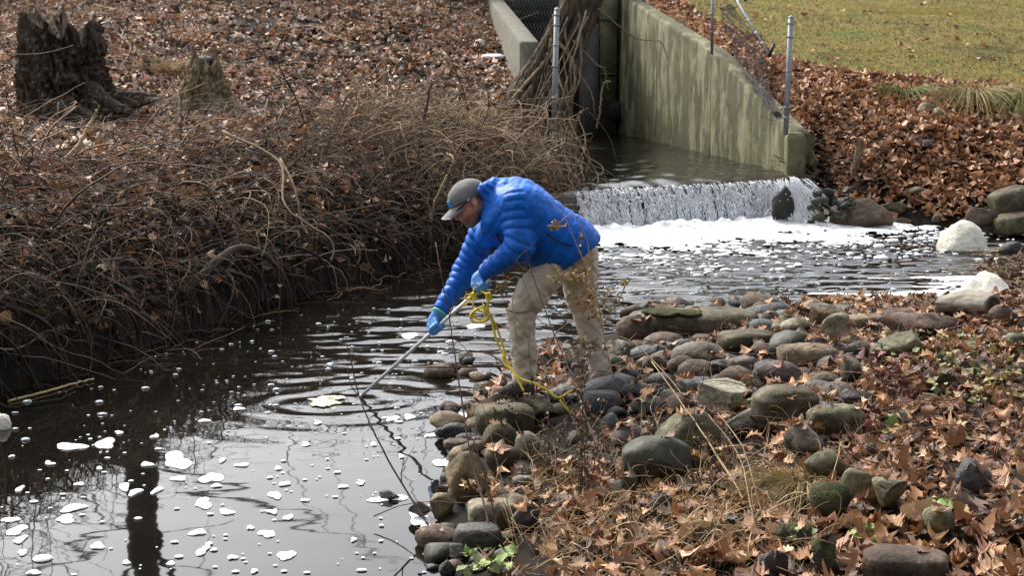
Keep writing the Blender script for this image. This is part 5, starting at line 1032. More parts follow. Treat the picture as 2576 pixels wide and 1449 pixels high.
tag(obj('draped_vines', mesh_np('draped_vines', V, f, np.repeat(cc, 48, 0), True), twig_mat), 'tangled vines draped from the leaning tree down to the left end of the waterfall', 'vines', kind='stuff')
# rotting debris on the steep bank face
s = rg.uniform(.5, cum[-1]-.3, 2600); p, nr, tg = on_bank(s); bk = rg.uniform(.0, .6, 2600); q = p+nr*bk[:, None]; P = np.stack([q[:, 0], q[:, 1], np.maximum(terr(q[:, 0], q[:, 1]), .0)+rg.uniform(.0, .05, 2600)], 1)
scatter('bank_debris', P, rg.uniform(.03, .09, 2600), 1.1, np.array([.045, .03, .021])*rg.uniform(.2, 2.4, (2600, 1)), 5, 'dark rotting leaf debris on the steep face of the left bank', rg)
# dark roots in the undercut
s = rg.uniform(2.5, cum[-1]-.6, 60); p, nr, tg = on_bank(s); Q = []
for k in range(60):
    a = np.array([*(p[k]+nr[k]*.25), .45+rg.uniform(-.1, .1)]); b_ = np.array([*(p[k]-nr[k]*rg.uniform(.0, .25)+tg[k]*rg.normal(0, .3)), -.05]); mid = (a+b_)/2+np.array([*(-nr[k]*rg.uniform(.0, .2)), .12]); Q.append(cr([a, mid, b_], 9))
V, f = tubes(np.array(Q), rg.uniform(.006, .02, (60, 1))*np.linspace(1, .6, 9)[None], 6); tag(obj('bank_roots', mesh_np('bank_roots', V, f, np.tile(np.array([.022, .015, .011]), (len(V), 1)), True), twig_mat), 'dark roots dangling from the undercut left bank', 'roots', kind='stuff')
# pale grass tuft on the left slope
def tuft(name, c, n_, ln, spread, cols, rg, label, r=.0022, cat='grass', flop=.6, mat=None, m_=7, lean=(0, 0)):
    a = rg.uniform(0, 2*math.pi, n_); l_ = ln*rg.uniform(.5, 1.15, n_); t = np.linspace(0, 1, m_)[None]; o_ = rg.uniform(.1, 1, n_)**.7*spread
    b_ = np.stack([np.cos(a), np.sin(a)], 1)*(spread*.35*rg.random(n_)**.5)[:, None]; out = o_[:, None]*t**1.5*1.2; z = l_[:, None]*(t-flop*t**2.4*rg.uniform(.5, 1.3, (n_, 1)))
    X = b_[:, :1]+np.cos(a)[:, None]*out+lean[0]*t*l_[:, None]; Yy = b_[:, 1:]+np.sin(a)[:, None]*out+lean[1]*t*l_[:, None]
    V, f = tubes(np.stack([X, Yy, z], -1), r*np.linspace(1.1, .25, m_)[None]*rg.uniform(.7, 1.4, (n_, 1)), 3); cc = cols[rg.integers(0, len(cols), n_)]*rg.uniform(.6, 1.3, (n_, 1))
    return tag(obj(name, mesh_np(name, V, f, np.repeat(cc, m_*3, 0)), mat or grass_mat, loc=tuple(c)), label, cat, kind='stuff')
straw = np.array([(.42, .31, .16), (.50, .39, .22), (.32, .22, .11), (.25, .16, .08)]); greeny = np.array([(.16, .19, .05), (.25, .25, .08), (.36, .30, .13), (.10, .14, .04)]); tanny = np.array([(.36, .29, .13), (.30, .26, .10), (.42, .33, .17)])
tuft('grass_tuft', GT(455, 195), 160, .45, .55, straw, rg, 'pale straw grass tuft between the two stumps', .004)
tuft('grass_tuft', GT(400, 190), 90, .4, .5, straw, rg, 'pale straw grass left of the tan stump', .004)
tuft('grass_tuft', GT(2445, 255), 620, .5, .5, tanny, rg, 'tan overhanging grass clump at the lawn edge', .004, flop=1.2, lean=(0, -.6))
tuft('grass_tuft', GT(2572, 268), 620, .52, .5, greeny, rg, 'green overhanging grass clump at the right lawn edge', .004, flop=1.2, lean=(0, -.6))
tuft('grass_tuft', GT(2275, 238), 300, .32, .45, greeny, rg, 'short green grass clump above the dark hollow at the lawn edge', .004, flop=1.1, lean=(0, -.5))
tuft('grass_tuft', GT(2020, 1248)+np.array([0, -.02, .04]), 260, .17, .20, tanny, rg, 'fine tan grass tuft beside the moss cushion', .0014, flop=1.1, lean=(-.5, -.4))
tuft('grass_tuft', GT(2120, 1275), 60, .09, .10, greeny, rg, 'fringe of thin green grass on the moss cushion', .0012)
# lawn blades
X = rg.uniform(2.6, 12.5, 150000); Y = rg.uniform(17.5, 36, 150000); lmk = lawnmask(X, Y); k_ = (rg.random(len(X)) < lmk*np.clip(26/Y-.4, .25, 1)); P = np.stack([X, Y, terr(X, Y)], 1); iv, _, _ = inview(P, 10); P = P[k_ & iv][:60000]; n_ = len(P)
a = rg.uniform(0, 6.28, n_); hgt = rg.uniform(.012, .042, n_); wv = rg.uniform(.003, .007, n_); dv = np.stack([np.cos(a), np.sin(a), 0*a], 1); ln_ = rg.normal(0, .03, (n_, 3)); ln_[:, 2] = hgt
V = np.stack([P-dv*wv[:, None], P+dv*wv[:, None], P+ln_], 1).reshape(-1, 3); pch = vn(p2(P[:, 0], P[:, 1], 1.1), 29)
gc_ = np.where((rg.random(n_) < np.clip(pch*2.2-.5, .1, .9))[:, None], np.array([.21, .165, .055]), np.array([.10, .10, .024]))*rg.uniform(.5, 1.4, (n_, 1)); dk = vn(p2(P[:, 0], P[:, 1]*.6, 1.6), 61) < .27; gc_[dk] *= .38
tag(obj('lawn_grass', mesh_np('lawn_grass', V, np.arange(n_*3).reshape(-1, 3), np.repeat(gc_, 3, 0)), grass_mat), 'short yellow green mown grass on the lawn', 'grass', kind='stuff'); print('lawn', n_)
# brush on the far right slope above the ledge rock
pp = np.array([GT(rg.uniform(1995, 2230), rg.uniform(370, 520)) for _ in range(170)]); litter_twigs('slope_brush', pp, rg.uniform(.15, .6, 170), rg.uniform(.003, .009, 170), rg, 'dark dead brush above the ledge rock on the far bank', .03, bend=.5, upz=(-.2, .7), cat='brush', cols=np.array([.06, .045, .035])*rg.uniform(.4, 1.8, (170, 1)))
pp = np.array([GT(rg.uniform(1900, 2000), rg.uniform(240, 330)) for _ in range(110)]); litter_twigs('wall_brush', pp, rg.uniform(.15, .5, 110), rg.uniform(.002, .006, 110), rg, 'dark dead stems behind the lower end of the sloping wall', .03, bend=.5, upz=(-.1, .9), cat='brush', cols=np.array([.07, .05, .045])*rg.uniform(.4, 1.8, (110, 1)))
pp = np.array([GT(rg.uniform(2420, 2576), rg.uniform(630, 760)) for _ in range(120)]); litter_twigs('spit_twigs', pp, rg.uniform(.1, .4, 120), rg.uniform(.002, .005, 120), rg, 'straw and twigs on the gravel spit', .03, cols=straw[rg.integers(0, 4, 120)]*.8)

# ------------------------------------------------------------------ foreground weeds
# straw mat
P = []
while len(P) < 620:
    px, py = rg.uniform(1290, 2060), rg.uniform(1130, 1460); 
    if rg.random() < np.clip((py-1080)/260, .15, 1)*(1-.6*abs(px-1680)/400): P.append(GT(px, py))
P = np.array(P); n_ = len(P); litter_twigs('dry_grass', P, rg.uniform(.08, .30, n_), rg.uniform(.0013, .0028, n_), rg, 'matted dry straw grass at the bottom centre', .02, grass_mat, straw[rg.integers(0, 4, n_)]*rg.uniform(.7, 1.25, (n_, 1)), 7, cat='grass', bend=.8, upz=(-.1, .9))
P = np.array([GT(rg.uniform(1290, 2300), rg.uniform(950, 1250)) for _ in range(420)]); n_ = len(P); litter_twigs('dry_grass', P, rg.uniform(.06, .22, n_), rg.uniform(.0009, .002, n_), rg, 'scattered dry grass stems between the boulders', .02, grass_mat, straw[rg.integers(0, 4, n_)]*rg.uniform(.5, 1.2, (n_, 1)), 7, cat='grass', bend=.6, upz=(-.1, 1.0))
P = np.array([GT(rg.uniform(1500, 2576), rg.uniform(830, 1250)) for _ in range(330)]); n_ = len(P); litter_twigs('twig_litter', P, rg.uniform(.1, .5, n_), rg.uniform(.0012, .0032, n_), rg, 'thin dark twigs strewn over the near stones', .05, cols=np.array([.10, .055, .042])*rg.uniform(.4, 1.8, (n_, 1)), m_=6, bend=.3, upz=(0., .35))
# brown weed clump between the boulders
def weed(px, py, H, spread, n_, label, mat, leafc, seed, nleaf=6, leafs=.02, r=.0022, lean=(0, 0)):
    g = GT(px, py); rg2 = np.random.default_rng(seed); e = empty('dead_weed', tuple(g)); tag(e, label, 'weed', 'dead weeds on the near bank'); LP = []
    for k in range(n_):
        a = rg2.uniform(0, 6.28); h = H*rg2.uniform(.55, 1.1); sp2 = spread*rg2.random(); tip = np.array([math.cos(a)*sp2+lean[0]*h, math.sin(a)*sp2+lean[1]*h, h]); b_ = np.array([rg2.normal(0, .02), rg2.normal(0, .02), -.02]); mid = (b_+tip)/2+rg2.normal(0, .03, 3)*H*2
        pl = cr([b_, mid, tip], 10); obj('stem', tube_me('stem', [b_, mid, tip], r*1.3, r*.5, 10, 5, .002), mat, e); LP += [pl[i]+rg2.normal(0, .012, 3) for i in rg2.integers(3, 10, nleaf)]
    if LP and leafc is not None:
        LP = np.array(LP); n2 = len(LP); Rm = rotm(rg2.uniform(0, 6.28, n2), rg2.normal(0, 1.1, n2), rg2.normal(0, 1.1, n2)); V, f = leaf_template(5, 'oval', 3); V = curl(V, rg2, 2.2); s_ = leafs*rg2.uniform(.5, 1.4, n2)
        W = (np.einsum('nij,vj->nvi', Rm, V)*s_[:, None, None]+LP[:, None]).reshape(-1, 3); cc = np.array(leafc)[rg2.integers(0, len(leafc), n2)]*rg2.uniform(.5, 1.3, (n2, 1))
        tag(obj('withered_leaves', mesh_np('withered_leaves', W, (f[None]+(np.arange(n2)*len(V))[:, None, None]).reshape(-1, 4), np.repeat(cc, len(V), 0), True), leaf_mat, e), kind='stuff')
    return e
gold = [(.42, .25, .09), (.5, .33, .15), (.33, .17, .06), (.52, .4, .22)]; dk = [(.09, .055, .035), (.14, .085, .05), (.2, .12, .07)]; pal = [(.52, .43, .3), (.6, .5, .36), (.4, .3, .2)]
weed(1470, 1270, .55, .14, 9, 'dark brown seeded weed clump left of the smooth green boulder', twigd, dk, 1, 16, .022)
weed(1780, 1250, .42, .10, 4, 'thin dark weed in front of the smooth green boulder', twigd, dk, 2, 10, .02)
weed(1380, 1200, .36, .12, 6, 'low brown weed tuft behind the round granite boulder', twigd, dk, 3, 8, .018)
weed(1250, 1300, .16, .14, 5, 'golden dried fern fronds beside the granite boulder', strawm, gold, 4, 14, .028)
weed(1465, 975, .30, .18, 12, 'reddish dead weeds between the man legs', twigr, [(.12, .06, .04), (.2, .1, .06)], 6, 6, .016)
weed(2280, 1010, .22, .2, 8, 'reddish weed stems among the creeping vine', twigr, [(.16, .05, .04), (.22, .08, .05)], 7, 6, .03)
weed(1620, 1180, .3, .1, 4, 'pale bent grass stalks left of the green boulder', strawm, pal, 8, 5, .025)
weed(1900, 1060, .28, .2, 5, 'thin red brown canes around the layered block', twigr, None, 9, 0)
# tall golden weed crossing the right trouser leg
def stalk(name, pl, r0, r1, mat, label, clumps=(), leafc=None, seed=1, leafs=.02, cat='weed', side=()):
    P = [np.array(p) for p in pl]; b_ = P[0]; e = empty(name, tuple(b_)); tag(e, label, cat); obj('stem', tube_me('stem', [p-b_ for p in P], r0, r1, None, 6, .0015), mat, e)
    rg2 = np.random.default_rng(seed)
    for sd in side: obj('side_twig', tube_me('side_twig', [np.array(p)-b_ for p in sd], r1*1.3, r1*.5, None, 5, .001), mat, e)
    for (c, rad, n_) in clumps:
        c = np.array(c); LP = c-b_+rg2.normal(0, 1, (n_, 3))*np.array(rad); Rm = rotm(rg2.uniform(0, 6.28, n_), rg2.normal(0, 1.1, n_), rg2.normal(0, 1.1, n_)); V, f = leaf_template(5, 'oval', 3); V = curl(V, rg2, 2.2); s_ = leafs*rg2.uniform(.5, 1.5, n_)
        W = (np.einsum('nij,vj->nvi', Rm, V)*s_[:, None, None]+LP[:, None]).reshape(-1, 3); cc = np.array(leafc)[rg2.integers(0, len(leafc), n_)]*rg2.uniform(.55, 1.25, (n_, 1))
        tag(obj('withered_leaves', mesh_np('withered_leaves', W, (f[None]+(np.arange(n_)*len(V))[:, None, None]).reshape(-1, 4), np.repeat(cc, len(V), 0), True), leaf_mat, e), kind='stuff')
    return e
Yw = 7.75
stalk('golden_weed', up([(1556, 992, Yw), (1535, 920, Yw), (1517, 830, Yw), (1500, 740, Yw), (1470, 690, Yw)]), .005, .0025, strawm, 'tall golden dried weed in front of the right trouser leg', [(U(1485, 745, Yw), (.05, .04, .05), 90), (U(1435, 695, Yw), (.06, .03, .025), 46), (U(1500, 780, Yw), (.04, .04, .04), 50), (U(1458, 770, Yw), (.03, .03, .02), 20)], gold, 3, .02, side=[up([(1517, 830, Yw), (1470, 760, Yw), (1420, 775, Yw)]), up([(1505, 765, Yw), (1560, 745, Yw), (1575, 712, Yw)]), up([(1470, 690, Yw), (1420, 695, Yw), (1360, 690, Yw), (1315, 692, Yw)])])
stalk('seed_spike', up([(1500, 790, Yw-.1), (1490, 690, Yw-.1), (1475, 600, Yw-.1), (1448, 545, Yw-.1), (1425, 545, Yw-.1), (1385, 578, Yw-.1)]), .003, .002, strawm, 'drooping brown seed spike crossing the blue jacket back', [(U(1397, 568, Yw-.1), (.025, .01, .012), 44), (U(1462, 590, Yw-.1), (.008, .008, .06), 20)], [(.3, .2, .09), (.22, .14, .06)], 4, .016, side=[up([(1495, 720, Yw-.1), (1440, 590, Yw-.1), (1420, 545, Yw-.1), (1385, 508, Yw-.1)])])
stalk('yellow_seedhead', up([(1500, 830, Yw), (1535, 790, Yw), (1560, 750, Yw), (1572, 712, Yw)]), .003, .002, strawm, 'yellow tipped seed head beside the right trouser leg', [(U(1572, 710, Yw), (.012, .012, .012), 34), (U(1550, 760, Yw), (.02, .01, .025), 26)], [(.5, .4, .16), (.42, .28, .12)], 5, .015)
stalk('green_seed_spike', up([(1300, 850, 7.9), (1290, 760, 7.9), (1305, 700, 7.9), (1280, 705, 7.9), (1258, 745, 7.9)]), .0025, .002, strawm, 'drooping olive seed spike left of the front knee', [(U(1268, 722, 7.9), (.018, .01, .03), 50)], [(.22, .19, .07), (.3, .23, .1)], 6, .016)
stalk('pale_podded_stalk', up([(1780, 1130, 7.0), (1720, 1000, 7.3), (1640, 905, 7.5), (1580, 855, 7.6), (1520, 845, 7.6)]), .004, .003, strawm, 'pale arching stalk with withered papery pods by the right shin', [(U(1480, 865, 7.6), (.045, .03, .025), 40), (U(1540, 870, 7.6), (.03, .02, .015), 14)], pal, 7, .035)
for k, (pl, mt, r0, lab) in enumerate([
    ([(1175, 1449, 5.9), (1120, 1385, 6.0), (1010, 1215, 6.2), (945, 1095, 6.3), (905, 1000, 6.4), (880, 900, 6.4), (872, 870, 6.4)], twigr, .0055, 'long bare twig leaning over the water past the pole tip'),
    ([(1245, 1460, 5.6), (1225, 1300, 5.8), (1185, 1150, 6.0), (1150, 930, 6.2), (1130, 800, 6.3), (1110, 690, 6.3), (1095, 610, 6.4)], twigr, .005, 'tall bare twig passing in front of the far sleeve'),
    ([(1268, 1460, 5.6), (1250, 1330, 5.8), (1215, 1180, 5.9), (1170, 1060, 6.0)], twigr, .0045, 'second bare twig beside the tall one at the shore'),
    ([(1320, 1449, 5.6), (1280, 1280, 5.8), (1240, 1120, 6.0), (1205, 990, 6.1)], twigb, .003, 'thin grey twig over the round granite boulder'),
    ([(1560, 1230, 6.6), (1490, 1090, 6.9), (1440, 950, 7.2), (1390, 830, 7.4), (1340, 690, 7.5), (1320, 620, 7.5), (1298, 560, 7.5)], twigr, .0045, 'long diagonal twig crossing the legs and near sleeve'),
    ([(1500, 1190, 6.8), (1420, 1010, 7.1), (1330, 850, 7.3), (1260, 740, 7.4)], twigb, .003, 'thin grey cane crossing the front shin'),
    ([(1345, 1010, 7.6), (1330, 860, 7.6), (1345, 790, 7.6), (1290, 640, 7.6)], twigd, .002, 'beaded thin stem across the front knee'),
    ([(1930, 1460, 5.3), (1900, 1340, 5.5), (1850, 1220, 5.8), (1760, 1080, 6.2), (1640, 910, 6.6)], strawm, .0055, 'long straw stalk slanting over the green boulder'),
    ([(1925, 1460, 5.2), (1890, 1280, 5.4), (1860, 1150, 5.6), (1785, 1045, 5.8)], strawm, .003, 'thin pale straw stalk at the bottom centre'),
    ([(2005, 1460, 5.1), (2040, 1350, 5.3), (2085, 1230, 5.5), (2118, 1110, 5.7)], strawm, .004, 'straight pale stalk rising right of the straw mat'),
    ([(1985, 1460, 5.2), (1920, 1300, 5.4), (1870, 1130, 5.6), (1806, 1040, 5.8)], strawm, .0038, 'pale stalk slanting left from the bottom edge'),
    ([(1905, 1290, 6.0), (1912, 1190, 6.0), (1935, 1090, 6.1), (1930, 1053, 6.1)], strawm, .003, 'kinked pale grass stalk below the layered block'),
    ([(1700, 1300, 6.2), (1730, 1100, 6.4), (1775, 930, 6.6), (1783, 860, 6.6)], twigd, .0028, 'upright dark weed stalk over the green boulder'),
    ([(2290, 1030, 7.2), (2160, 985, 7.4), (2010, 905, 7.7), (1860, 830, 8.0)], twigr, .004, 'long reddish cane crossing the far row stones'),
    ([(2330, 1000, 7.2), (2230, 930, 7.3), (2130, 900, 7.4), (1960, 930, 7.5)], twigr, .003, 'reddish cane lying across the oval grey boulder'),
    ([(2060, 1210, 6.3), (2200, 1150, 6.4), (2420, 1090, 6.5), (2576, 1040, 6.6)], twigr, .0028, 'thin red twig lying across the leaf litter'),
    ([(1930, 960, 7.6), (1860, 925, 7.8), (1780, 925, 7.8), (1700, 900, 7.9)], twigd, .003, 'dark twig lying over the bluish purple boulder'),
    ([(2250, 880, 8.4), (2380, 790, 9.4), (2470, 770, 10), (2576, 835, 9.8)], twigd, .006, 'dark forked branch over the driftwood log'),
    ([(1560, 880, 8.8), (1600, 840, 9.2), (1640, 800, 9.6), (1680, 790, 9.8)], twigd, .005, 'dark twig resting on the left end of the mossy slab'),
    ([(940, 1300, 6.2), (1000, 1275, 6.2), (1080, 1262, 6.1), (1180, 1268, 6.0)], twigr, .003, 'horizontal red twig reaching over the water at the shore'),
    ([(2470, 1200, 5.9), (2480, 1080, 6.0), (2440, 980, 6.2)], twigr, .0025, 'thin red stem rising from the leaves near the right edge'),
]):
    P = up(pl); sd = []
    rg2 = np.random.default_rng(k)
    if mt is twigr and len(pl) > 4:
        for j in (2, 3, 4):
            a = P[j]; sd.append([a, a+np.array([rg2.normal(0, .05), rg2.normal(0, .03), .07]), a+np.array([rg2.normal(0, .09), rg2.normal(0, .05), .16])])
    stalk('dead_twig', P, r0, r0*.4, mt, lab, cat='stem', side=sd)
# creeping vine leaves
def small_leaves(name, boxes, cols, label, s, seed, lift=.03, cat='ivy'):
    rg2 = np.random.default_rng(seed); P = []
    for x0, x1, y0, y1, n_ in boxes:
        for _ in range(n_): g = GT(rg2.uniform(x0, x1), rg2.uniform(y0, y1), rg2.uniform(.0, lift*3)); P.append(g+np.array([0, 0, lift*rg2.random()]))
    P = np.array(P); return scatter(name, P, s*rg2.uniform(.5, 1.3, len(P)), .5, np.array(cols)[rg2.integers(0, len(cols), len(P))]*rg2.uniform(.6, 1.2, (len(P), 1)), 9, label, rg2, (('oval', 1.), ('oval', 1.)), cat=cat, curlamt=.6)
gl = [(.20, .22, .07), (.26, .26, .11), (.10, .14, .04), (.3, .25, .1), (.16, .10, .05)]
small_leaves('vine_leaves', [(2300, 2576, 850, 960, 170), (2220, 2420, 840, 930, 60), (2330, 2576, 930, 1010, 110)], gl, 'creeping vine with small yellow green leaves at the right', .036, 1)
small_leaves('vine_leaves', [(1160, 1290, 1390, 1449, 46)], [(.28, .34, .10), (.20, .28, .07)], 'green leafy vine at the bottom of the shore', .045, 2)
small_leaves('vine_leaves', [(1970, 2050, 1330, 1365, 10), (2130, 2200, 1310, 1370, 10), (2340, 2420, 1255, 1300, 10), (2180, 2230, 1380, 1400, 8), (2200, 2270, 1050, 1110, 12), (2380, 2440, 1080, 1120, 8), (1800, 1900, 1010, 1035, 8)], [(.24, .34, .10), (.36, .44, .22), (.16, .26, .06)], 'little green ground leaves dotted through the leaf litter', .04, 3)
small_leaves('red_leaves', [(2090, 2300, 870, 930, 24), (2090, 2320, 930, 1130, 26), (2380, 2500, 870, 960, 14)], [(.13, .02, .02), (.09, .02, .025), (.16, .07, .07)], 'dark red vine leaves scattered over the right bank', .052, 4)
# fern moss bits
small_leaves('floating_leaves', [(1060, 1110, 1330, 1345, 4)], [(.3, .2, .12)], 'wet leaves lying in the shallows', .05, 6, cat='leaves')
# ------------------------------------------------------------------ bare trees beyond the picture, mirrored in the water
rg = np.random.default_rng(404)
for k, (x, y, r0, h, lab) in enumerate([(-8.2, 31.5, .5, 17, 'thick bare tree up the slope, mirrored as the broad dark reflection'), (-14, 31, .26, 12, None), (6.5, 45, .2, 12, None)]):
    z = T1(x, y); e = empty('bare_tree', (x, y, z)); tag(e, lab or 'bare woodland tree up the far slope above the picture', 'tree', 'bare trees up the slope')
    lean = rg.normal(0, .4, 2); tp = [np.array([0, 0, -.2]), np.array([lean[0]*.3, lean[1]*.3, h*.35]), np.array([lean[0], lean[1], h])]; obj('trunk', tube_me('trunk', tp, r0, r0*.2, 16, 10, .02), twigd, e); Q = []; Rr = []
    for j in range(16):
        s = rg.uniform(.25, .95); p = cr(tp, 20)[int(s*19)]; a = rg.uniform(0, 6.28); l_ = (1.1-s)*h*.42*rg.uniform(.6, 1.2); d = np.array([math.cos(a), math.sin(a), rg.uniform(.3, 1.)]); e1 = p+d*l_; mid = p+d*l_*.5+rg.normal(0, .15, 3); Q.append(cr([p, mid, e1], 8)); Rr.append(np.linspace(r0*.28*(1.1-s), .01, 8))
        for _ in range(2):
            q0 = Q[-1][rg.integers(3, 7)] if False else cr([p, mid, e1], 8)[rg.integers(3, 8)]; d2 = d+rg.normal(0, .7, 3); Q.append(cr([q0, q0+d2*l_*.25, q0+d2*l_*.45+rg.normal(0, .1, 3)], 8)); Rr.append(np.linspace(.016, .006, 8))
    V, f = tubes(np.array(Q), np.array(Rr), 5); obj('crown', mesh_np('crown', V, f), twigd, e)
# unseen evergreens added on the rise behind the camera to block front sky light
needle = MA('evergreen_needles', .7, 0, var=.4, vscale=3)
for k, (x, y, h, r0) in enumerate([(-4.2, -5.5, 11, 2.2), (-1.2, -7, 13, 2.6), (2.0, -5.8, 12, 2.4), (5.2, -7, 13, 2.6), (8.6, -5, 12, 2.5), (11.5, -2, 12, 2.6), (.4, -10, 15, 2.8), (6.8, -10.5, 15, 2.8), (-7.5, -9, 13, 2.6)]):
    z = T1(x, y); t_ = empty('blocker_evergreen', (x, y, z)); tag(t_, 'unseen evergreen added on the rise behind the camera to block front light', 'tree', 'added light-blocking evergreens behind the camera')
    obj('trunk', tube_me('trunk', [np.array([0, 0, -.3]), np.array([.05, 0, h*.5]), np.array([0, 0, h])], .2, .02, 8, 8), twigd, t_)
    n2 = 1700; s = rg.random(n2)**.8; a_ = rg.uniform(0, 6.28, n2); rr = r0*(1-s)*(.35+.65*rg.random(n2)**.5)+.1; c0 = np.stack([np.cos(a_)*rr, np.sin(a_)*rr, .12*h+s*h*.88-rr*.28], 1); o1 = np.stack([np.cos(a_), np.sin(a_), -.35+0*a_], 1)*rg.uniform(.35, .75, (n2, 1)); o2 = np.stack([-np.sin(a_), np.cos(a_), rg.normal(0, .4, n2)], 1)*rg.uniform(.15, .32, (n2, 1))
    V = np.stack([c0-o1*.5, c0+o2, c0+o1*.5, c0-o2], 1).reshape(-1, 3); cc = np.array([.022, .038, .018])*rg.uniform(.4, 1.6, (n2, 1)); obj('crown', mesh_np('crown', V, np.arange(n2*4).reshape(-1, 4), np.repeat(cc, 4, 0)), needle, t_)
# shrubby woodland edge up the slope
X = rg.uniform(-16, 8, 5200); Y = rg.uniform(27, 44, 5200); k_ = (X < 1.0) | (Y > 38); P = np.stack([X, Y, terr(X, Y)], 1)[k_]; n_ = len(P)
litter_twigs('undergrowth', P, rg.uniform(.8, 2.8, n_), rg.uniform(.008, .022, n_), rg, 'dark leafless undergrowth up the slope', 0, cols=np.array([.06, .045, .034])*rg.uniform(.4, 1.5, (n_, 1)), m_=4, bend=.3, upz=(.6, 1.5), cat='undergrowth')
# ------------------------------------------------------------------ implicit surfaces for the figure
def nets(fn, lo, hi, h):
    lo = np.array(lo, float); hi = np.array(hi, float); n_ = np.ceil((hi-lo)/h).astype(int)+1
    ax = [lo[i]+np.arange(n_[i])*h for i in range(3)]; Gd = np.stack(np.meshgrid(*ax, indexing='ij'), -1); D = fn(Gd.reshape(-1, 3)).reshape(n_)
    s = D < 0; c = np.zeros(tuple(n_-1), int)
    for dx in (0, 1):
        for dy in (0, 1):
            for dz in (0, 1): c += s[dx:n_[0]-1+dx, dy:n_[1]-1+dy, dz:n_[2]-1+dz]
    act = (c > 0) & (c < 8); ids = np.full(act.shape, -1); I = np.argwhere(act); ids[act] = np.arange(len(I)); acc = np.zeros((len(I), 3)); cnt = np.zeros(len(I)); cor = [(a, b, c_) for a in (0, 1) for b in (0, 1) for c_ in (0, 1)]
    for a in cor:
        for b in cor:
            if sum(abs(np.array(a)-np.array(b))) != 1 or a > b: continue
            d0 = D[I[:, 0]+a[0], I[:, 1]+a[1], I[:, 2]+a[2]]; d1 = D[I[:, 0]+b[0], I[:, 1]+b[1], I[:, 2]+b[2]]; m_ = (d0 < 0) != (d1 < 0); t = d0/(d0-d1+1e-12)
            acc[m_] += (np.array(a)[None]+(np.array(b)-np.array(a))[None]*t[:, None])[m_]; cnt[m_] += 1
    V = lo+(I+acc/cnt[:, None])*h; qs = []
    for axn in range(3):
        o1, o2 = [(1, 2), (2, 0), (0, 1)][axn]
        sl0 = [slice(1, -1)]*3; sl0[axn] = slice(0, -1); sl1 = [slice(1, -1)]*3; sl1[axn] = slice(1, None)
        e = np.argwhere(s[tuple(sl0)] != s[tuple(sl1)]); off = np.array([1, 1, 1]); off[axn] = 0; e = e+off
        def cell(d1, d2): q = e.copy(); q[:, o1] += d1; q[:, o2] += d2; return ids[q[:, 0], q[:, 1], q[:, 2]]
        q = np.stack([cell(-1, -1), cell(0, -1), cell(0, 0), cell(-1, 0)], 1); flip = ~s[e[:, 0], e[:, 1], e[:, 2]]; q[flip] = q[flip][:, ::-1]; qs.append(q)
    Q = np.vstack(qs); Q = Q[(Q >= 0).all(1)]
    for _ in range(2):      # light relax
        S = np.zeros_like(V); N_ = np.zeros(len(V))
        for a, b in ((0, 1), (1, 2), (2, 3), (3, 0)):
            np.add.at(S, Q[:, a], V[Q[:, b]]); np.add.at(N_, Q[:, a], 1); np.add.at(S, Q[:, b], V[Q[:, a]]); np.add.at(N_, Q[:, b], 1)
        V = V*.5+.5*S/np.maximum(N_, 1)[:, None]
    return V, Q
def vnormals(V, Q):
    n_ = np.cross(V[Q[:, 2]]-V[Q[:, 0]], V[Q[:, 3]]-V[Q[:, 1]]); N_ = np.zeros_like(V)
    for k in range(4): np.add.at(N_, Q[:, k], n_)
    return N_/(np.linalg.norm(N_, axis=1, keepdims=True)+1e-12)
def cone(p, a, b, ra, rb):
    a = np.array(a); b = np.array(b); e = b-a; t = np.clip((p-a)@e/(e@e+1e-12), 0, 1); return np.linalg.norm(p-a-t[:, None]*e, axis=1)-(ra+(rb-ra)*t)
def smin(a, b, k): h = np.clip(.5+.5*(b-a)/k, 0, 1); return b+(a-b)*h-k*h*(1-h)
def union(p, prims, k):
    d = None
    for pr in prims: e = cone(p, *pr); d = e if d is None else smin(d, e, k)
    return d
def ell(p, c, r): q = (p-np.array(c))/np.array(r); ln = np.linalg.norm(q, axis=1); return (ln-1)*min(r)*.9+0*ln
def bounds(prims, pad): A = np.array([list(x[0]-np.max(x[2:])) for x in prims]+[list(x[1]-np.max(x[2:])) for x in prims]); B = np.array([list(x[0]+np.max(x[2:])) for x in prims]+[list(x[1]+np.max(x[2:])) for x in prims]); return A.min(0)-pad, B.max(0)+pad

YM = 8.2
man = empty('person', tuple(U(1400, 992, YM))); tag(man, 'man in blue quilted jacket, tan trousers and grey cap bending over the water', 'person')
mo = np.array(man.location)
def mobj(name, V, f, mat, col=None, parent=None, smooth=True): return obj(name, mesh_np(name, local(V, mo), f, col, smooth), mat, parent or man)
Y0 = YM
u = lambda x, y, dy=0.: U(x, y, Y0+dy)
# --- jacket
NS, NE, NWr = u(1300, 515, -.17), u(1308, 618, -.25), u(1232, 676, -.13)
FS, FE, FW = u(1218, 585, .15), u(1172, 682, .20), u(1117, 768, .09)
torso = [(u(1432, 622, -.09), u(1318, 530, -.12), .150, .145), (u(1432, 622, .09), u(1312, 532, .12), .150, .145), (u(1432, 620, 0), u(1296, 522, 0), .16, .165), (u(1375, 618, -.05), u(1380, 618, .05), .150, .150),
         (u(1440, 612, -.08), u(1440, 612, .08), .135, .135), (u(1300, 520, 0), u(1247, 500, 0), .15, .10), (u(1285, 520, -.14), u(1250, 560, -.10), .095, .09), (u(1255, 545, .1), u(1235, 590, .05), .10, .085), (u(1330, 590, -.06), u(1290, 580, .04), .13, .12)]
slN = [(NS, NE, .093, .080), (NE, NWr, .078, .050)]; slF = [(FS, FE, .085, .072), (FE, FW, .072, .05)]
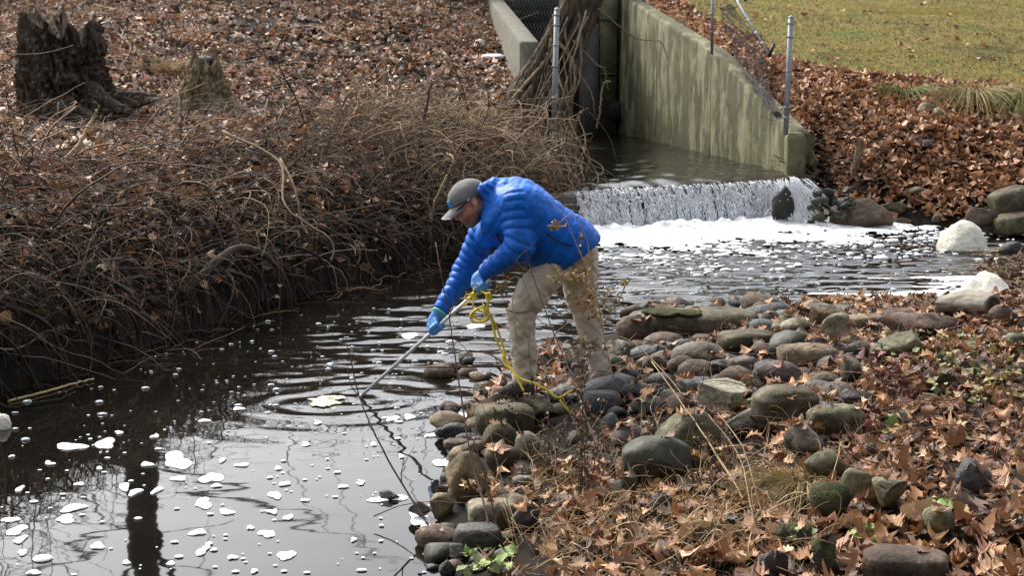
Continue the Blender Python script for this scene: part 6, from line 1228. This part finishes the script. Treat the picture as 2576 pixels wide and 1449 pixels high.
hood = [(u(1220, 470, -.10), u(1245, 463, -.02), .032, .036), (u(1245, 463, -.02), u(1228, 470, .09), .036, .03), (u(1268, 468, -.07), u(1268, 466, .07), .034, .034), (u(1216, 478, -.105), u(1232, 505, -.115), .03, .026), (u(1232, 505, -.115), u(1238, 555, -.09), .026, .026), (u(1238, 555, -.09), u(1226, 572, -.02), .026, .024), (u(1226, 572, -.02), u(1222, 520, .1), .024, .024)]
def f_t(p): return union(p, torso, .06)
def f_n(p): return union(p, slN, .03)
def f_f(p): return union(p, slF, .03)
def f_h(p): return union(p, hood, .02)
def f_j(p):
    d = smin(f_t(p), f_n(p), .028); d = smin(d, f_f(p), .03); d = smin(d, f_h(p), .02)
    hp = u(1425, 675); hn = u(1495, 604)-u(1390, 684); hn = np.array([hn[2], 0, -hn[0]]); hn /= np.linalg.norm(hn); hn = hn if hn[2] < 0 else -hn   # hem plane
    return np.maximum(d, (p-u(1440, 650))@hn-.0)
allp = torso+slN+slF+hood; lo, hi = bounds(allp, .02); V, Q = nets(f_j, lo, hi, .0078); N_ = vnormals(V, Q)
dt, dn_, df_, dh = f_t(V), f_n(V), f_f(V), f_h(V); which = np.argmin(np.stack([dt, dn_, df_, dh]), 0)
def along(P, A, B, C_):
    l1 = np.linalg.norm(B-A); e1 = (B-A)/l1; l2 = np.linalg.norm(C_-B); e2 = (C_-B)/l2; t1 = (P-A)@e1; t2 = (P-B)@e2; d1 = cone(P, A, B, 0, 0); d2 = cone(P, B, C_, 0, 0); w_ = 1/(1+np.exp(-(d1-d2)/.015)); return t1*(1-w_)+(l1+t2)*w_
ax_t = u(1250, 505)-u(1440, 625); ax_t /= np.linalg.norm(ax_t)
tt = np.where(which == 1, along(V, NS, NE, NWr), np.where(which == 2, along(V, FS, FE, FW), np.where(which == 3, V[:, 2]*1.0+V[:, 0]*.9, (V-u(1440, 625))@ax_t+.04*V[:, 1])))
per = np.where(which == 0, .070, np.where(which == 3, .045, .050)); wob = .010*fbm(V*7, 2, 5)
fr_ = ((tt+wob)/per) % 1.; dist_ = np.minimum(fr_, 1-fr_)*per; g_ = .75-1.0*np.exp(-(dist_/.0085)**2)+.30*np.sqrt(np.clip(dist_/per*2, 0, 1))
amp = np.where(which == 0, .0035, np.where(which == 3, .005, .0062))
V = V+N_*(amp*(g_-.75)+.008*fbm(np.stack([V[:, 0]*9, V[:, 1]*9, V[:, 2]*16], 1), 3, 8)+.004*fbm(np.stack([V[:, 0]*60, V[:, 1]*60, V[:, 2]*14], 1), 2, 4))[:, None]
jm = M('jacket_nylon', [(.3, (.001, .085, .40)), (.6, (.001, .105, .48)), (.8, (.002, .13, .56))], 8, .5, .25, 90, .004, spec=.22)
jn = jm.node_tree.nodes['Principled BSDF']; jn.inputs['Sheen Weight'].default_value = .0
jk = mobj('jacket', V, Q, jm)
blackc = M('black_cloth', [(.3, (.008, .008, .010)), (.7, (.02, .02, .024))], 10, .8, .3)
# zip, pocket seam, cuffs, inner collar
V, f = tubes(cr([u(1229, 548, -.125), u(1240, 575, -.16), u(1254, 598, -.175), u(1266, 615, -.18)], 14)[None], np.full((1, 14), .006), 5, True); mobj('zip', V, f, blackc, parent=None)
V, f = tubes(cr([u(1375, 588, -.262), u(1405, 608, -.262), u(1440, 618, -.252)], 12)[None], np.full((1, 12), .0045), 5, True); mobj('pocket_seam', V, f, blackc)
for nm, c0, c1, r_, mt in (('cuff', NWr, NE, .049, jm), ('cuff', FW, FE, .049, jm)):
    e = (c1-c0)/np.linalg.norm(c1-c0); V, f = tubes(np.stack([c0-e*.045, c0-e*.03, c0+e*.0])[None], np.array([[r_*.9, r_, r_*.95]]), 16, True); mobj(nm, V, f, mt)
e = (FE-FW)/np.linalg.norm(FE-FW); V, f = tubes(np.stack([FW-e*.058, FW-e*.046])[None], np.full((1, 2), .045), 16, True); mobj('wristband', V, f, M('green_band', [(.3, (.10, .42, .22)), (.7, (.16, .52, .30))], 5, .6, 0))
V, f = tubes(cr([u(1226, 484, -.085), u(1233, 510, -.095), u(1236, 545, -.085)], 10)[None], np.full((1, 10), .016), 8, True); mobj('inner_collar', V, f, blackc)
V, f = ICO[3]; mobj('underarm_shade', V*np.array([.07, .05, .04])+u(1262, 628, .02), f, blackc)  # black lump that paints the shadow under the near arm
# --- trousers
LAh, LAk, LAa = u(1395, 665, -.09), u(1313, 783, -.10), u(1318, 950, -.08); LBh, LBk, LBa = u(1455, 650, .08), u(1479, 803, .10), u(1516, 966, .09)
trs = [(u(1445, 630, -.07), u(1445, 630, .07), .135, .135), (u(1410, 650, -.05), u(1440, 650, .07), .125, .13), (LAh, u(1338, 738, -.10), .120, .100), (u(1338, 738, -.10), LAk, .100, .090), (LAk, u(1317, 880, -.09), .088, .081), (u(1317, 880, -.09), LAa, .081, .073),
       (LBh, u(1460, 730, .09), .125, .104), (u(1460, 730, .09), LBk, .104, .084), (LBk, u(1506, 896, .10), .083, .070), (u(1506, 896, .10), LBa, .070, .076)]
def f_tr(p): return np.maximum(union(p, trs, .022)+.007, np.maximum(-(p[:, 2]-LAa[2]+.055), p[:, 2]-u(1445, 585)[2]))
lo, hi = bounds(trs, .03); V, Q = nets(f_tr, lo, hi, .0082); N_ = vnormals(V, Q)
fold = fbm(np.stack([V[:, 0]*6+V[:, 2]*5, V[:, 1]*6, V[:, 2]*15-V[:, 0]*7], 1), 3, 12); low = np.clip((.55-(V[:, 2]-mo[2]))/.4, 0, 1); knee = np.exp(-((V[:, 2]-LAk[2])/.09)**2)+np.exp(-((V[:, 2]-LAh[2])/.11)**2)
cre = np.exp(-(np.abs(fbm(np.stack([V[:, 0]*4+V[:, 2]*2, V[:, 1]*4, V[:, 2]*9+V[:, 0]*9], 1), 3, 14))/.07)**2); cre2 = np.exp(-(np.abs(fbm(np.stack([V[:, 0]*5, V[:, 1]*5, V[:, 2]*7-V[:, 0]*8], 1), 2, 15))/.06)**2)
V = V+N_*((.008+.012*low+.010*knee)*fold-(.004+.006*low+.006*knee)*(cre+.7*cre2))[:, None]
pm = M('trouser_cotton', [(.3, (.49, .425, .33)), (.6, (.53, .46, .36)), (.8, (.57, .50, .395))], 5, .85, .3, 160, .002, spec=.15)
mobj('trousers', V, Q, pm)
V, f = tubes(cr([u(1272, 778, -.195), u(1300, 786, -.2), u(1345, 780, -.19)], 10)[None], np.full((1, 10), .005), 5, True); mobj('knee_seam', V, f, M('trouser_seam', [(.3, (.20, .165, .12)), (.7, (.26, .22, .16))], 6, .9, 0))
# --- shoes
shoe_m = M('shoe_leather', [(.3, (.022, .018, .015)), (.6, (.05, .042, .034)), (.8, (.10, .085, .07))], 9, .6, .4, 40, .004); sole_m = M('shoe_sole', [(.3, (.012, .012, .012)), (.7, (.03, .028, .026))], 9, .8, .2)
for (ax, ay, dy), toe in (((1322, 985, -.08), (1268, 990, -.13)), ((1522, 988, .09), (1478, 996, .04))):
    a = u(ax, ay-4, dy); t = u(toe[0], toe[1], toe[2]); m_ = (a+t)/2
    pr = [(a, m_, .045, .046), (m_, t, .046, .036), (a, a+np.array([.0, 0, .07]), .045, .05)]; zb = min(a[2], t[2])-.028
    lo, hi = bounds(pr, .02); V, Q = nets(lambda p: np.maximum(union(p, pr, .03), zb-p[:, 2]), lo, hi, .007); mobj('shoe', V, Q, shoe_m)
    pr2 = [(np.array([a[0]+.02, a[1], zb]), np.array([t[0]-.005, t[1], zb]), .047, .040)]; lo, hi = bounds(pr2, .02); V, Q = nets(lambda p: np.maximum(np.maximum(cone(p, *pr2[0]), p[:, 2]-zb-.010), zb-.014-p[:, 2]), lo, hi, .006); mobj('shoe_sole', V, Q, sole_m)
# --- head and body
HC = u(1184, 507, -.02); Fw = np.array([-.82, -.16, -.55]); Fw /= np.linalg.norm(Fw); Uw = np.array([-.55, 0, .84]); Uw -= Uw@Fw*Fw; Uw /= np.linalg.norm(Uw); Sw = np.cross(Uw, Fw)
HM = np.stack([Fw, Sw, Uw], 1)
def hl(p): return (p-HC)@HM            # world -> head frame (forward, left, up)
def hw_(q): return HC+np.asarray(q)@HM.T
def f_head(p):
    q = hl(p); qa = q.copy(); qa[:, 1] = np.abs(qa[:, 1])
    d = ell(q, (-.005, 0, .03), (.098, .078, .092)); d = smin(d, ell(q, (.03, 0, -.045), (.064, .060, .075)), .03); d = smin(d, ell(q, (.068, 0, -.098), (.030, .032, .026)), .025)
    d = smin(d, cone(qa, (-.005, .052, -.05), (.055, .028, -.095), .022, .018), .02); d = smin(d, cone(q, (.094, 0, .012), (.117, 0, -.030), .010, .015), .012); d = smin(d, cone(qa, (.100, .010, -.034), (.104, .013, -.034), .010, .009), .008)
    d = smin(d, cone(qa, (.086, .012, .026), (.072, .048, .024), .014, .012), .012); d = np.maximum(d, -(np.linalg.norm(qa-np.array([.104, .033, .005]), axis=1)-.018))
    d = smin(d, cone(qa, (.092, 0, -.066), (.084, .022, -.068), .010, .006), .008); d = smin(d, cone(qa, (.062, .045, -.02), (.07, .035, -.035), .018, .016), .02)
    er = ell((qa-np.array([-.012, .080, -.004])), (0, 0, 0), (.021, .010, .034)); er = np.maximum(er, -(np.linalg.norm(qa-np.array([-.006, .092, -.002]), axis=1)-.011)); d = smin(d, er, .006)
    return d
nb = u(1262, 512, 0.)
core = [(hw_((-.035, 0, -.03)), nb, .060, .068), (nb, u(1300, 530), .07, .11), (u(1300, 530, -.1), u(1300, 530, .1), .08, .08), (u(1300, 530), u(1432, 622), .12, .115), (NS, NE, .055, .045), (NE, NWr, .042, .032), (FS, FE, .055, .045), (FE, FW, .042, .032), (u(1440, 630, -.05), u(1440, 630, .05), .1, .1), (LAh, LAk, .085, .06), (LAk, LAa, .055, .045), (LBh, LBk, .085, .06), (LBk, LBa, .055, .045)]
def f_b(p): return smin(f_head(p), union(p, core, .03), .025)
lo, hi = bounds(core, .02); lo = np.minimum(lo, HC-.17); hi = np.maximum(hi, HC+.17)
V, Q = nets(f_b, lo, hi, .0075)
q = hl(V); skin = np.tile(np.array([.62, .32, .235]), (len(V), 1)); skin *= (1+.12*fbm(V*40, 2, 3))[:, None]
bd = np.clip((-.038-q[:, 2]-.35*np.maximum(q[:, 0]-.06, 0)+.01*fbm(V*60, 2, 9))/.02, 0, 1)*np.clip((q[:, 0]+.025)/.03, 0, 1)*(np.abs(q[:, 1]) < .09)*(q[:, 2] > -.16)
sb = np.clip((.012-np.abs(q[:, 0]-.012))/.008, 0, 1)*(q[:, 2] < .03)*(q[:, 2] > -.06); bd = np.maximum(bd, sb*.7)
lips = np.exp(-((q[:, 2]+.067)/.007)**2)*(q[:, 0] > .075); skin = skin*(1-.72*bd[:, None])+np.array([.055, .032, .02])*(.72*bd[:, None]); skin = skin*(1-.4*lips[:, None])+np.array([.42, .13, .11])*.4*lips[:, None]
cheek = np.exp(-(((q[:, 0]-.06)/.035)**2+((q[:, 2]+.02)/.03)**2)); skin *= (1+cheek[:, None]*np.array([.12, -.10, -.10]))
skin_m = MA('skin', .5, .15, 120, spec=.35, var=.08, vscale=60)
mobj('body', V, Q, skin_m, skin)
eye_m = M('eye', [(.3, (.5, .48, .45)), (.7, (.6, .58, .55))], 4, .2, 0); iris_m = M('iris', [(.3, (.03, .02, .015)), (.7, (.06, .04, .03))], 4, .2, 0)
V0, f0 = ICO[2]
for sg in (1, -1):
    eo = mobj('eye', V0*.0125+hw_((.084, sg*.033, .005)), f0, eye_m); mobj('iris', V0*np.array([.0062]*3)+hw_((.0925, sg*.033, .002)), f0, iris_m, parent=eo)
# hair
def f_hair(p):
    q = hl(p); d = ell(q, (-.012, 0, .022), (.1, .085, .097)); d = np.maximum(d, q[:, 0]-.0-.35*np.maximum(q[:, 2], 0)+.018); d = np.maximum(d, -(q[:, 2]+.072+.3*q[:, 0])); ear = np.linalg.norm((q-np.array([0, 0, 0]))*np.array([1, 0, 1])-np.array([-.01, 0, -.01]), axis=1)-.034
    return np.maximum(d, -ear)
V, Q = nets(f_hair, HC-.16, HC+.16, .0065); N_ = vnormals(V, Q); V = V+N_*(.003*fbm(V*70, 3, 2))[:, None]
mobj('hair', V, Q, M('hair', [(.3, (.07, .045, .027)), (.6, (.15, .10, .06)), (.8, (.24, .17, .11))], 40, .7, .5, 150, .003))
# cap
def f_cap(p):
    q = hl(p); d = ell(q, (.0, 0, .040), (.113, .092, .088)); pl = -(q[:, 2]-.012-.16*q[:, 0]); return np.maximum(d, pl)
V, Q = nets(f_cap, HC-.17, HC+.17, .0065); N_ = vnormals(V, Q); q = hl(V); sa = np.arctan2(q[:, 1], q[:, 0]+.0); seam = np.abs(np.sin(sa*3)); V = V+N_*(-.002*np.exp(-(seam/.10)**2)*(q[:, 2] > .04)+.0025*fbm(V*26, 2, 6))[:, None]
capm = M('cap_cotton', [(.3, (.15, .14, .135)), (.6, (.20, .19, .185)), (.8, (.26, .25, .24))], 9, .9, .4, 200, .002, spec=.1)
cap = mobj('cap', V, Q, capm)
nu, nv = 15, 9; Vb = []
for z_off in (0, -.005):
    for i in range(nu):
        for j in range(nv):
            s = -1+2*i/(nu-1); r_ = j/(nv-1); y = s*.082*(1-.05*r_); x0 = .106*math.sqrt(max(0, 1-(y/.093)**2))-.004; x1 = x0*0+.098+.092*math.sqrt(max(0, 1-(abs(s)**2.4)*.97)); x1 = max(x1*1.0 if abs(s) < .99 else x0, x0)
            x = x0+(x1-x0)*r_; Vb.append(hw_((x, y, .028+.16*x0-.012-.20*(x-x0)-.030*s*s*(.3+.7*r_)+z_off)))
I = np.arange(nu*nv).reshape(nu, nv); fq = np.stack([I[:-1, :-1], I[1:, :-1], I[1:, 1:], I[:-1, 1:]], -1).reshape(-1, 4); fb = fq[:, ::-1]+nu*nv; rim = []
bdr = list(I[0, :])+list(I[1:, -1])+list(I[-1, ::-1][1:])+list(I[::-1, 0][1:-1]); 
for a, b in zip(bdr, bdr[1:]+bdr[:1]): rim.append((b, a, a+nu*nv, b+nu*nv))
mobj('brim', np.array(Vb), np.vstack([fq, fb, np.array(rim)]), capm, parent=cap)
def cap_patch(y0, y1, z0, z1, col, nm, wave=0):
    P = []
    for i in range(9):
        for j in range(4):
            y = y0+(y1-y0)*i/8; z = z0+(z1-z0)*j/3+wave*math.sin(i*1.6); qz = (z-.040)/.088; qy = y/.092; x = .113*math.sqrt(max(.05, 1-qz*qz-qy*qy))+.0035; P.append(hw_((x, y, z)))
    I = np.arange(36).reshape(9, 4); fq = np.stack([I[:-1, :-1], I[1:, :-1], I[1:, 1:], I[:-1, 1:]], -1).reshape(-1, 4); return mobj(nm, np.array(P), fq, M(nm, [(.3, col), (.7, tuple(min(1, 1.15*c) for c in col))], 6, .8, .2), parent=cap)
cap_patch(-.012, .040, .070, .080, (.10, .32, .16), 'emblem_hills', .003); cap_patch(-.014, .046, .053, .069, (.02, .17, .55), 'emblem_water', .003); cap_patch(-.012, .052, .042, .048, (.05, .33, .72), 'emblem_wave', .002)
V0, f0 = ICO[1]; mobj('cap_button', V0*.007+hw_((0, 0, .127)), f0, capm, parent=cap)
# glasses
gl_ = empty('glasses', (0, 0, 0)); gl_.parent = man
gm = M('glasses_frame', [(.3, (.01, .01, .012)), (.7, (.02, .02, .025))], 4, .3, 0); silver = M('glasses_tip', [(.3, (.5, .52, .55)), (.7, (.6, .62, .65))], 4, .25, 0)
for sg in (1, -1):
    V, f = tubes(np.array([hw_((.016, sg*.089, .020)), hw_((.050, sg*.083, .014)), hw_((.098, sg*.066, .008))])[None], np.full((1, 3), .0045), 6, True); mobj('temple', V, f, gm, parent=gl_)
    V, f = tubes(np.array([hw_((.006, sg*.090, .021)), hw_((.018, sg*.089, .020))])[None], np.full((1, 2), .005), 6, True); mobj('temple_tip', V, f, silver, parent=gl_)
    an = np.linspace(0, 2*math.pi, 17); V, f = tubes(np.array([hw_((.112-.25*abs(sg*.036+.026*math.cos(a))*.6, sg*.036+.026*math.cos(a), .004+.018*math.sin(a))) for a in an])[None], np.full((1, 17), .0025), 5); mobj('rim', V, f, gm, parent=gl_)
# --- pole
tip = U(903, 1001, 8.52); PT = U(1232, 704, 8.05); pd = (PT-tip)/np.linalg.norm(PT-tip)
pole = empty('sampling_pole', tuple(tip)); tag(pole, 'thin silver sampling pole held by the man and dipping into the water', 'pole')
alu = M('pole_aluminium', [(.3, (.50, .54, .55)), (.7, (.64, .68, .69))], 6, .3, .05, spec=.6); alu.node_tree.nodes['Principled BSDF'].inputs['Metallic'].default_value = .15
V, f = tubes(np.stack([tip-pd*.05, PT])[None], np.full((1, 2), .0098), 14, True); obj('shaft', mesh_np('shaft', local(V, pole.location), f, smooth=True), alu, pole)
V, f = tubes(np.stack([tip-pd*.02, tip+pd*.03])[None], np.full((1, 2), .0105), 14, True); obj('ferrule', mesh_np('ferrule', local(V, pole.location), f, smooth=True), alu, pole)
def pole_at(px): s = np.linspace(0, 1, 400); P = tip[None]+(PT-tip)[None]*s[:, None]; d = P-np.array([0, 0, CAMH]); xx = 1288+F*d[:, 0]/(d[:, 1]*cp-d[:, 2]*sp_); return P[np.argmin(abs(xx-px))]
# --- gloved hands
glove_m = M('nitrile_glove', [(.3, (.05, .20, .52)), (.6, (.075, .26, .60)), (.8, (.11, .32, .68))], 10, .5, .3, 60, .003, spec=.4)
def hand(grip, wrist, thumb_side, fingers_dir, name='glove'):
    """fist closed on the pole at grip; wrist end of the forearm; fingers wrap about the pole axis"""
    ax = pd; w_ = wrist-grip; wp = w_-w_@ax*ax; wl = np.linalg.norm(wp); wp = wp/wl; sd2 = np.cross(ax, wp)*thumb_side          # sd2: side the fingers pass over
    kn = grip+wp*.030+sd2*.020                                                                          # knuckle line centre
    prims = [(wrist, grip+wp*.055, .036, .038), (grip+wp*.055+ax*.022, kn+ax*.026, .026, .017), (grip+wp*.055-ax*.022, kn-ax*.030, .026, .017), (grip+wp*.06, kn, .03, .018), (wrist+(wrist-grip)*.12, wrist, .040, .037)]
    fl = (.94, 1.04, 1., .82)
    for k in range(4):
        o_ = ax*(.033-.0215*k); s = fl[k]; base = kn+o_; p1 = grip+o_+sd2*.030*s-wp*.008; p2 = grip+o_-wp*.027*s+sd2*.006; p3 = grip+o_-sd2*.022-wp*.010
        prims += [(base, p1, .0125, .0112), (p1, p2, .0112, .0105), (p2, p3, .0105, .009)]
    tb = grip+wp*.050-sd2*.026+ax*.010; t1 = grip-sd2*.030+wp*.012+ax*.030; t2 = grip-sd2*.018-wp*.016+ax*.048; prims += [(tb, t1, .017, .0135), (t1, t2, .0132, .0100)]
    lo, hi = bounds(prims, .012); V, Q = nets(lambda p: union(p, prims, .007), lo, hi, .0052); N_ = vnormals(V, Q); V = V+N_*(.002*fbm(V*60, 2, 3))[:, None]; mobj(name, V, Q, glove_m)
hand(pole_at(1212)+np.array([0, -.0, 0]), NWr+(NWr-NE)/np.linalg.norm(NWr-NE)*.03, 1, 1); hand(pole_at(1098), FW+(FW-FE)/np.linalg.norm(FW-FE)*.05, 1, 1)
# --- yellow rope
rope_m = M('yellow_rope', [(.3, (.48, .34, .02)), (.5, (.66, .50, .04)), (.75, (.78, .62, .08))], 90, .7, .6, 160, .003)
rp = empty('yellow_rope', tuple(pole_at(1190))); tag(rp, 'yellow braided rope tied to the pole and trailing onto the stones', 'rope')
def robj(nm, pts, r_, n=None): V, f = tubes(cr(pts, n or len(pts)*9)[None], np.full((1, n or len(pts)*9), r_), 7, True); return obj(nm, mesh_np(nm, local(V, rp.location), f, smooth=True), rope_m, rp)
YR = 7.98
robj('strand', [pole_at(1205)+np.array([0, -.02, 0]), U(1222, 738, 8.02), U(1228, 745, YR), U(1227, 765, YR), U(1226, 778, YR), U(1236, 800, YR), U(1247, 850, YR-.02), U(1262, 885, YR-.04), U(1287, 928, YR-.1), U(1310, 953, YR-.16), U(1345, 965, YR-.2), U(1380, 984, YR-.22), U(1405, 1001, YR-.24), U(1440, 983, YR-.2), U(1458, 984, YR-.2), U(1467, 1008, YR-.22), U(1457, 1038, YR-.26), U(1432, 1036, YR-.28), U(1408, 1006, YR-.26)], .0062, 180)
robj('strand', [U(1232, 790, YR), U(1252, 830, YR+.01), U(1268, 880, YR), U(1272, 905, YR-.03), U(1266, 895, YR-.06), U(1270, 915, YR-.08), U(1290, 932, YR-.12), U(1300, 950, YR-.16), U(1318, 985, YR-.2)], .006, 90)
rg = np.random.default_rng(8); lp = []
for k in range(22):
    a = k*1.25; rx, ry = 23+5*math.sin(k*2.1), 17+5*math.cos(k*1.7); lp.append(U(1207+rx*math.cos(a)+3*math.sin(k), 794+ry*math.sin(a)+4*math.cos(k*2), YR+.02*math.sin(k*1.1)))
robj('tangle', [U(1227, 775, YR)]+lp[:15]+[U(1232, 795, YR)], .0062, 200)
robj('knot', [U(1222, 740, YR), U(1232, 738, YR-.015), U(1234, 752, YR-.01), U(1224, 750, YR+.01), U(1228, 742, YR-.01)], .008, 40)
for k in range(9):
    a = pole_at(1186+k*3); robj('frayed_end', [a+np.array([0, -.012, 0]), a+np.array([rg.normal(0, .015), -.03, rg.normal(-.01, .02)]), a+np.array([rg.normal(-.015, .03), -.03, rg.normal(-.03, .035)])], .004, 12)
for k in range(5):
    c = pole_at(1184+k*5); s2 = np.cross(pd, np.array([0, 1, 0])); an = np.linspace(0, 2*math.pi, 13); robj('wrap', [c+(s2*math.cos(a)+np.cross(pd, s2)*math.sin(a))*.0125+pd*.004*a/6 for a in an], .0045, 26)
